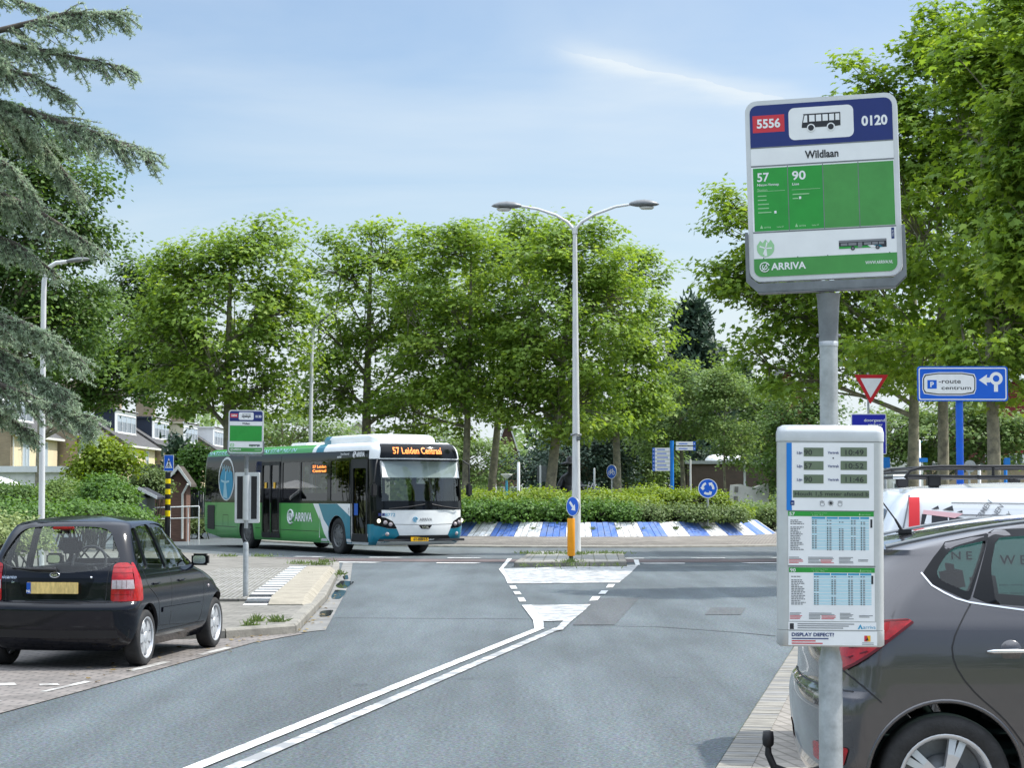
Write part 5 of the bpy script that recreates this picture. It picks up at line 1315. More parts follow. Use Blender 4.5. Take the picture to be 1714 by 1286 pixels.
# ================================================================== SIGNS, POLES, LAMPS
def bus_icon(b, x0, z0, w, h, y, dark, light):
    q = lambda u, v: (x0 + u * w, z0 + v * h)
    b.flat([q(0, .22), q(.01, .45), q(.06, .95), q(.04, 1), q(1, 1), q(1, .25), q(.86, .22), q(.64, .22), q(.34, .22), q(.14, .22)], y, dark)
    for u0, u1 in ((.2, .34), (.375, .51), (.545, .68), (.715, .84), (.875, .975)): b.flat([q(u0, .55), q(u1, .55), q(u1, .92), q(u0, .92)], y - .0008, light)
    b.flat([q(.04, .52), q(.15, .52), q(.15, .92), q(.085, .92)], y - .0008, light)
    for u in (.24, .75):
        c = q(u, .2); b.flat(disc_pts(c[0], c[1], .105 * w, 20), y - .0008, light); b.flat(disc_pts(c[0], c[1], .075 * w, 20), y - .0016, dark)
def stop_panel(parent, W, H, near, stopno):
    # board of a bus stop; local x right, z up, faces -y, bottom edge at z = 0
    b = MB(); b.plate(rrect(-W / 2, 0, W / 2, H, .045, 6), -.022, .022)
    pn = b.build('sign_panel', 'sign_frame', parent)
    y = -.0235
    iw, ih = W - .036, H - .036; X0, Z0 = -iw / 2, .018
    mats = ['sign_navy', 'sign_white', 'sign_green', 'sign_green_dull', 'sign_red_grey', 'ink_blue', 'galv_dark', 'pale_green', 'teal', 'ink', 'ink_grey']
    b = MB()
    q = lambda u, v: (X0 + u * iw, Z0 + (1 - v) * ih)
    def band(u0, v0, u1, v1, mi, dy=0.0): a, c = q(u0, v1), q(u1, v0); b.rect(a[0], a[1], c[0], c[1], y - dy, mi)
    b.flat(rrect(X0, Z0, X0 + iw, Z0 + ih, .03, 5), y, 1)
    a = q(0, .245); b.flat([(X0, a[1])] + [(X0 + iw, a[1])] + [p for p in rrect(X0, Z0, X0 + iw, Z0 + ih, .03, 5) if p[1] > Z0 + ih - .0305], y - .0006, 0)
    band(0, .245, 1, .252, 6, .0006); band(0, .352, 1, .36, 6, .0006)
    if near:
        for i in range(4): band(.012 + i * .247, .368, .012 + (i + 1) * .247 - .004, .735, 2 if i < 2 else 3, .0006)
        for i in (1, 2, 3): band(.0072 + i * .247, .362, .0125 + i * .247, .738, 6, .0007)
    else:
        band(0.01, .36, .99, .735, 2, .0006)
        for i in (1, 2, 3): band(.0085 + i * .247, .362, .012 + i * .247, .738, 3, .0007)
    band(0, .738, 1, .746, 6, .0006)
    a = q(0, .895); b.flat([p for p in rrect(X0, Z0, X0 + iw, Z0 + ih, .03, 5) if p[1] < Z0 + .0305] + [(X0, a[1]), (X0 + iw, a[1])][::1], y - .0006, 3) if False else None
    rr = rrect(X0, Z0, X0 + iw, Z0 + ih, .03, 5); lowr = [p for p in rr if p[1] < Z0 + .0301 and p[0] > 0]; lowl = [p for p in rr if p[1] < Z0 + .0301 and p[0] < 0]
    b.flat(lowl + lowr + [(X0 + iw, a[1]), (X0, a[1])], y - .0006, 3)
    a, c = q(.02, .16), q(.245, .06); b.rect(a[0], a[1], c[0], c[1], y - .0008, 4)
    b.text('5556', (a[0] + c[0]) / 2, a[1] + .018, (c[1] - a[1]) * .52, y - .0016, 1, width=(c[0] - a[0]) * .74, bold=.03)
    a, c = q(.275, .215), q(.73, .028); b.flat(rrect(a[0], a[1], c[0], c[1], .022, 5), y - .0008, 1)
    bus_icon(b, a[0] + (c[0] - a[0]) * .2, a[1] + (c[1] - a[1]) * .24, (c[0] - a[0]) * .6, (c[1] - a[1]) * .55, y - .0016, 9, 1)
    p = q(.875, .155); b.text(stopno, p[0], p[1], .037, y - .0012, 1, width=iw * .18, bold=.035)
    p = q(.5, .325); b.text('Wildlaan', p[0], p[1], .030, y - .0012, 9, width=iw * .235, bold=.025)
    if near:
        for i, nn in enumerate(('57', '90')):
            p = q(.04 + i * .247, .445); b.text(nn, p[0], p[1], .034, y - .0012, 1, 'l', .02, iw * .085 + i * .006)
            names = (('Nieuw-Vennep', .46), ('Station', .49)) if i == 0 else (('Lisse', .465),)
            for s_, v in names: p = q(.04 + i * .247, v + .012); b.text(s_, p[0], p[1], .010, y - .0012, 1 if v < .48 else 7, 'l', .01)
            band(.035 + i * .247, .502, .235 + i * .247, .5045, 7, .0012)
            for k_, s_ in enumerate(('Hillegom', 'via N208', 'Sassenheim', 'Oegstgeest', 'Nieuw-Vennep') if i == 0 else ('via Lisserbroek', 'Lisse')):
                p = q(.04 + i * .247, .535 + k_ * .024); b.rect(p[0], p[1] + .001, p[0] + .0042 * len(s_), p[1] + .005, y - .0012, 7)
            p = q(.155 + i * (.247 - .07), .635 - i * .076); b.rect(p[0], p[1], p[0] + .008, p[1] + .010, y - .0012, 1)
            p = q(.05 + i * .247, .72); b.flat([p, (p[0] + .012, p[1]), (p[0] + .006, p[1] + .014)], y - .0012, 7); b.text('arriva', p[0] + .016, p[1] + .001, .008, y - .0012, 7, 'l')
            p = q(.17 + i * .247, .72); b.text('halte 57', p[0], p[1] + .001, .006, y - .0012, 7, 'l')
    # windmill emblem, little bus, operator line
    cx, cz = q(.085, .835); rr_ = .033
    b.flat(disc_pts(cx, cz, rr_, 16, 190, 350) + [(cx + rr_, cz + .012), (cx + .02, cz + .032), (cx + .012, cz + .02), (cx, cz + .034), (cx - .01, cz + .02), (cx - .02, cz + .03), (cx - rr_, cz + .01)], y - .0008, 7)
    for ang in (75, 0, 160, 250):
        c_, s_ = math.cos(R(ang)), math.sin(R(ang)); b.flat([(cx - s_ * .002, cz + c_ * .002), (cx + s_ * .002, cz - c_ * .002), (cx + c_ * .024 + s_ * .003, cz + s_ * .024 - c_ * .003), (cx + c_ * .024 - s_ * .003, cz + s_ * .024 + c_ * .003)], y - .0014, 1)
    b.flat([(cx - .006, cz - .03), (cx - .003, cz), (cx + .003, cz), (cx + .006, cz - .03)], y - .0012, 1)
    a, c = q(.60, .878), q(.93, .815)
    w_, h_ = c[0] - a[0], c[1] - a[1]
    b.rect(a[0], a[1] + .012, c[0], c[1], y - .0008, 9); b.rect(a[0], a[1] + .012, a[0] + w_ * .68, a[1] + h_ * .48, y - .0012, 2); b.flat([(a[0] + w_ * .68, a[1] + .012), (a[0] + w_ * .6, a[1] + h_ * .5), (a[0] + w_ * .72, a[1] + h_ * .5), (a[0] + w_ * .84, a[1] + .012)], y - .0013, 1); b.flat([(a[0] + w_ * .84, a[1] + .012), (a[0] + w_ * .72, a[1] + h_ * .5), (a[0] + w_ * .86, a[1] + h_ * .5), (a[0] + w_ * .93, a[1] + .012)], y - .0013, 8)
    b.rect(a[0], c[1] - .006, c[0], c[1] + .002, y - .0012, 10); b.rect(a[0] + w_ * .40, a[1] + .014, a[0] + w_ * .49, c[1] - .008, y - .0014, 10)
    for u0, u1 in ((.04, .18), (.2, .37), (.53, .68), (.70, .82), (.84, .95)): b.rect(a[0] + w_ * u0, a[1] + h_ * .55, a[0] + w_ * u1, c[1] - .009, y - .0014, 10)
    for u in (.29, .81): b.flat(disc_pts(a[0] + w_ * u, a[1] + .012, .008, 14), y - .0015, 9); b.flat(disc_pts(a[0] + w_ * u, a[1] + .012, .004, 12), y - .002, 10)
    p = q(.12, .962); b.text('ARRIVA', p[0], p[1], .027, y - .0012, 1, 'l', .025, iw * .245)
    p = (q(.075, .95)[0], q(.075, .945)[1]); 
    for r_ in (.0175,): b.tube([(p[0] + r_ * math.cos(w), y - .002, p[1] + r_ * math.sin(w)) for w in np.linspace(.3, 5.9, 22)], .0022, 4, 1)
    b.tube([(p[0] + .009 * math.cos(w), y - .002, p[1] + .009 * math.sin(w)) for w in np.linspace(2, 7.3, 16)], .0022, 4, 1); b.tube([(p[0] - .009, y - .002, p[1] - .012), (p[0] + .010, y - .002, p[1] + .013)], .0018, 4, 1)
    p = q(.97, .955); b.text('WWW.ARRIVA.NL', p[0], p[1], .0125, y - .0012, 1, 'r', .01, iw * .19)
    if near:
        a, c = q(.965, .815), q(.985, .752); b.rect(a[0], a[1], c[0], c[1], y - .001, 5); b.text('HALTE', (a[0] + c[0]) / 2 + .003, (a[1] + c[1]) / 2, .006, y - .0015, 1, rot=R(90), bold=.0)
        for u in (.07, .31, .52, .95): p = q(u, .893); b.flat(disc_pts(p[0], p[1], .002, 8), y - .0015, 9)
    b.build('sign_face', mats, parent)
    # steel cradle below the board
    b = MB(); t_ = .05
    for yy0, yy1 in ((-.034, -.026), (.026, .034)):
        b.plate([(-W / 2 - .013, .10 + .09), (-W / 2 - .013, .0), (-W / 2 + .03, -.042), (W / 2 - .03, -.042), (W / 2 + .013, .0), (W / 2 + .013, .10 + .09), (W / 2 + .001, .19), (W / 2 + .001, .02), (W / 2 - .035, -.008), (-W / 2 + .035, -.008), (-W / 2 - .001, .02), (-W / 2 - .001, .19)], yy0, yy1)
    b.plate([(-W / 2 + .03, -.045), (W / 2 - .03, -.045), (W / 2 - .03, -.039), (-W / 2 + .03, -.039)], -.034, .034)
    b.build('cradle', 'galv_dark', parent)
    return pn

# near stop: board slightly turned, pole leaning a touch
base = D(1392.5, 1560, 7.51); base.z = .036
t = thing('bus_stop', 'near bus stop with a big green and blue board above a departure display', 'bus stop', base)
top = D(1386.5, 497, 7.51); lean = (top.x - base.x) / (top.z - base.z)
t.rotation_euler = (0, lean, 0)
zs = lambda py: (D(1388, py, 7.51).z - base.z)
hold = bpy.data.objects.new('board', None); COL.objects.link(hold); hold.parent = t; hold.location = (-.008, 0, zs(494) + .06); hold.rotation_euler = (0, R(-1.5), R(-13))
stop_panel(hold, .572, .695, True, '0120')
b = MB(); b.tube([(0, 0, zs(1130)), (0, 0, zs(575))], .0345, 20); b.tube([(0, 0, zs(580)), (0, 0, zs(572)), (0, 0, zs(571))], [.0365, .0365, .034], 20); b.build('pole', 'galv', t)
b = MB(); b.tube([(0, 0, -.3), (0, 0, zs(1108)), (0, 0, zs(1095)), (0, 0, zs(1090))], [.0445, .0445, .037, .036], 24); b.build('pole_foot', 'galv', t)
b = MB(); b.tube([(0, 0, zs(578)), (0, 0, zs(545)), (0, 0, zs(500)), (0, 0, zs(492))], [.036, .037, .043, .047], 20)
b.cyl((-.045, 0, zs(562)), (.045, 0, zs(562)), .006, n=8); b.build('neck', 'galv_dark', t)
# departure display case
hb = bpy.data.objects.new('display_case', None); COL.objects.link(hb); hb.parent = t; hb.location = (-.004, -.005, zs(1081)); hb.rotation_euler = (0, R(.2), R(-1.5))
CW, CH = .395, .825
u = lambda px: (px - 350.0) / 580.0 * CW                   # case drawing measured on an enlargement, 725 px wide
v = lambda py: (1255.0 - py) / 1212.0 * CH
b = MB()
cs = []
def case_prof(w, d, r): return rrect(-w / 2, -d / 2, w / 2, d / 2, r, 5)
def stack(mb, lv):
    n = None; vs = []
    for (z, w, d, r) in lv:
        P = case_prof(w, d, r); n = len(P); vs += [(p[0], p[1] - .02, z) for p in P]
    k = len(lv); fs = [(i * n + j, i * n + (j + 1) % n, (i + 1) * n + (j + 1) % n, (i + 1) * n + j) for i in range(k - 1) for j in range(n)]
    mb.add(vs, fs, 0, True); mb.add(vs[:n], [tuple(range(n))[::-1]]); mb.add(vs[-n:], [tuple(range(n))])
stack(b, [(v(1255), CW - .02, .09, .02), (v(1245), CW, .11, .03), (v(1165), CW, .11, .03)]); b.build('bottom_cap', 'alu', hb)
b = MB(); stack(b, [(v(1163), CW - .002, .108, .03), (v(135), CW - .002, .108, .03)]); bd = b.build('case_body', 'alu', hb)
b = MB(); stack(b, [(v(133), CW + .003, .112, .032), (v(85), CW + .003, .112, .032), (v(55), CW - .008, .10, .032), (v(43), CW - .04, .06, .028)]); b.build('top_cap', 'alu', hb)
y = -.0755
b = MB(); mats = ['sign_white', 'way_blue', 'lcd', 'ink', 'galv_dark', 'sign_green', 'table_blue', 'table_head', 'ink_grey', 'ink_blue', 'sign_red_grey', 'plate_yellow', 'pale_green']
def rc(x0, y0, x1, y1, mi, dy=0.0): b.rect(u(x0), v(y1), u(x1), v(y0), y - dy, mi)
def tx(s_, px, py, hpx, mi, align='l', bold=.01, wpx=None, dy=.002): b.text(s_, u(px), v(py), hpx / 1212 * CH, y - dy, mi, align, bold, None if wpx is None else wpx / 580 * CW)
rc(103, 142, 580, 512, 0); rc(103, 142, 132, 512, 1, .0005)
b.build('display_face', mats, hb); 
b = MB()
for i, (ln, tm) in enumerate((('90', '10:49'), ('57', '10:52'), ('90', '11:46'))):
    y0 = 168 + i * 74
    rc(197, y0, 305, y0 + 48, 2, .001); rc(398, y0 - 2, 542, y0 + 47, 2, .001)
    tx(ln, 200, y0 + 40, 30, 3, 'l', .0, 42); tx(tm, 523, y0 + 39, 30, 3, 'r', .0, 98)
    tx('Lijn', 160, y0 + 34, 14, 9, 'l', .02, 29); tx('Vertrek', 328, y0 + 33, 14, 9, 'l', .02, 62)
b.flat(disc_pts(u(358), v(225), .003, 12), y - .001, 3)
rc(138, 402, 553, 442, 2, .001); tx('Houdt 1,5 meter afstand b', 148, 431, 22, 3, 'l', .0, 402)
for i in range(12):
    w = 2 * math.pi * i / 12; b.flat([(u(344) + .006 * math.cos(w - .2), v(471) + .006 * math.sin(w - .2)), (u(344) + .013 * math.cos(w), v(471) + .013 * math.sin(w)), (u(344) + .006 * math.cos(w + .2), v(471) + .006 * math.sin(w + .2))], y - .001, 3)
b.flat(disc_pts(u(344), v(471), .005, 14), y - .0012, 3)
for px, m_ in ((298, 1), (394, -1)):
    cx, cz = u(px), v(478)
    b.tube([(cx + m_ * .008 * math.cos(w), y - .001, cz + .007 * math.sin(w)) for w in np.linspace(2.4, 6.9, 12)], .0007, 4, 8)
    for k_ in range(4): b.tube([(cx + m_ * (-.007 + k_ * .0042), y - .001, cz + .005), (cx + m_ * (-.0075 + k_ * .0045), y - .001, cz + .0125 + .002 * math.sin(k_))], .0009, 4, 8)
b.flat(rrect(u(124), v(484), u(146), v(458), .003, 3), y - .001, 9); b.text('go', u(135), v(476), .006, y - .0015, 0)
b.build('display_readout', mats, hb)
b = MB()
def timetable(y0, y1, num, cols, x0, xc, rows, gap):
    rc(x0, y0, x0 + 466, y0 + 26, 5, .001); tx(num, x0 + 6, y0 + 23, 19, 0, 'l', .015, 30); tx('arriva', x0 + 398, y0 + 21, 11, 12, 'l', .0, 50); b.flat([(u(x0 + 384), v(y0 + 21)), (u(x0 + 394), v(y0 + 21)), (u(x0 + 389), v(y0 + 7))], y - .002, 12)
    tx('Lisse - Nieuw-Vennep - Hoofddorp', x0 + 122, y0 + 11, 6, 12, 'l', .0, 90); tx('Lijn ' + num, x0 + 132, y0 + 23, 8, 12, 'l', .0, 60)
    rc(x0, y0 + 27, x0 + 466, y1, 0, .0006)
    tr = y0 + 30
    for (a, c) in cols: rc(a, tr, c - 2, tr + 11, 7, .001)
    for i in range(rows):
        rc(xc, tr + 14 + i * 9.4, cols[-1][1] - 2, tr + 14 + i * 9.4 + (5 if i % 2 else 7.2), 6, .001)
    rr = random.Random(int(num))
    for i in range(rows):
        yy = tr + 22 + i * 9.4
        if i == gap: continue
        wds = rr.randint(40, 78); k_ = 0
        while k_ < wds: q_ = rr.randint(8, 18); rc(x0 + 12 + k_, yy - 5.5, x0 + 12 + min(wds, k_ + q_), yy - .5, 8, .0016); k_ += q_ + 3
        for (a, c) in cols:
            if rr.random() < .96: rc(a + 3, yy - 5.5, a + 10, yy - .5, 3, .0018); rc(a + 16, yy - 5.5, a + 27, yy - .5, 8, .0018)
    for j, xx in enumerate((x0 + 4, x0 + 108, x0 + 176, x0 + 276, x0 + 380)):
        for i in range(5 if j < 4 else 2):
            rc(xx, y1 - 46 + i * 7.5 + (12 if j == 4 else 0), xx + rr.randint(50, 78), y1 - 42.5 + i * 7.5 + (12 if j == 4 else 0), 10 if (j in (0, 2)) and i > 1 else 8, .0016)
    rc(cols[-1][1] + 6 if False else x0 + 447, y0 + 42, x0 + 458, y0 + 88, 3, .0014)
rc(110, 512, 582, 517, 4, .0007)
timetable(517, 812, '57', [(240, 317), (320, 384), (386, 450), (452, 502), (504, 554)], 112, 240, 18, 3)
rc(110, 813, 586, 818, 4, .0007)
timetable(824, 1116, '90', [(250, 342), (344, 434), (436, 500), (502, 566)], 116, 250, 17, 1)
rc(112, 1120, 590, 1163, 0, .0006); rc(120, 1128, 142, 1160, 3, .001)
for i in range(3): rc(162, 1128 + i * 11, 470 - i * 30, 1133 + i * 11, 8, .0012)
tx('arriva', 518, 1155, 20, 7, 'l', .0, 68); b.flat([(u(488), v(1157)), (u(498), v(1157)), (u(503), v(1145)), (u(508), v(1157)), (u(517), v(1157)), (u(503), v(1130))], y - .0014, 7)
b.build('timetable', mats, hb)
y = -.0755
b = MB(); yy = y - .003
rc(112, 1170, 594, 1246, 0, .0012); tx('DISPLAY DEFECT?', 130, 1197, 19, 9, 'l', .03, 230, .003)
for i, (w_, m_) in enumerate(((200, 9), (130, 10), (168, 10))): rc(130, 1207 + i * 13, 130 + w_, 1213 + i * 13, m_, .002)
rc(524, 1192, 541, 1224, 10, .002); rc(541, 1192, 558, 1224, 11, .002); b.flat([(u(530), v(1218)), (u(548), v(1218)), (u(541), v(1200))], y - .003, 3)
for i in range(2): rc(512, 1230 + i * 8, 575, 1233 + i * 8, 8, .002)
b.build('help_sticker', mats, hb)
tag(t)

# far stop, with the back of a display case
base = D(411, 1004, 30.2); base.z = pz
t = thing('bus_stop', 'distant bus stop on the left pavement, board and case on a thin pole', 'bus stop', base)
zf = lambda py: D(411, py, 30.2).z - pz
hold = bpy.data.objects.new('board', None); COL.objects.link(hold); hold.parent = t; hold.location = (-.015, 0, zf(759)); hold.rotation_euler = (0, R(.6), R(3))
stop_panel(hold, .53, .655, False, '0130')
b = MB(); b.tube([(0, 0, zf(885)), (0, 0, zf(765))], .03, 14); b.build('pole', 'galv', t)
b = MB(); b.tube([(0, 0, -.1), (0, 0, zf(912)), (0, 0, zf(908))], [.042, .042, .032], 16); b.build('pole_foot', 'galv', t)
b = MB(); b.tube([(0, 0, zf(785)), (0, 0, zf(772)), (0, 0, zf(762))], [.03, .031, .042], 14); b.build('neck', 'galv_dark', t)
hb = bpy.data.objects.new('display_case', None); COL.objects.link(hb); hb.parent = t; hb.location = (.012, .03, zf(876))
W_, H_ = .37, zf(791) - zf(876)
b = MB(); n = 24; o_ = rrect(-W_ / 2, 0, W_ / 2, H_, .02, 5); i_ = rrect(-W_ / 2 + .03, .055, W_ / 2 - .03, H_ - .055, .008, 5)
b.plate(o_, -.045, .05); b.build('case_frame', 'alu', hb)
b = MB()
for sg in (-1, 1): b.rect(min(sg * .062, sg * .150), .06, max(sg * .062, sg * .150), H_ - .06, -.047)
for sg in (-1, 1):
    for k_ in range(3): b.cyl((sg * (.08 + k_ * .026), -.049, .065), (sg * (.08 + k_ * .026), -.049, H_ - .065), .004, n=6)
b.build('back_panel', 'black', hb)
b = MB(); b.tube([(-.012, -.035, .045), (-.012, -.035, H_ - .045)], .055, 18); b.build('pole_sleeve', 'alu', hb)

# twin-armed lamp on the refuge
def lamp_head(b, p, d, L, w, h):
    # teardrop lantern: p is the root, d the horizontal direction it points to
    d = Vector(d).normalized(); s = Vector((-d.y, d.x, 0)); up = Vector((0, 0, 1)); n = 14; vs = []; prof = [(0, .18, .22), (.06, .42, .5), (.25, .78, .85), (.5, 1, 1), (.75, .86, .8), (.92, .5, .45), (1, .08, .1)]
    for (tt, ww, hh) in prof:
        for j in range(n):
            a = 2 * math.pi * j / n; z = math.sin(a) * h / 2 * hh; z = z if z > 0 else z * .55
            vs.append(Vector(p) + d * (tt * L) + s * (math.cos(a) * w / 2 * ww) + up * (z + tt * L * d.z * 0))
    k = len(prof); fs = [(i * n + j, i * n + (j + 1) % n, (i + 1) * n + (j + 1) % n, (i + 1) * n + j) for i in range(k - 1) for j in range(n)]
    b.add(vs, fs, 0, True); b.add(vs[:n], [tuple(range(n))[::-1]]); b.add(vs[-n:], [tuple(range(n))])
Yl = 52.5; base = D(964.5, 926, Yl); base.z = .13
t = thing('street_lamp', 'tall grey lamp mast with two curved arms on the refuge', 'street lamp', base)
L_ = lambda px, py: D(px, py, Yl) - base
b = MB(); topz = L_(963, 388).z
b.tube([(0, 0, -.1), (0, 0, 1.2), (0, 0, 3.2), (-.02, 0, topz - .6), (-.02, 0, topz)], [.125, .118, .095, .062, .055], 18)
b.tube([(-.02, 0, topz - .05), (-.02, 0, topz + .12)], [.075, .07], 14); b.build('mast', 'mast', t)
b = MB(); zz = L_(963, 728).z; b.tube([(.13 * math.cos(w), .13 * math.sin(w), zz + .02 * math.sin(3 * w)) for w in np.linspace(0, 6.283, 20, endpoint=False)], .02, 6, closed=True); b.box((.06, -.11, zz - .1), (.1, .05, .12), bevel=.015); b.build('strap', 'lamp_grey', t)
for sg, pts, hp, hd in ((-1, [(960, 384), (950, 372), (930, 360), (900, 350), (870, 345)], (872, 345), (-1, -.2, 0)), (1, [(963, 384), (973, 372), (995, 359), (1030, 346), (1056, 342)], (1054, 342), (1, .2, 0))):
    b = MB(); P = [L_(*q) for q in pts]; P = [Vector((q.x, q.x * .18 * 0, q.z)) for q in P]
    b.tube(P, [.045, .042, .038, .035, .033], 12); arm = b.build('arm', 'mast', t)
    b = MB(); lamp_head(b, P[-1] - Vector((sg * .05, 0, .0)), (sg, 0, 0), .80, .34, .27); hd_ = b.build('lamp_head', 'lamp_grey', arm)
    b = MB(); b.lathe([(0, -.07), (.10, -.06), (.13, -.02), (.13, .0)], (P[-1].x + sg * .42, P[-1].y, P[-1].z - .07), 'z', 16); b.v = [(P[-1].x + sg * .42 + (p[0] - P[-1].x - sg * .42) * 1.5, p[1], p[2]) for p in b.v]; b.build('lamp_bowl', 'lamp_glass', arm)
# single lamps
def single_lamp(px, py0, Y, pts, hl, label, z0=0.0, r=(.06, .045), head=(.62, .26, .2)):
    base = D(px, py0, Y); base.z = z0
    t = thing('street_lamp', label, 'street lamp', base)
    P = [D(q[0], q[1], Y) - base for q in pts]
    b = MB(); P0 = [Vector((0, 0, -.1)), Vector((0, 0, 1.5))] + P; rr = [r[0] * 1.15, r[0] * 1.1] + [r[0] + (r[1] - r[0]) * i / (len(P) - 1) for i in range(len(P))]
    b.tube(P0, rr, 14); b.build('mast', 'mast', t)
    b = MB(); d = P[-1] - P[-2]; d.y = 0; lamp_head(b, P[-1] - d.normalized() * .05, d, *head); b.build('lamp_head', 'lamp_grey', t)
single_lamp(69, 905, 37, [(71, 700), (73, 500), (74, 470), (77, 455), (84, 446), (94, 440), (112, 438)], None, 'pale lamp post with a bent arm rising behind the black hatchback', .1, (.052, .036), (.5, .16, .12))
single_lamp(520, 860, 76, [(520, 700), (522, 580), (523, 556), (527, 547), (534, 541)], None, 'slim lamp post with one teardrop head behind the bus roof', .0, (.075, .05), (.66, .3, .24))

# yellow bollard with the keep-right disc
base = D(956, 937, 47.6); base.z = .13
t = thing('traffic_bollard', 'yellow refuge bollard topped by a blue disc with a white arrow', 'bollard', base, R(0))
zb = lambda py: D(956, py, 47.6).z - base.z
b = MB(); b.tube([(0, 0, .08), (0, 0, .1), (0, 0, zb(870)), (0, 0, zb(868))], [.08, .092, .092, .085], 22); b.build('post', 'orange_yellow', t)
b = MB(); b.cyl((0, 0, -.05), (0, 0, .09), .05, n=12); b.cyl((0, 0, zb(869)), (0, 0, zb(864)), .045, n=12); b.build('post_core', 'black', t)
hd = bpy.data.objects.new('sign_disc', None); COL.objects.link(hd); hd.parent = t; hd.location = (.045, -.05, zb(848)); hd.rotation_euler = (0, 0, R(-52))
b = MB(); b.plate(disc_pts(0, 0, .235, 36), -.012, .012); b.build('disc_back', 'galv_dark', hd)
b = MB(); b.flat(disc_pts(0, 0, .233, 36), -.0135, 1); b.flat(disc_pts(0, 0, .218, 36), -.0145, 0)
A_ = [(-.035, .15), (.035, .15), (.035, -.02), (.10, -.02), (.0, -.15), (-.10, -.02), (-.035, -.02)]
c_, s_ = math.cos(R(45)), math.sin(R(45)); A_ = [(x * c_ - z * s_, x * s_ + z * c_) for x, z in A_]
b.flat(A_, -.0155, 1); b.build('sign_face', ['sign_bright_blue', 'sign_white'], hd)

# roundabout arrows disc in the hedge
base = D(1185, 872, 68.4); base.z = .6
t = thing('traffic_sign', 'round blue sign with three white circling arrows standing in the low hedge', 'traffic sign', base)
zz = lambda py, Y, b0: D(1000, py, Y).z - b0
z1 = zz(818, 68.4, .6)
b = MB(); b.cyl((0, .03, -.2), (0, .03, z1), .038, n=12); b.build('pole', 'galv', t)
b = MB(); b.plate(disc_pts(0, z1, .335, 40), -.012, .012); b.build('disc_back', 'galv_dark', t)
b = MB(); b.flat(disc_pts(0, z1, .333, 40), -.0135, 1); b.flat(disc_pts(0, z1, .31, 40), -.0145, 0)
for k_ in range(3):
    a0 = 30 + 120 * k_ - 40; a1 = a0 + 62
    P = disc_pts(0, z1, .225, 10, a0, a1) + disc_pts(0, z1, .145, 10, a0, a1)[::-1]; b.flat(P, -.0155, 1)
    w = R(a1); w2 = R(a1 + 30); b.flat([(.27 * math.cos(w), z1 + .27 * math.sin(w)), (.185 * math.cos(w2), z1 + .185 * math.sin(w2)), (.10 * math.cos(w), z1 + .10 * math.sin(w))], -.0157, 1)
b.build('sign_face', ['sign_bright_blue', 'sign_white'], t)

# cycle path disc
Y = 84; base = D(1024, 845, Y); base.z = 0
t = thing('traffic_sign', 'round blue cycle path sign with a white bicycle beyond the hedge', 'traffic sign', base)
z1 = D(1024, 790, Y).z
b = MB(); b.cyl((0, .03, -.1), (0, .03, z1), .03, n=10); b.build('pole', 'galv', t)
hd = bpy.data.objects.new('sign_disc', None); COL.objects.link(hd); hd.parent = t; hd.location = (0, 0, z1); hd.rotation_euler = (0, 0, R(-48))
b = MB(); b.plate(disc_pts(0, 0, .30, 32), -.01, .01); b.build('disc_back', 'galv_dark', hd)
b = MB(); b.flat(disc_pts(0, 0, .298, 32), -.0115, 1); b.flat(disc_pts(0, 0, .275, 32), -.0125, 0)
for cx in (-.12, .12): ring_pts(b, disc_pts(cx, -.05, .085, 20), disc_pts(cx, -.05, .06, 20), -.0135, 1)
for p, q in (((-.12, -.05), (-.05, .07)), ((-.05, .07), (.08, .07)), ((.08, .07), (0, -.05)), ((0, -.05), (-.05, .07)), ((-.12, -.05), (0, -.05)), ((.12, -.05), (.07, .12)), ((.04, .12), (.09, .12)), ((-.08, .09), (-.02, .09))):
    d = Vector((q[0] - p[0], q[1] - p[1])).normalized() * .011; b.flat([(p[0] - d.y, p[1] + d.x), (p[0] + d.y, p[1] - d.x), (q[0] + d.y, q[1] - d.x), (q[0] - d.y, q[1] + d.x)], -.0138, 1)
b.build('sign_face', ['sign_bright_blue', 'sign_white'], hd)

# fingerpost
Y = 86; base = D(1125, 850, Y); base.z = 0
t = thing('wayfinding_post', 'light blue post with stacked white finger boards beyond the hedge', 'signpost', base)
q_ = lambda px, py: D(px, py, Y) - base
b = MB(); b.tube([(0, 0, -.1), (0, 0, q_(1125, 738).z)], .085, 12); b.build('post', 'way_blue', t)
for i in range(6):
    z1, z0 = q_(0, 750 + i * 6.6).z, q_(0, 755.8 + i * 6.6).z; x0, x1 = q_(1089, 0).x, q_(1122, 0).x
    b = MB(); b.box(((x0 + x1) / 2, 0, (z0 + z1) / 2), (x1 - x0, .03, z1 - z0)); bd = b.build('finger_board', 'sign_white', t)
    b = MB(); b.rect(x0, z0, x0 + .11, z1, -.017, 0); b.text('<', x0 + .05, z0 + .03, .09, -.019, 1); b.rect(x0 + .2, z0 + .055, x0 + .55 + .06 * (i % 3), z0 + .095, -.017, 0); b.build('board_lettering', ['sign_bright_blue', 'sign_white'], bd)
for i in range(2):
    z1, z0 = q_(0, 739.5 + i * 8.2).z, q_(0, 746 + i * 8.2).z; x0, x1 = q_(1128, 0).x, q_(1160.5, 0).x
    b = MB(); b.box(((x0 + x1) / 2, 0, (z0 + z1) / 2), (x1 - x0, .03, z1 - z0)); bd = b.build('finger_board', 'sign_white', t)
    b = MB(); b.rect(x1 - .11, z0, x1, z1, -.017, 0); b.text('>', x1 - .05, z0 + .03, .09, -.019, 1); b.rect(x0 + .12, z0 + .055, x0 + .5, z0 + .095, -.017, 0); b.build('board_lettering', ['sign_bright_blue', 'sign_white'], bd)

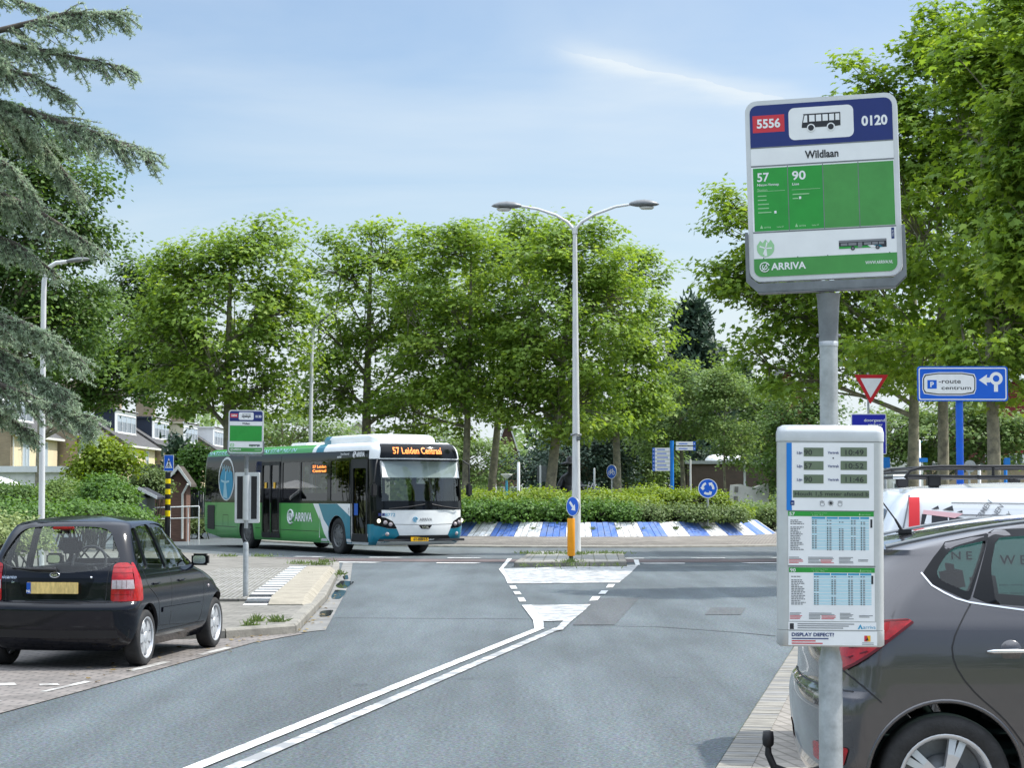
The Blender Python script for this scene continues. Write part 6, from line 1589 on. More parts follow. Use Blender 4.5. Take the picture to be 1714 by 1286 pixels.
# give-way triangle above a blue through-traffic board
Y = 49; base = D(1456, 900, Y); base.z = .04
t = thing('traffic_sign', 'red and white give way triangle over a dark blue direction board', 'traffic sign', base)
q_ = lambda px, py: xz(D(px, py, Y) - base)
b = MB(); b.cyl((0, .035, -.1), (0, .035, q_(0, 628)[1] + .06), .03, n=10); b.build('pole', 'galv', t)
b = MB(); P = round_poly([q_(1430, 627.5), q_(1487, 627.5), q_(1457, 677)], .03); b.plate(P, -.012, .012); pl = b.build('triangle', 'sign_red', t)
b = MB(); b.flat(round_poly([q_(1440, 633.5), q_(1477, 633.5), q_(1457, 666)], .015), -.014, 0); b.build('triangle_face', 'sign_white', pl)
x0, z1 = q_(1424.5, 693); x1, z0 = q_(1484, 761)
b = MB(); b.plate(rrect(x0, z0, x1, z1, .03, 4), -.012, .012); pl = b.build('direction_board', 'sign_white', t)
b = MB(); b.flat(rrect(x0 + .02, z0 + .02, x1 - .02, z1 - .02, .02, 4), -.014, 0); b.text('doorgaand-', q_(1458, 0)[0], q_(0, 706)[1], .072, -.015, 1, width=.56, bold=.015); b.text('verkeer', q_(1458, 0)[0], q_(0, 713.5)[1], .072, -.015, 1, width=.36, bold=.015)
P = [q_(1476, 725), q_(1476, 716), q_(1462, 722), q_(1476, 729)]; b.flat(P, -.015, 1); b.build('board_face', [mat('deep_blue', lin((22, 34, 170)), .4), 'sign_white'], pl)

# parking route board
Y = 45; base = D(1610, 900, Y); base.z = .04
t = thing('direction_sign', 'wide blue parking route board on a thick blue post', 'road sign', base)
q_ = lambda px, py: xz(D(px, py, Y) - base)
b = MB(); b.cyl((0, .09, -.1), (0, .09, q_(0, 640)[1]), .085, n=16); b.build('post', 'sign_bright_blue', t)
x0, z1 = q_(1535, 613.5); x1, z0 = q_(1687, 672)
b = MB(); b.plate(rrect(x0, z0, x1, z1, .06, 5), -.02, .02); pl = b.build('sign_panel', 'sign_bright_blue', t)
b = MB(); b.flat(rrect(x0 + .03, z0 + .03, x1 - .03, z1 - .03, .05, 5), -.0215, 1); b.flat(rrect(x0 + .055, z0 + .055, x1 - .055, z1 - .055, .035, 5), -.0225, 0)
hx = lambda e: [q_(1546 - e, 634), q_(1549 - e, 629 - e), q_(1570, 626 - e), q_(1610, 626 - e), q_(1628 + e, 629 - e), q_(1631 + e, 634), q_(1631 + e, 652), q_(1628 + e, 657 + e), q_(1610, 660 + e), q_(1570, 660 + e), q_(1549 - e, 657 + e), q_(1546 - e, 652)]
b.flat(hx(2.6), -.0235, 1); b.flat(hx(1.2), -.0245, 2); b.flat(hx(-.6), -.0255, 1)
a, c = q_(1552, 651), q_(1567.5, 636.5); b.rect(a[0], a[1], c[0], c[1], -.0265, 0); b.text('P', (a[0] + c[0]) / 2, a[1] + .04, .12, -.0275, 1, bold=.03)
a = q_(1571, 642); b.text('-route', a[0], a[1], .105, -.0265, 2, 'l', .012, .50); a = q_(1575.5, 652.5); b.text('centrum', a[0], a[1], .09, -.0265, 2, 'l', .012, .67)
cx, cz = q_(1667, 634); ring_pts(b, disc_pts(cx, cz, .148, 28), disc_pts(cx, cz, .075, 28), -.0235, 1)
a, c = q_(1663.5, 656), q_(1670, 643); b.rect(a[0], a[1], c[0], c[1], -.0236, 1)
a, c = q_(1645, 640.5), q_(1657, 632.5); b.rect(a[0], a[1], c[0], c[1], -.0236, 1); b.flat([q_(1638, 636.5), q_(1652, 627), q_(1650, 636.5), q_(1652, 646)], -.0237, 1)
b.build('sign_face', ['sign_bright_blue', 'sign_white', 'ink'], pl)

# pedestrian crossing sign on a black and yellow post
Y = 63; base = D(280, 912, Y); base.z = .05
t = thing('crossing_sign', 'square blue pedestrian crossing sign on a black and yellow banded post', 'traffic sign', base)
q_ = lambda px, py: xz(D(px, py, Y) - base)
b = MB(); ys = [912, 865, 855, 845, 836, 828, 819, 810, 802, 791]
for i in range(len(ys) - 1): b.tube([(0, 0, q_(0, ys[i])[1] + .001), (0, 0, q_(0, ys[i + 1])[1])], .085, 14, i % 2 if i else 0)
b.build('banded_post', ['black', 'yellow'], t)
b = MB(); b.cyl((0, .02, q_(0, 792)[1]), (0, .02, q_(0, 764)[1]), .03, n=8); b.build('pole', 'galv', t)
x0, z1 = q_(275, 762); x1, z0 = q_(291, 789)
b = MB(); b.plate(rrect(x0, z0, x1, z1, .02, 4), -.06, -.04); pl = b.build('sign_panel', 'sign_white', t)
b = MB(); b.flat(rrect(x0 + .012, z0 + .012, x1 - .012, z1 - .012, .015, 4), -.0615, 0); b.flat([q_(277, 784), q_(289, 784), q_(283, 767)], -.0625, 1)
for k_ in range(3): b.flat([q_(279 + k_ * 3, 783), q_(280.4 + k_ * 3, 783), q_(281 + k_ * 1.8, 779), q_(280 + k_ * 1.8, 779)], -.0632, 2)
b.flat([q_(281, 779), q_(283, 774), q_(284.5, 779)], -.0632, 2); b.flat(disc_pts(*q_(283, 773), .035, 10), -.0633, 2); b.build('sign_face', ['sign_bright_blue', 'sign_white', 'ink'], pl)
# ================================================================== FOLIAGE
PALM = np.array([(0, 0, 0), (.16, .10, .02), (.50, .08, -.04), (.34, .26, .03), (.50, .52, -.06), (.24, .50, .03), (0, 1.0, -.10), (-.24, .50, .03), (-.50, .52, -.06), (-.34, .26, .03), (-.50, .08, -.04), (-.16, .10, .02)], float)
KITE = np.array([(0, 0, 0), (.40, .35, .07), (.30, .75, -.02), (0, 1.0, -.08), (-.30, .75, -.02), (-.40, .35, .07)], float)
BLADE = np.array([(-.06, 0, 0), (.06, 0, 0), (.05, .5, .02), (0, 1, -.05), (-.05, .5, .02)], float)
def np_mesh(name, V, k, tone, mname, parent=None):
    n = len(V) // k
    me = bpy.data.meshes.new(name)
    me.vertices.add(len(V)); me.vertices.foreach_set('co', V.astype(np.float32).ravel())
    me.loops.add(len(V)); me.loops.foreach_set('vertex_index', np.arange(len(V), dtype=np.int32))
    me.polygons.add(n); me.polygons.foreach_set('loop_start', (np.arange(n) * k).astype(np.int32))
    me.materials.append(M[mname]); me.update(calc_edges=True)
    at = me.attributes.new('tone', 'FLOAT', 'FACE'); at.data.foreach_set('value', tone.astype(np.float32))
    o = bpy.data.objects.new(name, me); COL.objects.link(o)
    if parent is not None: o.parent = parent
    return o
def norm(a): return a / np.maximum(np.linalg.norm(a, axis=1, keepdims=True), 1e-9)
def leaves(P, out, size, templ, up=.8, outw=.6, rnd=.8, droop=.4, r=rng):
    # place a leaf outline at every point: facing up and outward with a random turn
    n = len(P); k = len(templ)
    nor = norm(np.array([0, 0, up]) + out * outw + r.normal(size=(n, 3)) * rnd)
    tan = r.normal(size=(n, 3)) + out * .8 - np.array([0, 0, droop]); tan = norm(tan - nor * (tan * nor).sum(1, keepdims=True)); bi = np.cross(tan, nor)
    s = (size * r.uniform(.65, 1.25, size=n))[:, None]
    V = (P[:, None, :] + bi[:, None, :] * (templ[None, :, 0:1] * s[:, None]) + tan[:, None, :] * (templ[None, :, 1:2] * s[:, None]) + nor[:, None, :] * (templ[None, :, 2:3] * s[:, None]))
    return V.reshape(-1, 3)
def in_ell(n, r, shell=.45):
    d = norm(r.normal(size=(n, 3))); u = r.uniform(size=n) ** (1 / 3.) * (1 - shell) + shell * r.uniform(.85, 1.0, size=n); return d * np.minimum(u, 1.0)[:, None]
def bez(a, b_, sag, n=5):
    a, b_ = Vector(a), Vector(b_); m = (a + b_) / 2 + Vector((0, 0, sag)); return [a * (1 - t) ** 2 + m * 2 * t * (1 - t) + b_ * t * t for t in [i / n for i in range(n + 1)]]
def tree(name, label, base, lobes, trunk_top, tr=.2, clumps=110, per=90, size=.2, cr=.75, leafm='leaf_plane', bark='bark', templ=PALM, lean=(0, 0), group=None, seed=1, flat=.62, limbs=9, shell=.45, cat='tree', clk=1.0):
    clumps = int(clumps * 1.3 * clk); per = max(12, int(per * 1.0 * clk)); cr = cr * .78; size = size * .80; flat = flat * .72
    # lobes: list of (x, y, z, rx, ry, rz, share) in metres from the base
    r = np.random.default_rng(seed); rr = random.Random(seed)
    t = thing(name, label, cat, base, 0, group)
    C = []
    tot = sum(l[6] for l in lobes)
    for (x, y, z, rx, ry, rz, sh_) in lobes:
        d_ = in_ell(max(3, int(clumps * sh_ / tot)), r, shell); ph = r.uniform(0, 6.28, size=6)
        wob = 1 + .20 * np.sin(4.1 * d_[:, 0] + ph[0]) * np.sin(3.7 * d_[:, 2] + ph[1]) + .14 * np.sin(8.3 * d_[:, 0] + ph[2] + 5 * d_[:, 1]) + .10 * np.sin(9.7 * d_[:, 2] + ph[3])
        wob = wob * np.where(r.uniform(size=len(d_)) < .07, r.uniform(1.1, 1.28, size=len(d_)), 1.0)
        C.append(d_ * wob[:, None] * np.array([rx, ry, rz]) + np.array([x, y, z]))
    C = np.concatenate(C); C = C[C[:, 2] > .6]
    ctr = np.average(C, axis=0)
    # trunk
    b = MB(); H_ = trunk_top; lx, ly = lean
    def axis(z): s = z / H_; return Vector((lx * s + .12 * math.sin(s * 3 + seed), ly * s + .10 * math.sin(s * 2.3 + seed * 2), z))
    zs = [-.15, 0, .25] + [H_ * i / 9 for i in range(1, 10)]
    rad = [tr * 1.5, tr * 1.35, tr * 1.1] + [tr * (1 - .86 * (i / 9) ** 1.1) for i in range(1, 10)]
    b.tube([axis(max(z, 0)) + Vector((0, 0, min(z, 0))) for z in zs], rad, 10)
    # limbs to groups of leaf clumps, twigs to every clump
    K = C[r.choice(len(C), min(limbs, len(C)), replace=False)].copy()
    for _ in range(4):
        d = ((C[:, None] - K[None]) ** 2).sum(2).argmin(1)
        for q in range(len(K)):
            if (d == q).any(): K[q] = C[d == q].mean(0)
    cz0 = C[:, 2].min()
    for q in range(len(K)):
        tgt = Vector(K[q]); z0 = max(H_ * .36, min(H_ * .93, tgt.z - (Vector((tgt.x, tgt.y)) - Vector((lx, ly)) * tgt.z / H_).length * rr.uniform(.55, .95)))
        p0 = axis(z0); pa = bez(p0, tgt, rr.uniform(-.2, .5), 6); R0 = max(.03, tr * (.5 - .3 * z0 / H_)); b.tube(pa, [R0 * (1 - .7 * i / 6) for i in range(7)], 7, cap=False)
        for ci in np.where(d == q)[0]:
            c = Vector(C[ci]); k_ = rr.randint(2, 6); b.tube(bez(pa[k_], c, rr.uniform(-.1, .35), 3), [R0 * .32 + .006, R0 * .22 + .005, R0 * .14 + .005, .006], 4, cap=False)
    b.build('trunk', bark, t)
    n = per; tot_n = len(C) * n
    cs = r.uniform(.7, 1.3, size=len(C)) * cr
    off = r.normal(size=(len(C), n, 3)) * np.array([.55, .55, .55 * flat]); off = off / np.maximum(1, np.linalg.norm(off, axis=2, keepdims=True) / 1.25)
    P = (C[:, None, :] + off * cs[:, None, None]).reshape(-1, 3)
    outv = norm(P - ctr) * .5 + norm(off.reshape(-1, 3)) * .4
    V = leaves(P, outv, size, templ, up=1.25, outw=.7, rnd=.55, droop=.5, r=r)
    tone = np.clip(np.repeat(r.normal(.5, .16, size=len(C)), n) + r.normal(0, .17, size=tot_n), 0, 1)
    np_mesh('crown', V, len(templ), tone, leafm, t)
    return t
def px_lobe(cx, cy, rx, ry, Y, base, depth=None, share=1.0, dy=0.0):
    # a crown lobe that spans those pixels at the depth Y, metres from the base
    c = D(cx, cy, Y); s = FPX / Y
    return (c.x - base.x, dy, c.z - base.z, rx / s, depth if depth else rx / s * .95, ry / s, share)
def ptree(name, label, px, Y, lobes, trunk_top_py, gz=0.0, **k):
    base = D(px, 840, Y); base.z = gz
    L = [px_lobe(*q[:4], Y, base, share=(q[4] if len(q) > 4 else q[2] * q[3] / 10000.), dy=(q[5] if len(q) > 5 else 0)) for q in lobes]
    return tree(name, label, base, L, D(px, trunk_top_py, Y).z - gz, **k)

PG = 'plane trees around the roundabout'
ptree('plane_tree', 'broad plane tree behind the green rear half of the bus', 385, 76, [(372, 540, 132, 160), (430, 430, 80, 55), (350, 425, 62, 48), (275, 590, 78, 85), (345, 680, 85, 32), (438, 385, 20, 32, .1), (470, 560, 60, 110), (440, 660, 60, 40, .15), (300, 470, 60, 60)], 400, tr=.26, clumps=215, per=75, size=.24, cr=.95, seed=3, group=PG, clk=1.02)
ptree('plane_tree', 'plane tree with open lower branches behind the front of the bus', 617, 84, [(615, 500, 122, 105), (555, 450, 66, 65), (690, 470, 72, 75), (620, 630, 105, 80), (540, 640, 60, 65), (645, 405, 48, 30, .2), (600, 410, 40, 28, .15), (670, 690, 70, 50), (700, 580, 60, 90)], 400, tr=.27, clumps=190, per=72, size=.24, cr=.95, seed=4, group=PG, clk=1.02)
ptree('plane_tree', 'plane tree on a thin upright trunk just right of the bus front', 783, 80, [(775, 490, 95, 112), (735, 600, 85, 100), (790, 400, 55, 35, .25), (715, 690, 80, 45), (715, 440, 50, 60), (800, 640, 60, 60)], 395, tr=.19, clumps=150, per=72, size=.24, cr=.9, seed=5, group=PG, clk=1.02)
ptree('plane_tree', 'plane tree with a slanting trunk, second right of the bus front', 817, 87, [(850, 490, 85, 112), (830, 620, 75, 90), (862, 392, 38, 28, .2), (900, 430, 50, 60), (800, 430, 40, 50)], 400, tr=.21, clumps=130, per=72, size=.24, cr=.9, seed=6, lean=(.9, 0), group=PG, clk=1.02)
ptree('plane_tree', 'tallest plane tree with a leaning pale trunk left of the lamp mast', 908, 79, [(930, 530, 115, 150), (890, 620, 80, 110), (985, 430, 78, 62), (1015, 560, 88, 120), (950, 690, 90, 50), (1005, 388, 30, 26, .12), (930, 420, 60, 50)], 385, tr=.25, clumps=215, per=78, size=.24, cr=.9, seed=7, lean=(1.3, 0), group=PG, clk=1.02)
ptree('plane_tree', 'plane tree with bright right edge behind the lamp mast', 1030, 90, [(1058, 560, 68, 130), (1045, 460, 58, 55), (1078, 650, 58, 80), (1020, 690, 70, 45), (1100, 530, 26, 30, .1)], 450, tr=.22, clumps=140, per=76, size=.24, cr=.9, seed=8, group=PG, clk=1.02)
BG = 'smaller trees beyond the roundabout'
ptree('street_tree', 'small tree behind the fingerpost with pale green foliage', 1143, 98, [(1140, 690, 75, 62), (1175, 640, 55, 45), (1095, 740, 45, 35)], 640, tr=.15, clumps=110, per=70, size=.2, cr=.85, seed=21, leafm='leaf_far', group=BG)
ptree('street_tree', 'young slender tree in front of the low brown building', 1217, 96, [(1215, 690, 48, 62), (1235, 745, 45, 30), (1205, 640, 25, 30, .2)], 650, tr=.08, clumps=70, per=70, size=.18, cr=.75, seed=22, leafm='leaf_far', group=BG)
ptree('street_tree', 'round bushy tree between the conifer and the near bus stop', 1275, 104, [(1268, 660, 45, 35), (1280, 730, 60, 60)], 650, tr=.12, clumps=90, per=70, size=.2, cr=.85, seed=23, leafm='leaf_far', group=BG)
ptree('street_tree', 'dense tree left of the yield triangle, half behind the bus stop pole', 1345, 92, [(1345, 700, 62, 75), (1330, 790, 60, 35)], 660, tr=.13, clumps=110, per=72, size=.2, cr=.85, seed=24, leafm='leaf_dark', group=BG)
ptree('street_tree', 'tall far tree seen in the gap above the bus roof', 470, 140, [(480, 720, 70, 30), (560, 740, 60, 25)], 705, tr=.2, clumps=70, per=60, size=.3, cr=1.3, seed=25, leafm='leaf_far', group=BG)
ptree('street_tree', 'dark dense tree low behind the statue', 985, 108, [(975, 770, 80, 50), (1010, 740, 70, 45), (900, 790, 45, 30)], 735, tr=.2, clumps=150, per=72, size=.22, cr=1.0, seed=26, leafm='leaf_conifer', group=BG)
ptree('street_tree', 'green tree low between the two thin trunks right of the bus', 720, 120, [(720, 760, 75, 48), (800, 770, 60, 40), (650, 770, 50, 35)], 735, tr=.2, clumps=130, per=70, size=.25, cr=1.1, seed=27, leafm='leaf_far', group=BG)
ptree('street_tree', 'leafy tree filling the space behind the bicycle sign', 1050, 112, [(1050, 740, 62, 62), (1090, 780, 50, 42)], 700, tr=.2, clumps=120, per=70, size=.22, cr=1.0, seed=28, leafm='leaf_far', group=BG)
ptree('street_tree', 'far tree behind the van and the parking board', 1560, 84, [(1500, 730, 65, 50), (1600, 720, 80, 55), (1690, 730, 60, 50)], 700, tr=.2, clumps=150, per=70, size=.22, cr=.9, seed=29, leafm='leaf_far', group=BG)
# right-hand planes
RG = 'plane trees on the right'
ptree('plane_tree', 'plane tree left of the parking board, boughs reaching behind the bus stop board', 1527, 57, [(1400, 480, 130, 105), (1330, 600, 85, 70), (1290, 440, 80, 80, .7), (1225, 350, 35, 50, .2), (1225, 470, 40, 30, .25), (1500, 590, 130, 60), (1450, 330, 110, 120)], 300, gz=.03, tr=.20, clumps=230, per=72, size=.22, cr=.75, leafm='leaf_near', seed=31, group=RG, limbs=13)
ptree('plane_tree', 'middle plane tree whose trunk stands beside the blue sign post', 1574, 51, [(1580, 400, 150, 170), (1500, 240, 95, 110), (1440, 180, 45, 90, .45), (1600, 180, 110, 120), (1560, 600, 130, 60), (1570, 70, 60, 60, .5)], 90, gz=.03, tr=.17, clumps=235, per=78, size=.22, cr=.7, leafm='leaf_near', seed=32, group=RG, limbs=12)
ptree('plane_tree', 'right-hand plane tree with the trunk behind the right end of the parking board', 1657, 47, [(1690, 420, 110, 180), (1660, 200, 100, 130), (1650, 610, 110, 60), (1640, 70, 70, 70), (1740, 100, 80, 110)], 40, gz=.03, tr=.18, clumps=215, per=80, size=.22, cr=.68, leafm='leaf_near', seed=33, group=RG, limbs=12)
ptree('plane_tree', 'nearest plane tree with big bright leaves at the right edge of the view', 1830, 36, [(1740, 330, 90, 190), (1710, 200, 60, 90), (1800, 60, 150, 130), (1850, 400, 150, 160), (1700, 420, 40, 40, .4)], 100, gz=.03, tr=.2, clumps=170, per=85, size=.23, cr=.6, leafm='leaf_near', seed=34, group=RG, limbs=11)
# left-hand trees
ptree('tall_tree', 'tall dark leafy tree behind the cedar on the left', -70, 62, [(60, 430, 120, 160), (-60, 400, 130, 200), (105, 290, 80, 65), (140, 385, 55, 38), (60, 570, 130, 75), (40, 215, 90, 45, .4)], 260, tr=.35, clumps=330, per=120, size=.17, cr=.85, leafm='leaf_dark', templ=KITE, seed=41, limbs=13)
ptree('tall_tree', 'dark spreading tree overhanging the terraced houses', 70, 92, [(205, 560, 95, 85), (140, 620, 80, 50), (245, 620, 80, 55), (235, 470, 36, 45, .25), (290, 520, 55, 75), (150, 670, 50, 20, .15)], 470, tr=.25, clumps=230, per=110, size=.2, cr=1.0, leafm='leaf_dark', templ=KITE, seed=42, limbs=12)

# conifers
def conifer(label, px, Y, top, half, base_py, seed, name='conifer_tree', mname='leaf_conifer', n=5200):
    base = D(px, 850, Y); base.z = 0; r = np.random.default_rng(seed)
    t = thing(name, label, 'tree', base, 0, 'dark conifers in the distance'); Ht = D(px, top, Y).z; hw = half / (FPX / Y)
    b = MB(); b.tube([(0, 0, -.1), (0, 0, Ht * .5), (0, 0, Ht * .98)], [.3, .2, .03], 8)
    nb = 90; P = []; O = []
    for i in range(nb):
        z = Ht * (.10 + .88 * (i / nb)); L = hw * (1.05 - z / Ht) ** .75 * r.uniform(.7, 1.15) * 1.25; a = i * 2.4 + r.uniform(-.3, .3); d = np.array([math.cos(a), math.sin(a), .18])
        b.tube([(0, 0, z), tuple(np.array([0, 0, z]) + d * L * .6), tuple(np.array([0, 0, z]) + d * L + np.array([0, 0, .25 * L]))], [.05, .03, .01], 4, cap=False)
        m = n // nb; s = r.uniform(.15, 1.05, size=m)[:, None]; q = np.array([0, 0, z]) + d * L * s + r.normal(size=(m, 3)) * np.array([.32, .32, .30]) * (1.2 - .5 * s) + np.array([0, 0, .25 * L]) * s ** 2
        P.append(q); O.append(np.repeat((d * .6 + np.array([0, 0, .6]))[None], m, 0))
    b.build('trunk', 'bark_dark', t)
    P = np.concatenate(P); O = np.concatenate(O); V = leaves(P, O, .48, BLADE * np.array([2.6, 1, 1]), up=.2, outw=.5, rnd=.5, droop=-.9, r=r)
    np_mesh('crown', V, 5, np.clip(r.normal(.45, .25, size=len(P)), 0, 1), mname, t)
conifer('tall dark conifer with a ragged outline right of the plane trees', 1160, 118, 508, 88, 800, 51, n=15000)
conifer('smaller pointed conifer between the tall conifer and the bus stop', 1236, 124, 612, 50, 800, 52, n=7000)
conifer('dark conifer filling the shade behind the lamp mast', 968, 128, 640, 85, 800, 53, n=11000)
conifer('columnar dark cypress in front of the fourth terraced house', 295, 100, 740, 9, 850, 54, n=1200)

# blue cedar leaning in from the left
def cedar():
    Y = 27.0; base = D(-330, 900, Y); base.z = .1; r = np.random.default_rng(61); rr = random.Random(61)
    t = thing('blue_cedar', 'blue-green cedar whose drooping boughs reach in from the left edge', 'tree', base); s = FPX / Y
    b = MB(); Ht = 11.5; b.tube([(0, 0, -.1), (0, 0, 3), (.1, 0, 7), (.1, .1, Ht)], [.42, .36, .24, .05], 12)
    TW = []                                                # twig points with direction
    q = lambda px, py, dy=0.0: Vector(D(px, py, Y + dy)) - base
    def bough(pts, nside, sl, droop, rad=.07):
        P = []
        for i in range(len(pts) - 1):
            for k_ in range(8): P.append(pts[i].lerp(pts[i + 1], k_ / 8))
        P.append(pts[-1]); k = len(P); b.tube(P, [rad * (1 - .9 * i / (k - 1)) + .006 for i in range(k)], 7, cap=False)
        for i in range(nside):
            u_ = rr.uniform(.12, 1.0); j = min(k - 2, int(u_ * (k - 1))); p = P[j].lerp(P[j + 1], rr.random()); d = (P[j + 1] - P[j]).normalized()
            sd = Vector((-d.y, d.x, 0)) * rr.choice((-1, 1)) + Vector((0, 0, rr.uniform(-.3, .15))); L = sl * rr.uniform(.45, 1.25) * (1.2 - .75 * u_)
            dr = (d * rr.uniform(.5, 1.0) + sd * rr.uniform(.0, .55) - Vector((0, 0, 1)) * (rr.uniform(.45, 1.25) if rr.random() < .75 else rr.uniform(-.2, .4)) * droop).normalized()
            e = p + dr * L; m = p.lerp(e, .5) + Vector((0, 0, .06 * L)); b.tube([p, m, e], [.012, .008, .003], 4, cap=False)
            for w in range(max(4, int(L / .034))):
                v_ = (w + rr.random()) / max(4, int(L / .034)); c = (p * (1 - v_) ** 2 + m * 2 * v_ * (1 - v_) + e * v_ * v_); TW.append((c + Vector((rr.gauss(0, .015), rr.gauss(0, .015), rr.gauss(0, .012))), dr))
                if rr.random() < .36 and L > .25:           # short side shoots
                    s2 = (dr * .7 + Vector((rr.gauss(0, .6), rr.gauss(0, .6), rr.gauss(-.15, .4)))).normalized(); l2 = rr.uniform(.06, .17) * sl
                    for x_ in range(4): TW.append((c + s2 * l2 * (x_ + 1) / 4, s2))
    Z_ = Vector((0, 0, 1))
    bough([q(-330, 110), q(-150, 70), q(0, 50), q(110, 22), q(205, 20)], 120, .72, .75)
    bough([q(-330, 130, .3), q(-120, 60, .3), q(20, 75, .2), q(120, 95), q(208, 112)], 120, .62, .8)
    bough([q(-330, 60, .5), q(-100, -20, .5), q(0, -10, .5), q(62, 12, .4)], 60, .5, .5)
    bough([q(-330, 160, -.3), q(-160, 110, -.3), q(-40, 105, -.3), q(50, 125, -.2), q(118, 165)], 110, .55, .8)
    bough([q(-330, 230), q(-160, 160), q(-20, 165), q(90, 200), q(170, 225), q(247, 258)], 190, .75, .85)
    bough([q(-330, 250, .5), q(-140, 200, .5), q(0, 200, .4), q(70, 240, .4), q(140, 330, .3)], 130, .7, 1.0)
    bough([q(-330, 350, .2), q(-160, 290, .2), q(-30, 310, .2), q(60, 350, .1), q(165, 418)], 150, .7, .9)
    bough([q(-330, 420, .4), q(-160, 360, .4), q(-60, 375, .3), q(30, 410, .2), q(90, 455, .1)], 100, .6, .9)
    bough([q(-330, 560), q(-160, 500), q(-40, 515), q(50, 545), q(128, 595)], 170, .8, .9)
    bough([q(-330, 600, .3), q(-150, 560, .3), q(-40, 570, .2), q(40, 610, .1), q(110, 660)], 160, .8, 1.0)
    bough([q(-330, 660, -.2), q(-170, 600, -.2), q(-60, 620, -.2), q(40, 660, -.2), q(120, 690), q(140, 700)], 170, .7, .9)
    bough([q(-330, 700, .4), q(-170, 660, .4), q(-60, 670, .3), q(10, 695, .2), q(55, 730, .1)], 110, .6, .9)
    bough([q(-330, 330, -.6), q(-160, 240, -.6), q(-40, 250, -.6), q(20, 280, -.5), q(60, 330, -.4)], 90, .6, 1.0)
    for k_ in range(5):
        z_ = 620 - k_ * 130 + rr.uniform(-12, 12); y_ = rr.uniform(-.9, 1.2); x1 = rr.uniform(-40, 40)
        bough([q(-330, z_ - 60, y_), q(-180, z_ - 90, y_), q(-70, z_ - 60, y_), q(x1, z_ + 10, y_ * .8)], 90, .75, .95)
    b.build('trunk', 'bark_dark', t)
    C = np.array([tuple(p) for p, _ in TW]); Dd = np.array([tuple(d) for _, d in TW]); n = 6
    P = np.repeat(C, n, 0); O = norm(np.repeat(Dd, n, 0) * .55 + r.normal(size=(len(P), 3)) * .75 + np.array([0, 0, .25]))
    L = .050 * r.uniform(.7, 1.2, size=len(P))[:, None]; sdv = norm(np.cross(O, r.normal(size=(len(P), 3)))) * .0075
    V = np.stack([P - sdv, P + sdv, P + O * L], 1).reshape(-1, 3)
    np_mesh('needles', V, 3, np.clip(np.repeat(r.normal(.5, .2, size=len(C)), n) + r.normal(0, .15, size=len(P)), 0, 1), 'leaf_cedar', t)
cedar()

# ------------------------------------------------------------------ hedges and shrubs
def shrub(name, label, blobs, n, size, mname, templ=KITE, seed=1, group=None, core=True, upw=.9, cat='shrub', base_z=0.0, stems=9, rnd=.7, droop=.2, clump=.22, kind=None):
    # blobs: (centre, (rx, ry, rz)) in world metres; leaves gather in tufts on and just under their surfaces
    n = int(n * 1.7); size = size * .78
    r = np.random.default_rng(seed); c0 = blobs[0][0]; base = Vector((c0[0], c0[1], base_z))
    t = thing(name, label, cat, base, 0, group)
    P = []; O = []; b = MB(); vol = sum(q[1][0] * q[1][1] + q[1][0] * q[1][2] + q[1][1] * q[1][2] for q in blobs)
    for (c, rad) in blobs:
        c = np.array(c) - np.array(base); rad = np.array(rad); m = int(n * (rad[0] * rad[1] + rad[0] * rad[2] + rad[1] * rad[2]) / vol); k = max(4, m // 26)
        d = norm(r.normal(size=(k, 3))); d[:, 2] = np.where(d[:, 2] < -.35, -d[:, 2], d[:, 2]); sup = np.sign(d) * np.abs(d) ** .75; sup = sup / np.maximum(1, np.abs(sup).max(1, keepdims=True)) if False else sup
        tuft = c + d * rad * r.uniform(.72, 1.04, size=(k, 1)); q = np.repeat(tuft, 26, 0) + r.normal(size=(k * 26, 3)) * clump * np.array([1, 1, .8])
        q[:, 2] = np.maximum(q[:, 2], .03); P.append(q); O.append(np.repeat(d, 26, 0))
        for _ in range(stems):
            e = c + norm(r.normal(size=(1, 3)))[0] * rad * .85; e[2] = max(e[2], .1); g = np.array([c[0] + r.normal() * rad[0] * .3, c[1] + r.normal() * rad[1] * .3, 0.0]); b.tube(bez(g, e, .1, 3), [.025, .018, .012, .005], 4, cap=False)
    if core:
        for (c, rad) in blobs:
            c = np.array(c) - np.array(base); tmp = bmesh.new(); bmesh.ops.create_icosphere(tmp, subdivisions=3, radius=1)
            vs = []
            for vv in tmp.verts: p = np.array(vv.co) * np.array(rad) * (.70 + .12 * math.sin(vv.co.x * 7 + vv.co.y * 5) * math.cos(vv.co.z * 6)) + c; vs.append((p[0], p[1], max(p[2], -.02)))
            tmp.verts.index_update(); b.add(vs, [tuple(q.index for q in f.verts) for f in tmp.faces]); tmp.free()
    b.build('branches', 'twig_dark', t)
    P = np.concatenate(P); O = np.concatenate(O); V = leaves(P, O, size, templ, up=upw, outw=.8, rnd=rnd, droop=droop, r=r)
    tone = np.clip(np.repeat(r.normal(.5, .15, size=len(P) // 26), 26) + r.normal(0, .2, size=len(P)), 0, 1)
    np_mesh('foliage', V, len(templ), tone, mname, t)
    return t
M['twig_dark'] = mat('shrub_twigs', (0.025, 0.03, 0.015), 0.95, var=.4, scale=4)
def PB(px, py, rx, ry, Y, depth=None):
    c = D(px, py, Y); s = FPX / Y; return ((c.x, c.y, c.z), (rx / s, depth if depth else max(.5, rx / s * .5), ry / s))
HG = 'hedges on the roundabout'
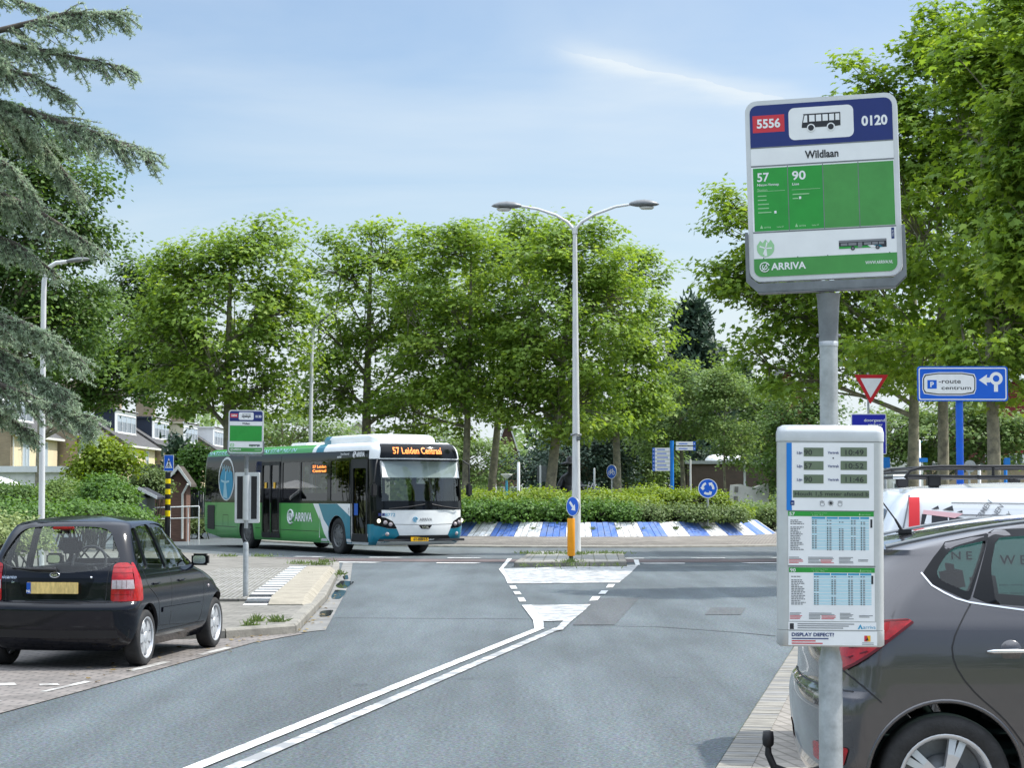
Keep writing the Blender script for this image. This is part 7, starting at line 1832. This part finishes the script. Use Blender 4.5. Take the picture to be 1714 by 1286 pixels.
shrub('hedge_shrub', 'bushy green shrub row at the front left of the roundabout, beside the bus', [PB(800, 861, 52, 17, 68.6, .8), PB(870, 862, 52, 17, 68.2, .8), PB(945, 862, 48, 17, 68.1, .8), PB(1005, 862, 38, 17, 68.3, .8)], 9000, .13, 'leaf_hedge', seed=71, group=HG, base_z=.7, clump=.16)
shrub('hedge_shrub', 'yellow-green clipped hedge behind the bushy front row', [PB(800, 846, 62, 20, 71, 1.5), PB(900, 845, 66, 20, 70.8, 1.5), PB(1000, 846, 62, 20, 70.8, 1.5), PB(1075, 850, 35, 17, 70, 1.0)], 9000, .12, 'leaf_yellowish', seed=72, group=HG, base_z=.7, clump=.14, upw=1.2)
shrub('hedge_shrub', 'dull olive low shrub around the arrows disc', [PB(1085, 865, 40, 13, 68.6, .8), PB(1150, 864, 52, 14, 68.8, .8), PB(1212, 866, 38, 12, 69.6, .8)], 8000, .11, 'leaf_dull', seed=73, group=HG, base_z=.7, clump=.13)
shrub('hedge_shrub', 'trimmed dark-sided hedge stepping down at the back right of the roundabout', [PB(1085, 836, 55, 15, 73.5, 1.0), PB(1160, 840, 62, 16, 73.2, 1.0), PB(1222, 860, 38, 9, 73.2, .8)], 8500, .11, 'leaf_yellowish', seed=74, group=HG, base_z=.7, clump=.12, upw=1.2)
shrub('hedge_shrub', 'small dark green mound in the middle of the roundabout planting', [PB(1046, 864, 22, 14, 68.0, .7)], 2200, .11, 'leaf_hedge', seed=75, group=HG, base_z=.7, clump=.12)
shrub('roadside_shrub', 'loose green shrubs at the right end of the roundabout', [PB(1265, 868, 38, 15, 80, 1.2), PB(1335, 855, 40, 30, 84, 1.5)], 4500, .15, 'leaf_far', seed=76, base_z=0, clump=.25)
shrub('roadside_shrub', 'small rounded shrub beside the last white stripe', [PB(1290, 872, 18, 18, 78.5, .5)], 1400, .11, 'leaf_dull', seed=77, base_z=.0, clump=.12)
LG = 'shrubs in the left front gardens'
shrub('garden_shrub', 'pale variegated hedge just beyond the rear window of the black hatchback', [PB(-20, 900, 60, 30, 30, .9), PB(35, 905, 40, 27, 31, .8), PB(-120, 900, 70, 34, 30, .9)], 6000, .075, 'leaf_pale', seed=81, group=LG, base_z=.1, clump=.10)
shrub('garden_shrub', 'long low green hedge behind the lamp post', [PB(20, 868, 90, 20, 42, 1.0), PB(150, 868, 76, 20, 43, 1.0), PB(215, 874, 40, 14, 44, .8)], 9000, .09, 'leaf_hedge', seed=82, group=LG, base_z=.1, clump=.12)
shrub('garden_shrub', 'dark clipped hedge at the far left edge', [PB(-20, 832, 80, 18, 54, 1.0), PB(30, 836, 35, 17, 54, .9)], 5000, .09, 'leaf_dark', seed=83, group=LG, base_z=.0, clump=.12)
shrub('garden_shrub', 'tall airy shrub with yellowish leaves in front of the second house', [PB(165, 772, 28, 36, 60, .8), PB(203, 780, 18, 26, 60, .7), PB(150, 800, 24, 28, 60, .8)], 3600, .14, 'leaf_yellowish', seed=84, group=LG, base_z=.0, core=False, clump=.22, stems=14)
shrub('garden_shrub', 'round dark leafy bush left of the brown shed', [PB(172, 828, 32, 26, 56, .8), PB(202, 838, 20, 20, 55, .7)], 4600, .11, 'leaf_hedge', seed=85, group=LG, base_z=.0, clump=.14)
shrub('garden_shrub', 'mixed green bush behind the lamp post, in front of the first house', [PB(105, 836, 36, 24, 58, .9), PB(132, 846, 36, 22, 57, .8), PB(75, 848, 28, 17, 57, .8)], 5200, .11, 'leaf_far', seed=86, group=LG, base_z=.0, clump=.16)
shrub('garden_shrub', 'olive bush over the fence in front of the shed roof', [PB(245, 810, 28, 22, 66, .7), PB(262, 818, 18, 18, 66, .6)], 2200, .11, 'leaf_dull', seed=87, group=LG, base_z=.0, clump=.16)
shrub('garden_shrub', 'round green tree-like bush between the shed and the bus', [PB(328, 775, 22, 24, 84, .7), PB(325, 810, 14, 22, 84, .5)], 2200, .16, 'leaf_hedge', seed=88, group=LG, base_z=.0, clump=.2)
shrub('garden_shrub', 'rough green verge plants below the rail by the bus', [PB(300, 884, 28, 12, 74, .6), PB(335, 886, 22, 10, 74, .6), PB(255, 884, 28, 12, 73, .6)], 3000, .11, 'leaf_dull', seed=89, group=LG, base_z=.0, clump=.14, templ=BLADE * np.array([3, 1.6, 1]))
# fallen leaves along the kerbs
def litter(label, spots, seed):
    r = np.random.default_rng(seed); P = np.array([tuple(c) for c in spots]) + r.normal(size=(len(spots), 3)) * np.array([.12, .25, 0]); P[:, 2] += .012
    V = leaves(P, np.zeros_like(P), .06, KITE, up=3.0, outw=0, rnd=.35, droop=0, r=r)
    o = np_mesh('fallen_leaves', V, 6, r.uniform(size=len(P)), 'leaf_dry'); tag(o, label, 'leaves', kind='stuff')
rr_ = random.Random(4); sp = []
for i in range(70): k_ = rr_.random(); sp.append(G(498 + 40 * k_ + rr_.uniform(-4, 18), 1058 - 62 * k_, .01))
for i in range(50): k_ = rr_.random(); sp.append(G(120 + 330 * k_, 1150 - 82 * k_ - rr_.uniform(2, 22), .01))
pass
litter('dry fallen leaves along the kerb and the parking bay', sp, 94)
# weeds in the paving joints
def weeds(label, spots, seed, mname='leaf_dull'):
    r = np.random.default_rng(seed); P = []
    for (c, n, sp) in spots: P.append(np.array(tuple(c)) + r.normal(size=(n, 3)) * np.array([sp, sp, 0]))
    P = np.concatenate(P); O = norm(r.normal(size=P.shape) * np.array([1, 1, .1])); V = leaves(P, O, .10, BLADE * np.array([1.6, 1, 1]), up=.1, outw=.9, rnd=.4, droop=-1.2, r=r)
    o = np_mesh('weeds', V, 5, np.clip(r.normal(.5, .25, size=len(P)), 0, 1), mname); tag(o, label, 'weeds', kind='stuff')
sp = []
for px, py, n, s_ in ((430, 1040, 60, .05), (420, 1047, 50, .06), (465, 1041, 60, .05), (526, 967, 50, .06), (568, 962, 60, .06), (536, 946, 120, .12), (500, 944, 80, .15), (440, 932, 90, .15), (380, 932, 60, .12), (545, 941, 70, .1)): sp.append((G(px, py, pz), n, s_))
weeds('green weeds growing in the joints of the left pavement', sp, 91)
sp = [(G(956, 941, .13), 120, .10), (G(965, 929, .13), 90, .14)] + [(G(880 + i * 16, 927.5 + random.uniform(-1, 1), .13), 45, .14) for i in range(11)] + [(G(880 + i * 26, 947.5, .13), 14, .08) for i in range(7)]
weeds('weeds along the kerbs of the refuge', sp, 92)
sp = [((arc(6.95, a)[0], arc(6.95, a)[1], .5), n, .05) for a, n in ((2.5, 40), (9.5, 40), (17, 25), (27, 90), (-14, 40), (37, 40), (39, 30))]
weeds('weeds poking through the painted roundabout edge', sp, 93)
# ================================================================== BUILDINGS AND BACKGROUND THINGS
def window(parent, c, w, h, d, panes=2, frame='white', glass='window_glass', blind=0.0):
    # window in a wall facing direction d (unit x or -y); c is the centre
    d = Vector(d); s = Vector((-d.y, d.x, 0)); c = Vector(c); q = Matrix((( s.x, d.x, 0), (s.y, d.y, 0), (0, 0, 1)))
    b = MB(); fw = .07
    for (x, z, ww, hh) in [(0, h / 2 - fw / 2, w, fw), (0, -h / 2 + fw / 2, w, fw)] + [(-w / 2 + fw / 2 + i * (w - fw) / panes, 0, fw if i in (0, panes) else fw * .7, h - 2 * fw) for i in range(panes + 1)]:
        b.box((x, .03, z), (ww, .08, hh))
    b.box((0, .05, -h / 2 - .04), (w + .12, .16, .05)); b.v = [tuple(c + q @ Vector(p)) for p in b.v]; f = b.build('window', frame, parent)
    b = MB(); b.box((0, .005, 0), (w - 2 * fw, .02, h - 2 * fw), mi=0)
    if blind: b.box((0, .018, h / 2 - fw - blind * h / 2), (w - 2 * fw, .008, blind * h), mi=1)
    b.v = [tuple(c + q @ Vector(p)) for p in b.v]; b.build('pane', [glass, 'curtain'], f)
HN = 'terraced houses in a stepped row'
def house(label, xf, y0, y1, eave, dorm, blinds=0.0, depth=9.0):
    # front faces +x; gable faces the camera
    t = thing('terraced_house', label, 'house', (xf, y0, 0), 0, HN); L = y1 - y0; rise = 2.9; run = 4.4
    ridge = (-run, eave + rise)
    b = MB(); P = [(0, 0), (0, eave), (-run, eave + rise - .05), (-2 * run, eave), (-2 * run, 0)]
    b.plate(P, 0, .3); b.plate(P, L - .3, L); b.box((-2 * run + .15, L / 2, eave / 2), (.3, L - .6, eave)); b.build('side_wall', 'house_brick', t)
    b = MB(); b.box((-.1, L / 2 + .0, eave / 2), (.2, L - .604, eave)); b.box((.012, L / 2, eave / 2), (.02, L - .5, eave - .02)); b.build('front_wall', 'cream', t)
    b = MB()
    sl = Vector((-run, 0, rise)).normalized(); nn = Vector((rise, 0, run)).normalized()
    for sgn in (1, -1):
        e = Vector((.35, -.12, eave - .35 * rise / run)); r_ = Vector((-run, -.12, eave + rise)); 
        if sgn < 0: e = Vector((-2 * run - .35, -.12, eave - .35 * rise / run))
        n2 = Vector((nn.x * sgn, 0, nn.z)) * .12
        vs = [e, r_, r_ + Vector((0, L + .24, 0)), e + Vector((0, L + .24, 0))]; vs = vs + [v + n2 for v in vs]
        fs = [(4, 5, 6, 7), (3, 2, 1, 0), (0, 1, 5, 4), (2, 3, 7, 6), (0, 4, 7, 3), (1, 2, 6, 5)]
        b.add(vs, [f if sgn < 0 else f[::-1] for f in fs])
    rf = b.build('roof', 'roof_tile', t)
    b = MB(); b.box((.38, L / 2, eave - .22), (.16, L + .2, .14)); b.cyl((.1, .22, 0), (.1, .22, eave - .3), .05, n=8); b.build('gutter', 'off_white', t)
    b = MB(); b.box((-run + .3, .55, eave + rise + .55), (1.5, .9, 2.0)); b.box((-run + .3, .55, eave + rise + 1.58), (1.6, 1.0, .12)); ch = b.build('chimney', 'house_brick', rf)
    # dormer
    if dorm:
        x0 = -1.15; zb = eave + .42; zt = eave + 2.45; ya, yb = L * .18, L * .82
        b = MB(); b.plate([(x0, zb), (x0, zt), (-run + .1, zt), (-run + .3, zt - .3)] + [(-2.2, zt - 1.1)], ya, yb); b.box((x0 - 1.4, (ya + yb) / 2, zt + .06), (3.2, yb - ya + .3, .12)); dm = b.build('dormer', dorm, t)
        b = MB(); b.box((x0 + .03, (ya + yb) / 2, (zb + zt) / 2), (.06, yb - ya + .04, zt - zb)); b.box((x0 + .1, (ya + yb) / 2, zt + .07), (.2, yb - ya + .34, .16)); b.build('dormer_front', 'white', dm)
        window(t, (x0 + .065, (ya + yb) / 2, (zb + zt) / 2 + .1), (yb - ya) * .9, 1.35, (1, 0, 0), 4, blind=.35)
    k = 2 if L > 8 else 1
    for i in range(k + 1):
        yy = L * (.28 + .42 * i) if k > 1 else L * (.3 + .4 * i)
        window(t, (.025, yy, eave - 1.45), 1.7 if i == 0 else 1.1, 2.1, (1, 0, 0), 2 if i == 0 else 1, blind=blinds)
        window(t, (.025, yy, 1.5), 2.0 if i == 0 else 1.0, 1.9, (1, 0, 0), 2 if i == 0 else 1)
    b = MB(); b.box((.03, L * .52, 1.05), (.06, .95, 2.1)); b.build('door', 'white', t)
HX = [(-29.7, 118, 130.2), (-28.5, 130.5, 143.2), (-27.95, 143.5, 156), (-27.5, 156.3, 168), (-27.0, 168.3, 180), (-26.3, 180.3, 192)]
EV = [5.35, 5.35, 5.3, 5.2, 5.2, 5.2]
for (xf, a, c), ev, (lb, dm, bl) in zip(HX, EV, [('terraced house at the far left with a tall blue-blinded window', 'white', .95), ('second terraced house with a white dormer, behind the airy yellowish shrub', 'white', .3), ('terraced house with a dark navy dormer, third from the left', 'navy_clad', .3), ('terraced house with a navy dormer just left of the distant bus stop', 'navy_clad', .3), ('terraced house with a beige dormer behind the dark spreading tree', 'beige_clad', .3), ('last terraced house of the row, low above the bus rear', 'white', .3)]): house(lb, xf, a, c, ev, dm, bl)
# flat-roofed white extension at the far left and a silver car in front of it
t = thing('garden_room', 'white flat-roofed extension in front of the first house', 'extension', D(40, 860, 92).xy.to_3d())
b = MB(); b.box((0, 2, 1.35), (3.2, 4, 2.7)); b.build('wall', 'off_white', t); b = MB(); b.box((0, 2, 2.8), (3.5, 4.3, .28)); b.build('roof', 'white', t)
window(t, (.3, -.001, 1.4), 2.0, 1.4, (0, -1, 0), 2)
t = thing('garden_parasol', 'white garden parasol tip at the left edge', 'parasol', D(-8, 860, 66).xy.to_3d())
b = MB(); b.lathe([(.9, 1.95), (.88, 1.99), (.5, 2.15), (.05, 2.28), (0, 2.28)], n=8, smooth=False); b.build('canopy', 'white', t); b = MB(); b.cyl((0, 0, 0), (0, 0, 2.26), .03, n=8); b.build('pole', 'galv', t)
# brown shed with a pitched roof
Y = 70; base = D(284, 900, Y); base.z = 0
t = thing('garden_shed', 'brown wooden shed with a pitched roof behind the crossing sign', 'shed', base)
q_ = lambda px, py: xz(D(px, py, Y) - base)
pk = q_(300, 786); el_, er = q_(284, 806), q_(312, 806)
b = MB(); b.plate([(el_[0], 0), el_, (pk[0], pk[1] - .05), er, (er[0], 0)], 0, .9); b.build('wall', 'shed_wood', t)
b = MB()
for (a, c) in ((pk, (el_[0] - .18, el_[1] - .16)), (pk, (er[0] + .2, er[1] - .2))): b.plate([a, c, (c[0], c[1] + .09), (a[0], a[1] + .11)], -.25, 1.0)
b.build('roof', 'bark_dark', t)
b = MB()
for (a, c) in ((pk, (el_[0] - .18, el_[1] - .16)), (pk, (er[0] + .2, er[1] - .2))): b.plate([a, c, (c[0], c[1] + .14), (a[0], a[1] + .16)], -.29, -.255)
b.tube([(er[0] + .1, -.3, er[1] - .1), (er[0] - .12, -.1, er[1] - .45), (er[0] - .12, -.06, .1)], .04, 8); b.build('verge_board', 'off_white', t)
t = thing('long_shed_roof', 'low brown shed roof running left from the pitched shed', 'shed', D(250, 900, 73).xy.to_3d())
b = MB(); x0, x1 = D(222, 800, 73).x - t.location.x, D(281, 800, 73).x - t.location.x; b.box(((x0 + x1) / 2, 1.5, 1.0), (x1 - x0, 3, 2.0)); b.build('wall', 'shed_wood', t); b = MB(); b.plate([(x0 - .1, 2.0), (x1 + .1, 2.0), (x1 + .05, 2.75), (x0 + .1, 2.75)], -.1, 3.0); b.build('roof', 'bark_dark', t)
# little kennel
Y = 62; base = D(243, 890, Y); base.z = 0; q_ = lambda px, py: xz(D(px, py, Y) - base)
t = thing('dog_kennel', 'small grey pitched-roof hutch beside the round bush', 'hutch', base); pk = q_(232, 820); a, c = q_(214, 834), q_(251, 834)
b = MB(); b.plate([(a[0] + .05, 0), (a[0] + .05, a[1]), (pk[0], pk[1] - .06), (c[0] - .1, c[1]), (c[0] - .1, 0)], 0, 1.4); b.build('wall', 'galv_dark', t)
b = MB()
for e in (a, (c[0] + .25, c[1] - .04)): b.plate([pk, e, (e[0], e[1] + .06), (pk[0], pk[1] + .07)], -.15, 1.5)
b.build('roof', 'fence_dark', t); b = MB(); e = (c[0] + .25, c[1] - .04); b.plate([pk, e, (e[0], e[1] + .1), (pk[0], pk[1] + .11)], -.18, -.155); b.build('verge_board', 'white', t)
# dark board fence and rail
t = thing('board_fence', 'dark navy board fence right of the brown shed', 'fence', D(330, 890, 86).xy.to_3d()); b = MB(); x0, x1 = D(306, 800, 86).x - t.location.x, D(352, 800, 86).x - t.location.x
k = 12
for i in range(k): xa = x0 + (x1 - x0) * i / k; b.box((xa + (x1 - x0) / k / 2, .012 * (i % 2), .95), ((x1 - x0) / k - .012, .03, 1.95))
b.build('boards', 'fence_dark', t); b = MB()
for i in range(3): b.box((x0 + (x1 - x0) * i / 2, .06, .98), (.09, .09, 2.0))
b.build('post', 'fence_dark', t)
t = thing('guard_rail', 'white tubular rail in front of the shed', 'railing', D(290, 900, 66).xy.to_3d()); q_ = lambda px, py: D(px, py, 66) - t.location
b = MB(); A_, B_ = q_(238, 851), q_(333, 848); b.tube([A_, B_ - Vector((.06, 0, 0)), B_, B_ - Vector((0, 0, .12)), Vector((B_.x, 0, -.05))], .02, 8); b.build('rail', 'white', t)
b = MB(); c, d = q_(238, 870), q_(333, 867); b.tube([c, d], .016, 8); b.build('lower_rail', 'white', t)
for px in (240, 285, 315): b = MB(); p = q_(px, 850); b.cyl((p.x, 0, -.05), (p.x, 0, p.z), .018, n=8); b.build('post', 'white', t)
# far buildings
def block(name, label, px0, px1, py_top, Y, dep, wall, roofm, nwin=3, rise=0.0, cat='building', winrow=(), fascia=None, gx=None, wcol='white'):
    a, c = D(px0, py_top, Y), D(px1, py_top, Y); t = thing(name, label, cat, ((a.x + c.x) / 2, Y, 0)); w = c.x - a.x; h = a.z
    b = MB(); b.box((0, dep / 2, h / 2), (w, dep, h))
    if rise: b.plate([(-w / 2, h), (0, h + rise), (w / 2, h)], 0.002, dep)
    b.build('wall', wall, t)
    if rise:
        b = MB()
        for sg in (-1, 1): b.plate([(0, h + rise), (sg * (w / 2 + .4), h - .4 * rise / (w / 2)), (sg * (w / 2 + .4), h - .4 * rise / (w / 2) + .2), (0, h + rise + .22)], -.3, dep + .3)
        b.build('roof', roofm, t)
        b = MB()
        for sg in (-1, 1): b.plate([(0, h + rise - .02), (sg * (w / 2 + .42), h - .42 * rise / (w / 2) - .05), (sg * (w / 2 + .42), h - .42 * rise / (w / 2) + .24), (0, h + rise + .26)], -.36, -.305)
        b.build('verge_board', 'off_white', t)
    else:
        b = MB(); b.box((0, dep / 2, h + .09), (w + .24, dep + .24, .18)); b.build('roof', roofm, t)
    for z, hh in winrow:
        for i in range(nwin): window(t, (-w / 2 + w * (i + .5) / nwin, -.002, z), w / nwin * .62, hh, (0, -1, 0), 2, frame=wcol)
    return t
block('brown_building', 'low dark brown brick building behind the white stone block', 1150, 1330, 777, 112, 9, 'dark_brick', 'galv', 4, winrow=((1.3, 1.0),), wcol='fence_dark')
for px, w_ in ((1200, 1.0), (1226, .9)):
    b = MB(); p = D(px, 772, 114); tg = None
    t = thing('roof_light', 'white roof dome on the low brown building, %s of two' % ('left' if px < 1210 else 'right'), 'roof light', (p.x, 114, D(px, 777, 112).z + .18)); b.lathe([(w_ * .7, 0), (w_ * .68, .12), (w_ * .5, .3), (.2, .38), (0, .4)], n=16); b.build('dome', 'white', t)
block('brick_house', 'red brick house with a grey pitched roof seen between the plane trunks', 826, 872, 772, 125, 9, 'red_brick', 'roof_tile', 2, 2.6, 'house', ((1.5, 1.2),))
block('brown_building', 'long low brown brick building behind the white van', 1465, 1830, 782, 96, 9, 'house_brick', 'galv_dark', 7, winrow=((1.35, 1.0),))
block('red_gabled_house', 'dark red clad gable with a white edge behind the far trees', 1268, 1365, 690, 132, 10, 'red_clad', 'roof_tile', 2, 2.9, 'house', ((3.0, 1.3),))
block('red_gabled_house', 'red clad house glimpsed behind the trunks at the right edge', 1640, 1760, 700, 118, 10, 'red_clad', 'roof_tile', 3, 2.5, 'house', ((3.4, 1.3), (1.2, 1.3)))
block('pale_building', 'pale building with dark windows low above the bus roof', 425, 470, 730, 175, 10, 'off_white', 'off_white', 4, winrow=((4.7, 1.3), (1.6, 1.3)))
block('pale_building', 'grey-roofed building far behind the slim lamp post', 560, 640, 742, 190, 12, 'stone', 'roof_tile', 4, 2.0, winrow=((3.4, 1.4),))
block('shop_front', 'bright blue shop sign panel glimpsed between the right tree trunks', 1488, 1545, 745, 94, 1, 'off_white', 'sky_blue_sign', 2, winrow=((1.4, 1.6),), cat='shop')
# white stone block (drinking trough shape) right of the roundabout
Y = 92; base = D(1257, 880, Y); base.z = 0; q_ = lambda px, py: xz(D(px, py, Y) - base)
t = thing('stone_block', 'white sculpted stone block with a dipped top right of the roundabout', 'sculpture', base)
P = [(q_(1227, 850)[0], 0), q_(1227, 829), q_(1228.5, 812), q_(1240, 811), q_(1252, 815), q_(1262, 817), q_(1272, 814), q_(1286, 810), q_(1287, 826), (q_(1288, 850)[0], 0)]
b = MB(); b.plate(P, 0, 1.6); b.build('block', 'stone', t); b = MB(); b.plate([q_(1229, 824), q_(1230, 815), q_(1236, 815), q_(1235, 825)], -.04, -.003); b.plate([q_(1228, 850), q_(1228, 831), q_(1235, 831), q_(1236, 850)], -.03, -.003); b.build('recess', 'kerb', t)
# bronze figure in a hat with a hooped net, standing beyond the hedge
Y = 88; base = D(953, 850, Y); base.z = 0.0; sc_ = FPX / Y
t = thing('statue', 'dark bronze statue of a stooping figure in a wide hat, half behind the lamp mast', 'statue', base); t.scale = (1.38,) * 3
me = bpy.data.meshes.new('figure'); J = {'pel': (0, 0, 1.15, .20), 'ch': (.02, -.05, 1.62, .24), 'nk': (.05, -.1, 1.86, .10), 'hd': (.06, -.14, 2.02, .14), 'hd2': (.06, -.15, 2.16, .11), 'hl': (-.14, 0, 1.08, .15), 'kl': (-.22, -.1, .6, .11), 'fl': (-.24, 0, .1, .09), 'tl': (-.26, -.16, .05, .06), 'hr': (.14, 0, 1.08, .15), 'kr': (.2, -.08, .6, .11), 'fr': (.24, .05, .1, .09), 'tr': (.26, -.1, .05, .06), 'sl': (-.2, -.04, 1.7, .11), 'el': (-.36, -.2, 1.38, .085), 'wl': (-.26, -.42, 1.2, .06), 'gl': (-.22, -.48, 1.14, .05), 'sr': (.25, -.04, 1.68, .11), 'er': (.42, -.18, 1.4, .085), 'wr': (.5, -.36, 1.15, .06), 'gr': (.52, -.42, 1.08, .05)}
ks = list(J); E_ = [('pel', 'ch'), ('ch', 'nk'), ('nk', 'hd'), ('hd', 'hd2'), ('pel', 'hl'), ('hl', 'kl'), ('kl', 'fl'), ('fl', 'tl'), ('pel', 'hr'), ('hr', 'kr'), ('kr', 'fr'), ('fr', 'tr'), ('ch', 'sl'), ('sl', 'el'), ('el', 'wl'), ('wl', 'gl'), ('ch', 'sr'), ('sr', 'er'), ('er', 'wr'), ('wr', 'gr')]
me.from_pydata([J[k_][:3] for k_ in ks], [(ks.index(a), ks.index(c)) for a, c in E_], []); fo = bpy.data.objects.new('figure', me); COL.objects.link(fo)
md = fo.modifiers.new('skin', 'SKIN')
for i, k_ in enumerate(ks): sv = me.skin_vertices[0].data[i]; sv.radius = (J[k_][3],) * 2; sv.use_root = (i == 0)
s2 = fo.modifiers.new('sub', 'SUBSURF'); s2.levels = 2; s2.render_levels = 2
dg = bpy.context.evaluated_depsgraph_get(); dg.update(); m2 = bpy.data.meshes.new_from_object(fo.evaluated_get(dg), depsgraph=dg); fo.modifiers.clear(); fo.data = m2; m2.materials.append(M['bronze']); fo.parent = t; m2.polygons.foreach_set('use_smooth', [True] * len(m2.polygons))
b = MB(); b.lathe([(.34, 2.16), (.33, 2.19), (.17, 2.24), (.15, 2.36), (.06, 2.42), (0, 2.42)], (.06, -.15, 0), n=20); b.build('hat', 'bronze', t)
b = MB(); b.lathe([(.62, .2), (.5, .8), (.32, 1.35), (.22, 1.6)], (-.02, .02, 0), n=18); b.build('coat', 'bronze', t)
t = thing('basket_net', 'round wicker-like hoop net propped beside the bronze statue', 'net', D(977, 850, 87.5).xy.to_3d()); t.scale = (1.3,) * 3; b = MB()
for k_ in range(7):
    a = R(-20 + 15 * k_); b.tube([(.55 * math.cos(a) * math.cos(w), .45 * math.sin(w) * .6, .78 + .72 * math.sin(a) * .4 + .7 * math.cos(w) * .9) for w in np.linspace(-1.9, 1.9, 16)], .022, 5)
b.tube([(.62 * math.cos(w), -.05, .78 + .78 * math.sin(w)) for w in np.linspace(0, 6.283, 26, endpoint=False)], .035, 6, closed=True)
for k_ in range(6): b.tube([(-.55 + .22 * k_, -.05, .25), (-.4 + .16 * k_, .25, 1.4)], .016, 4)
b.build('hoops', 'galv_dark', t)
# thin posts and boards standing about
def post(name, label, px, top, Y, r=.05, m='white', cat='post', extra=None):
    base = D(px, 860, Y); base.z = 0; t = thing(name, label, cat, base); b = MB(); z = D(px, top, Y).z; b.tube([(0, 0, -.1), (0, 0, z), (0, 0, z + .03)], [r, r, r * .6], 10); b.build('shaft', m, t)
    if extra: extra(t, lambda a, c: xz(D(a, c, Y) - base))
post('flag_pole', 'thin white pole behind the second plane trunk', 829, 760, 104); post('flag_pole', 'thicker white pole left of the leaning plane trunk', 868, 775, 98, .075)
def panel_back(t, q_): b = MB(); a, c = q_(899, 807), q_(915, 780); b.box(((a[0] + c[0]) / 2, .04, (a[1] + c[1]) / 2), (c[0] - a[0], .03, c[1] - a[1]), bevel=.01); b.build('sign_back', 'galv_dark', t)
post('sign_back_post', 'back of a grey sign on a white post beside the leaning plane trunk', 904.5, 780, 90, .045, 'white', 'traffic sign', panel_back)
post('bare_post', 'plain grey post below the dark conifers', 995, 785, 100, .05, 'galv'); post('bare_post', 'thin white post beside the fingerpost tree', 1156, 770, 100, .045); post('bare_post', 'tall pale post above the white stone block', 1247, 758, 104, .06)
post('concrete_mast', 'tapering concrete mast between the far conifers and the red gable', 1252, 650, 126, .2, 'kerb', 'mast')
def blue_board(t, q_): b = MB(); a, c = q_(1536, 774), q_(1552, 767); b.box(((a[0] + c[0]) / 2, -.06, (a[1] + c[1]) / 2), (c[0] - a[0], .03, c[1] - a[1])); b.build('name_board', 'way_blue', t)
post('white_mast', 'white post with a small blue board behind the left plane trunk', 1539, 738, 70, .07, 'white', 'post', blue_board)
def blue_back(t, q_): b = MB(); a, c = q_(1680.5, 781), q_(1690, 767); b.box(((a[0] + c[0]) / 2, -.05, (a[1] + c[1]) / 2), (c[0] - a[0], .04, c[1] - a[1]), bevel=.01); b.build('sign_box', 'way_blue', t)
post('blue_post', 'small blue post with a box sign above the van rack at the right', 1684, 770, 58, .05, 'way_blue', 'post', blue_back)
def round_back(t, q_): b = MB(); c = q_(1623, 781); b.plate(disc_pts(c[0], c[1], .19, 24), -.05, -.03); b.build('disc', 'galv', t)
post('sign_back_post', 'back of a round grey sign beside the blue parking post', 1623, 775, 62, .035, 'galv', 'traffic sign', round_back)
post('bare_post', 'short white post between the blue post and the right trunk', 1640, 780, 60, .05)
def street_name(t, q_): b = MB(); a, c = q_(1466, 796), q_(1516, 782); b.box(((a[0] + c[0]) / 2, -.06, (a[1] + c[1]) / 2), (c[0] - a[0], .03, c[1] - a[1])); b.rect(q_(1478, 790)[0], q_(0, 791)[1], q_(1488, 0)[0], q_(0, 788)[1], -.08, 1); b.rect(q_(1490, 790)[0], q_(0, 792)[1], q_(1504, 0)[0], q_(0, 789)[1], -.08, 1); b.build('name_board', ['off_white', 'ink_grey'], t)
post('name_board_post', 'pale name board on a post left of the van rack', 1477, 785, 56, .045, 'galv', 'sign', street_name)
post('blue_sign_post', 'grey and blue sign edge just right of the display case', 1483, 770, 54, .04, 'galv', 'traffic sign', lambda t, q_: (lambda b, a, c: (b.box(((a[0] + c[0]) / 2, -.05, (a[1] + c[1]) / 2), (c[0] - a[0], .03, c[1] - a[1]), bevel=.01), b.build('sign_panel', 'way_blue', t)))(MB(), q_(1474, 784), q_(1489, 766)))
# information pillar and white stand far behind the trunks
post('info_pillar', 'teal pillar with a small lamp dish between the plane trunks', 848, 805, 100, .06, 'teal', 'pillar', lambda t, q_: (lambda b, a: (b.lathe([(.05, a[1]), (.3, a[1] + .22), (.28, a[1] + .24), (0, a[1] + .15)], n=14), b.build('dish', 'off_white', t)))(MB(), q_(848, 802)))
# far wood closing the view
r = np.random.default_rng(99); n = 44000
X = r.uniform(-150, 190, size=n); Yd = 235 + 25 * r.uniform(size=n); top = 6.5 + 3.2 * np.sin(X * .12) + 2.2 * np.sin(X * .31 + 1) + 1.4 * np.sin(X * .77); Zd = np.maximum(0.2, top * r.uniform(size=n) ** .7)
P = np.stack([X, Yd, Zd], 1); V = leaves(P, np.repeat(np.array([[0, -1, .4]]), n, 0), .72, KITE, r=r)
o = np_mesh('distant_wood', V, 6, np.clip(r.normal(.5, .25, size=n), 0, 1), 'leaf_far'); tag(o, 'far belt of trees closing the view on the horizon', 'wood', kind='stuff')

n = 16000; A = r.uniform(R(100), R(440), size=n); Rd = 70 + 40 * r.uniform(size=n)
A = np.where((np.cos(A - math.pi / 2) > .45), A + math.pi, A); X = np.cos(A) * Rd; Yd = np.sin(A) * Rd; top = 10 + 4 * np.sin(A * 9) + 2.5 * np.sin(A * 23 + 1); Zd = np.maximum(.2, top * r.uniform(size=n) ** .7)
P = np.stack([X, Yd, Zd], 1); V = leaves(P, norm(P * np.array([-1, -1, .2])), 1.3, KITE, r=r)
o = np_mesh('street_wood', V, 6, np.clip(r.normal(.45, .25, size=n), 0, 1), 'leaf_dark'); tag(o, 'belt of trees along the street behind the viewer', 'wood', kind='stuff')
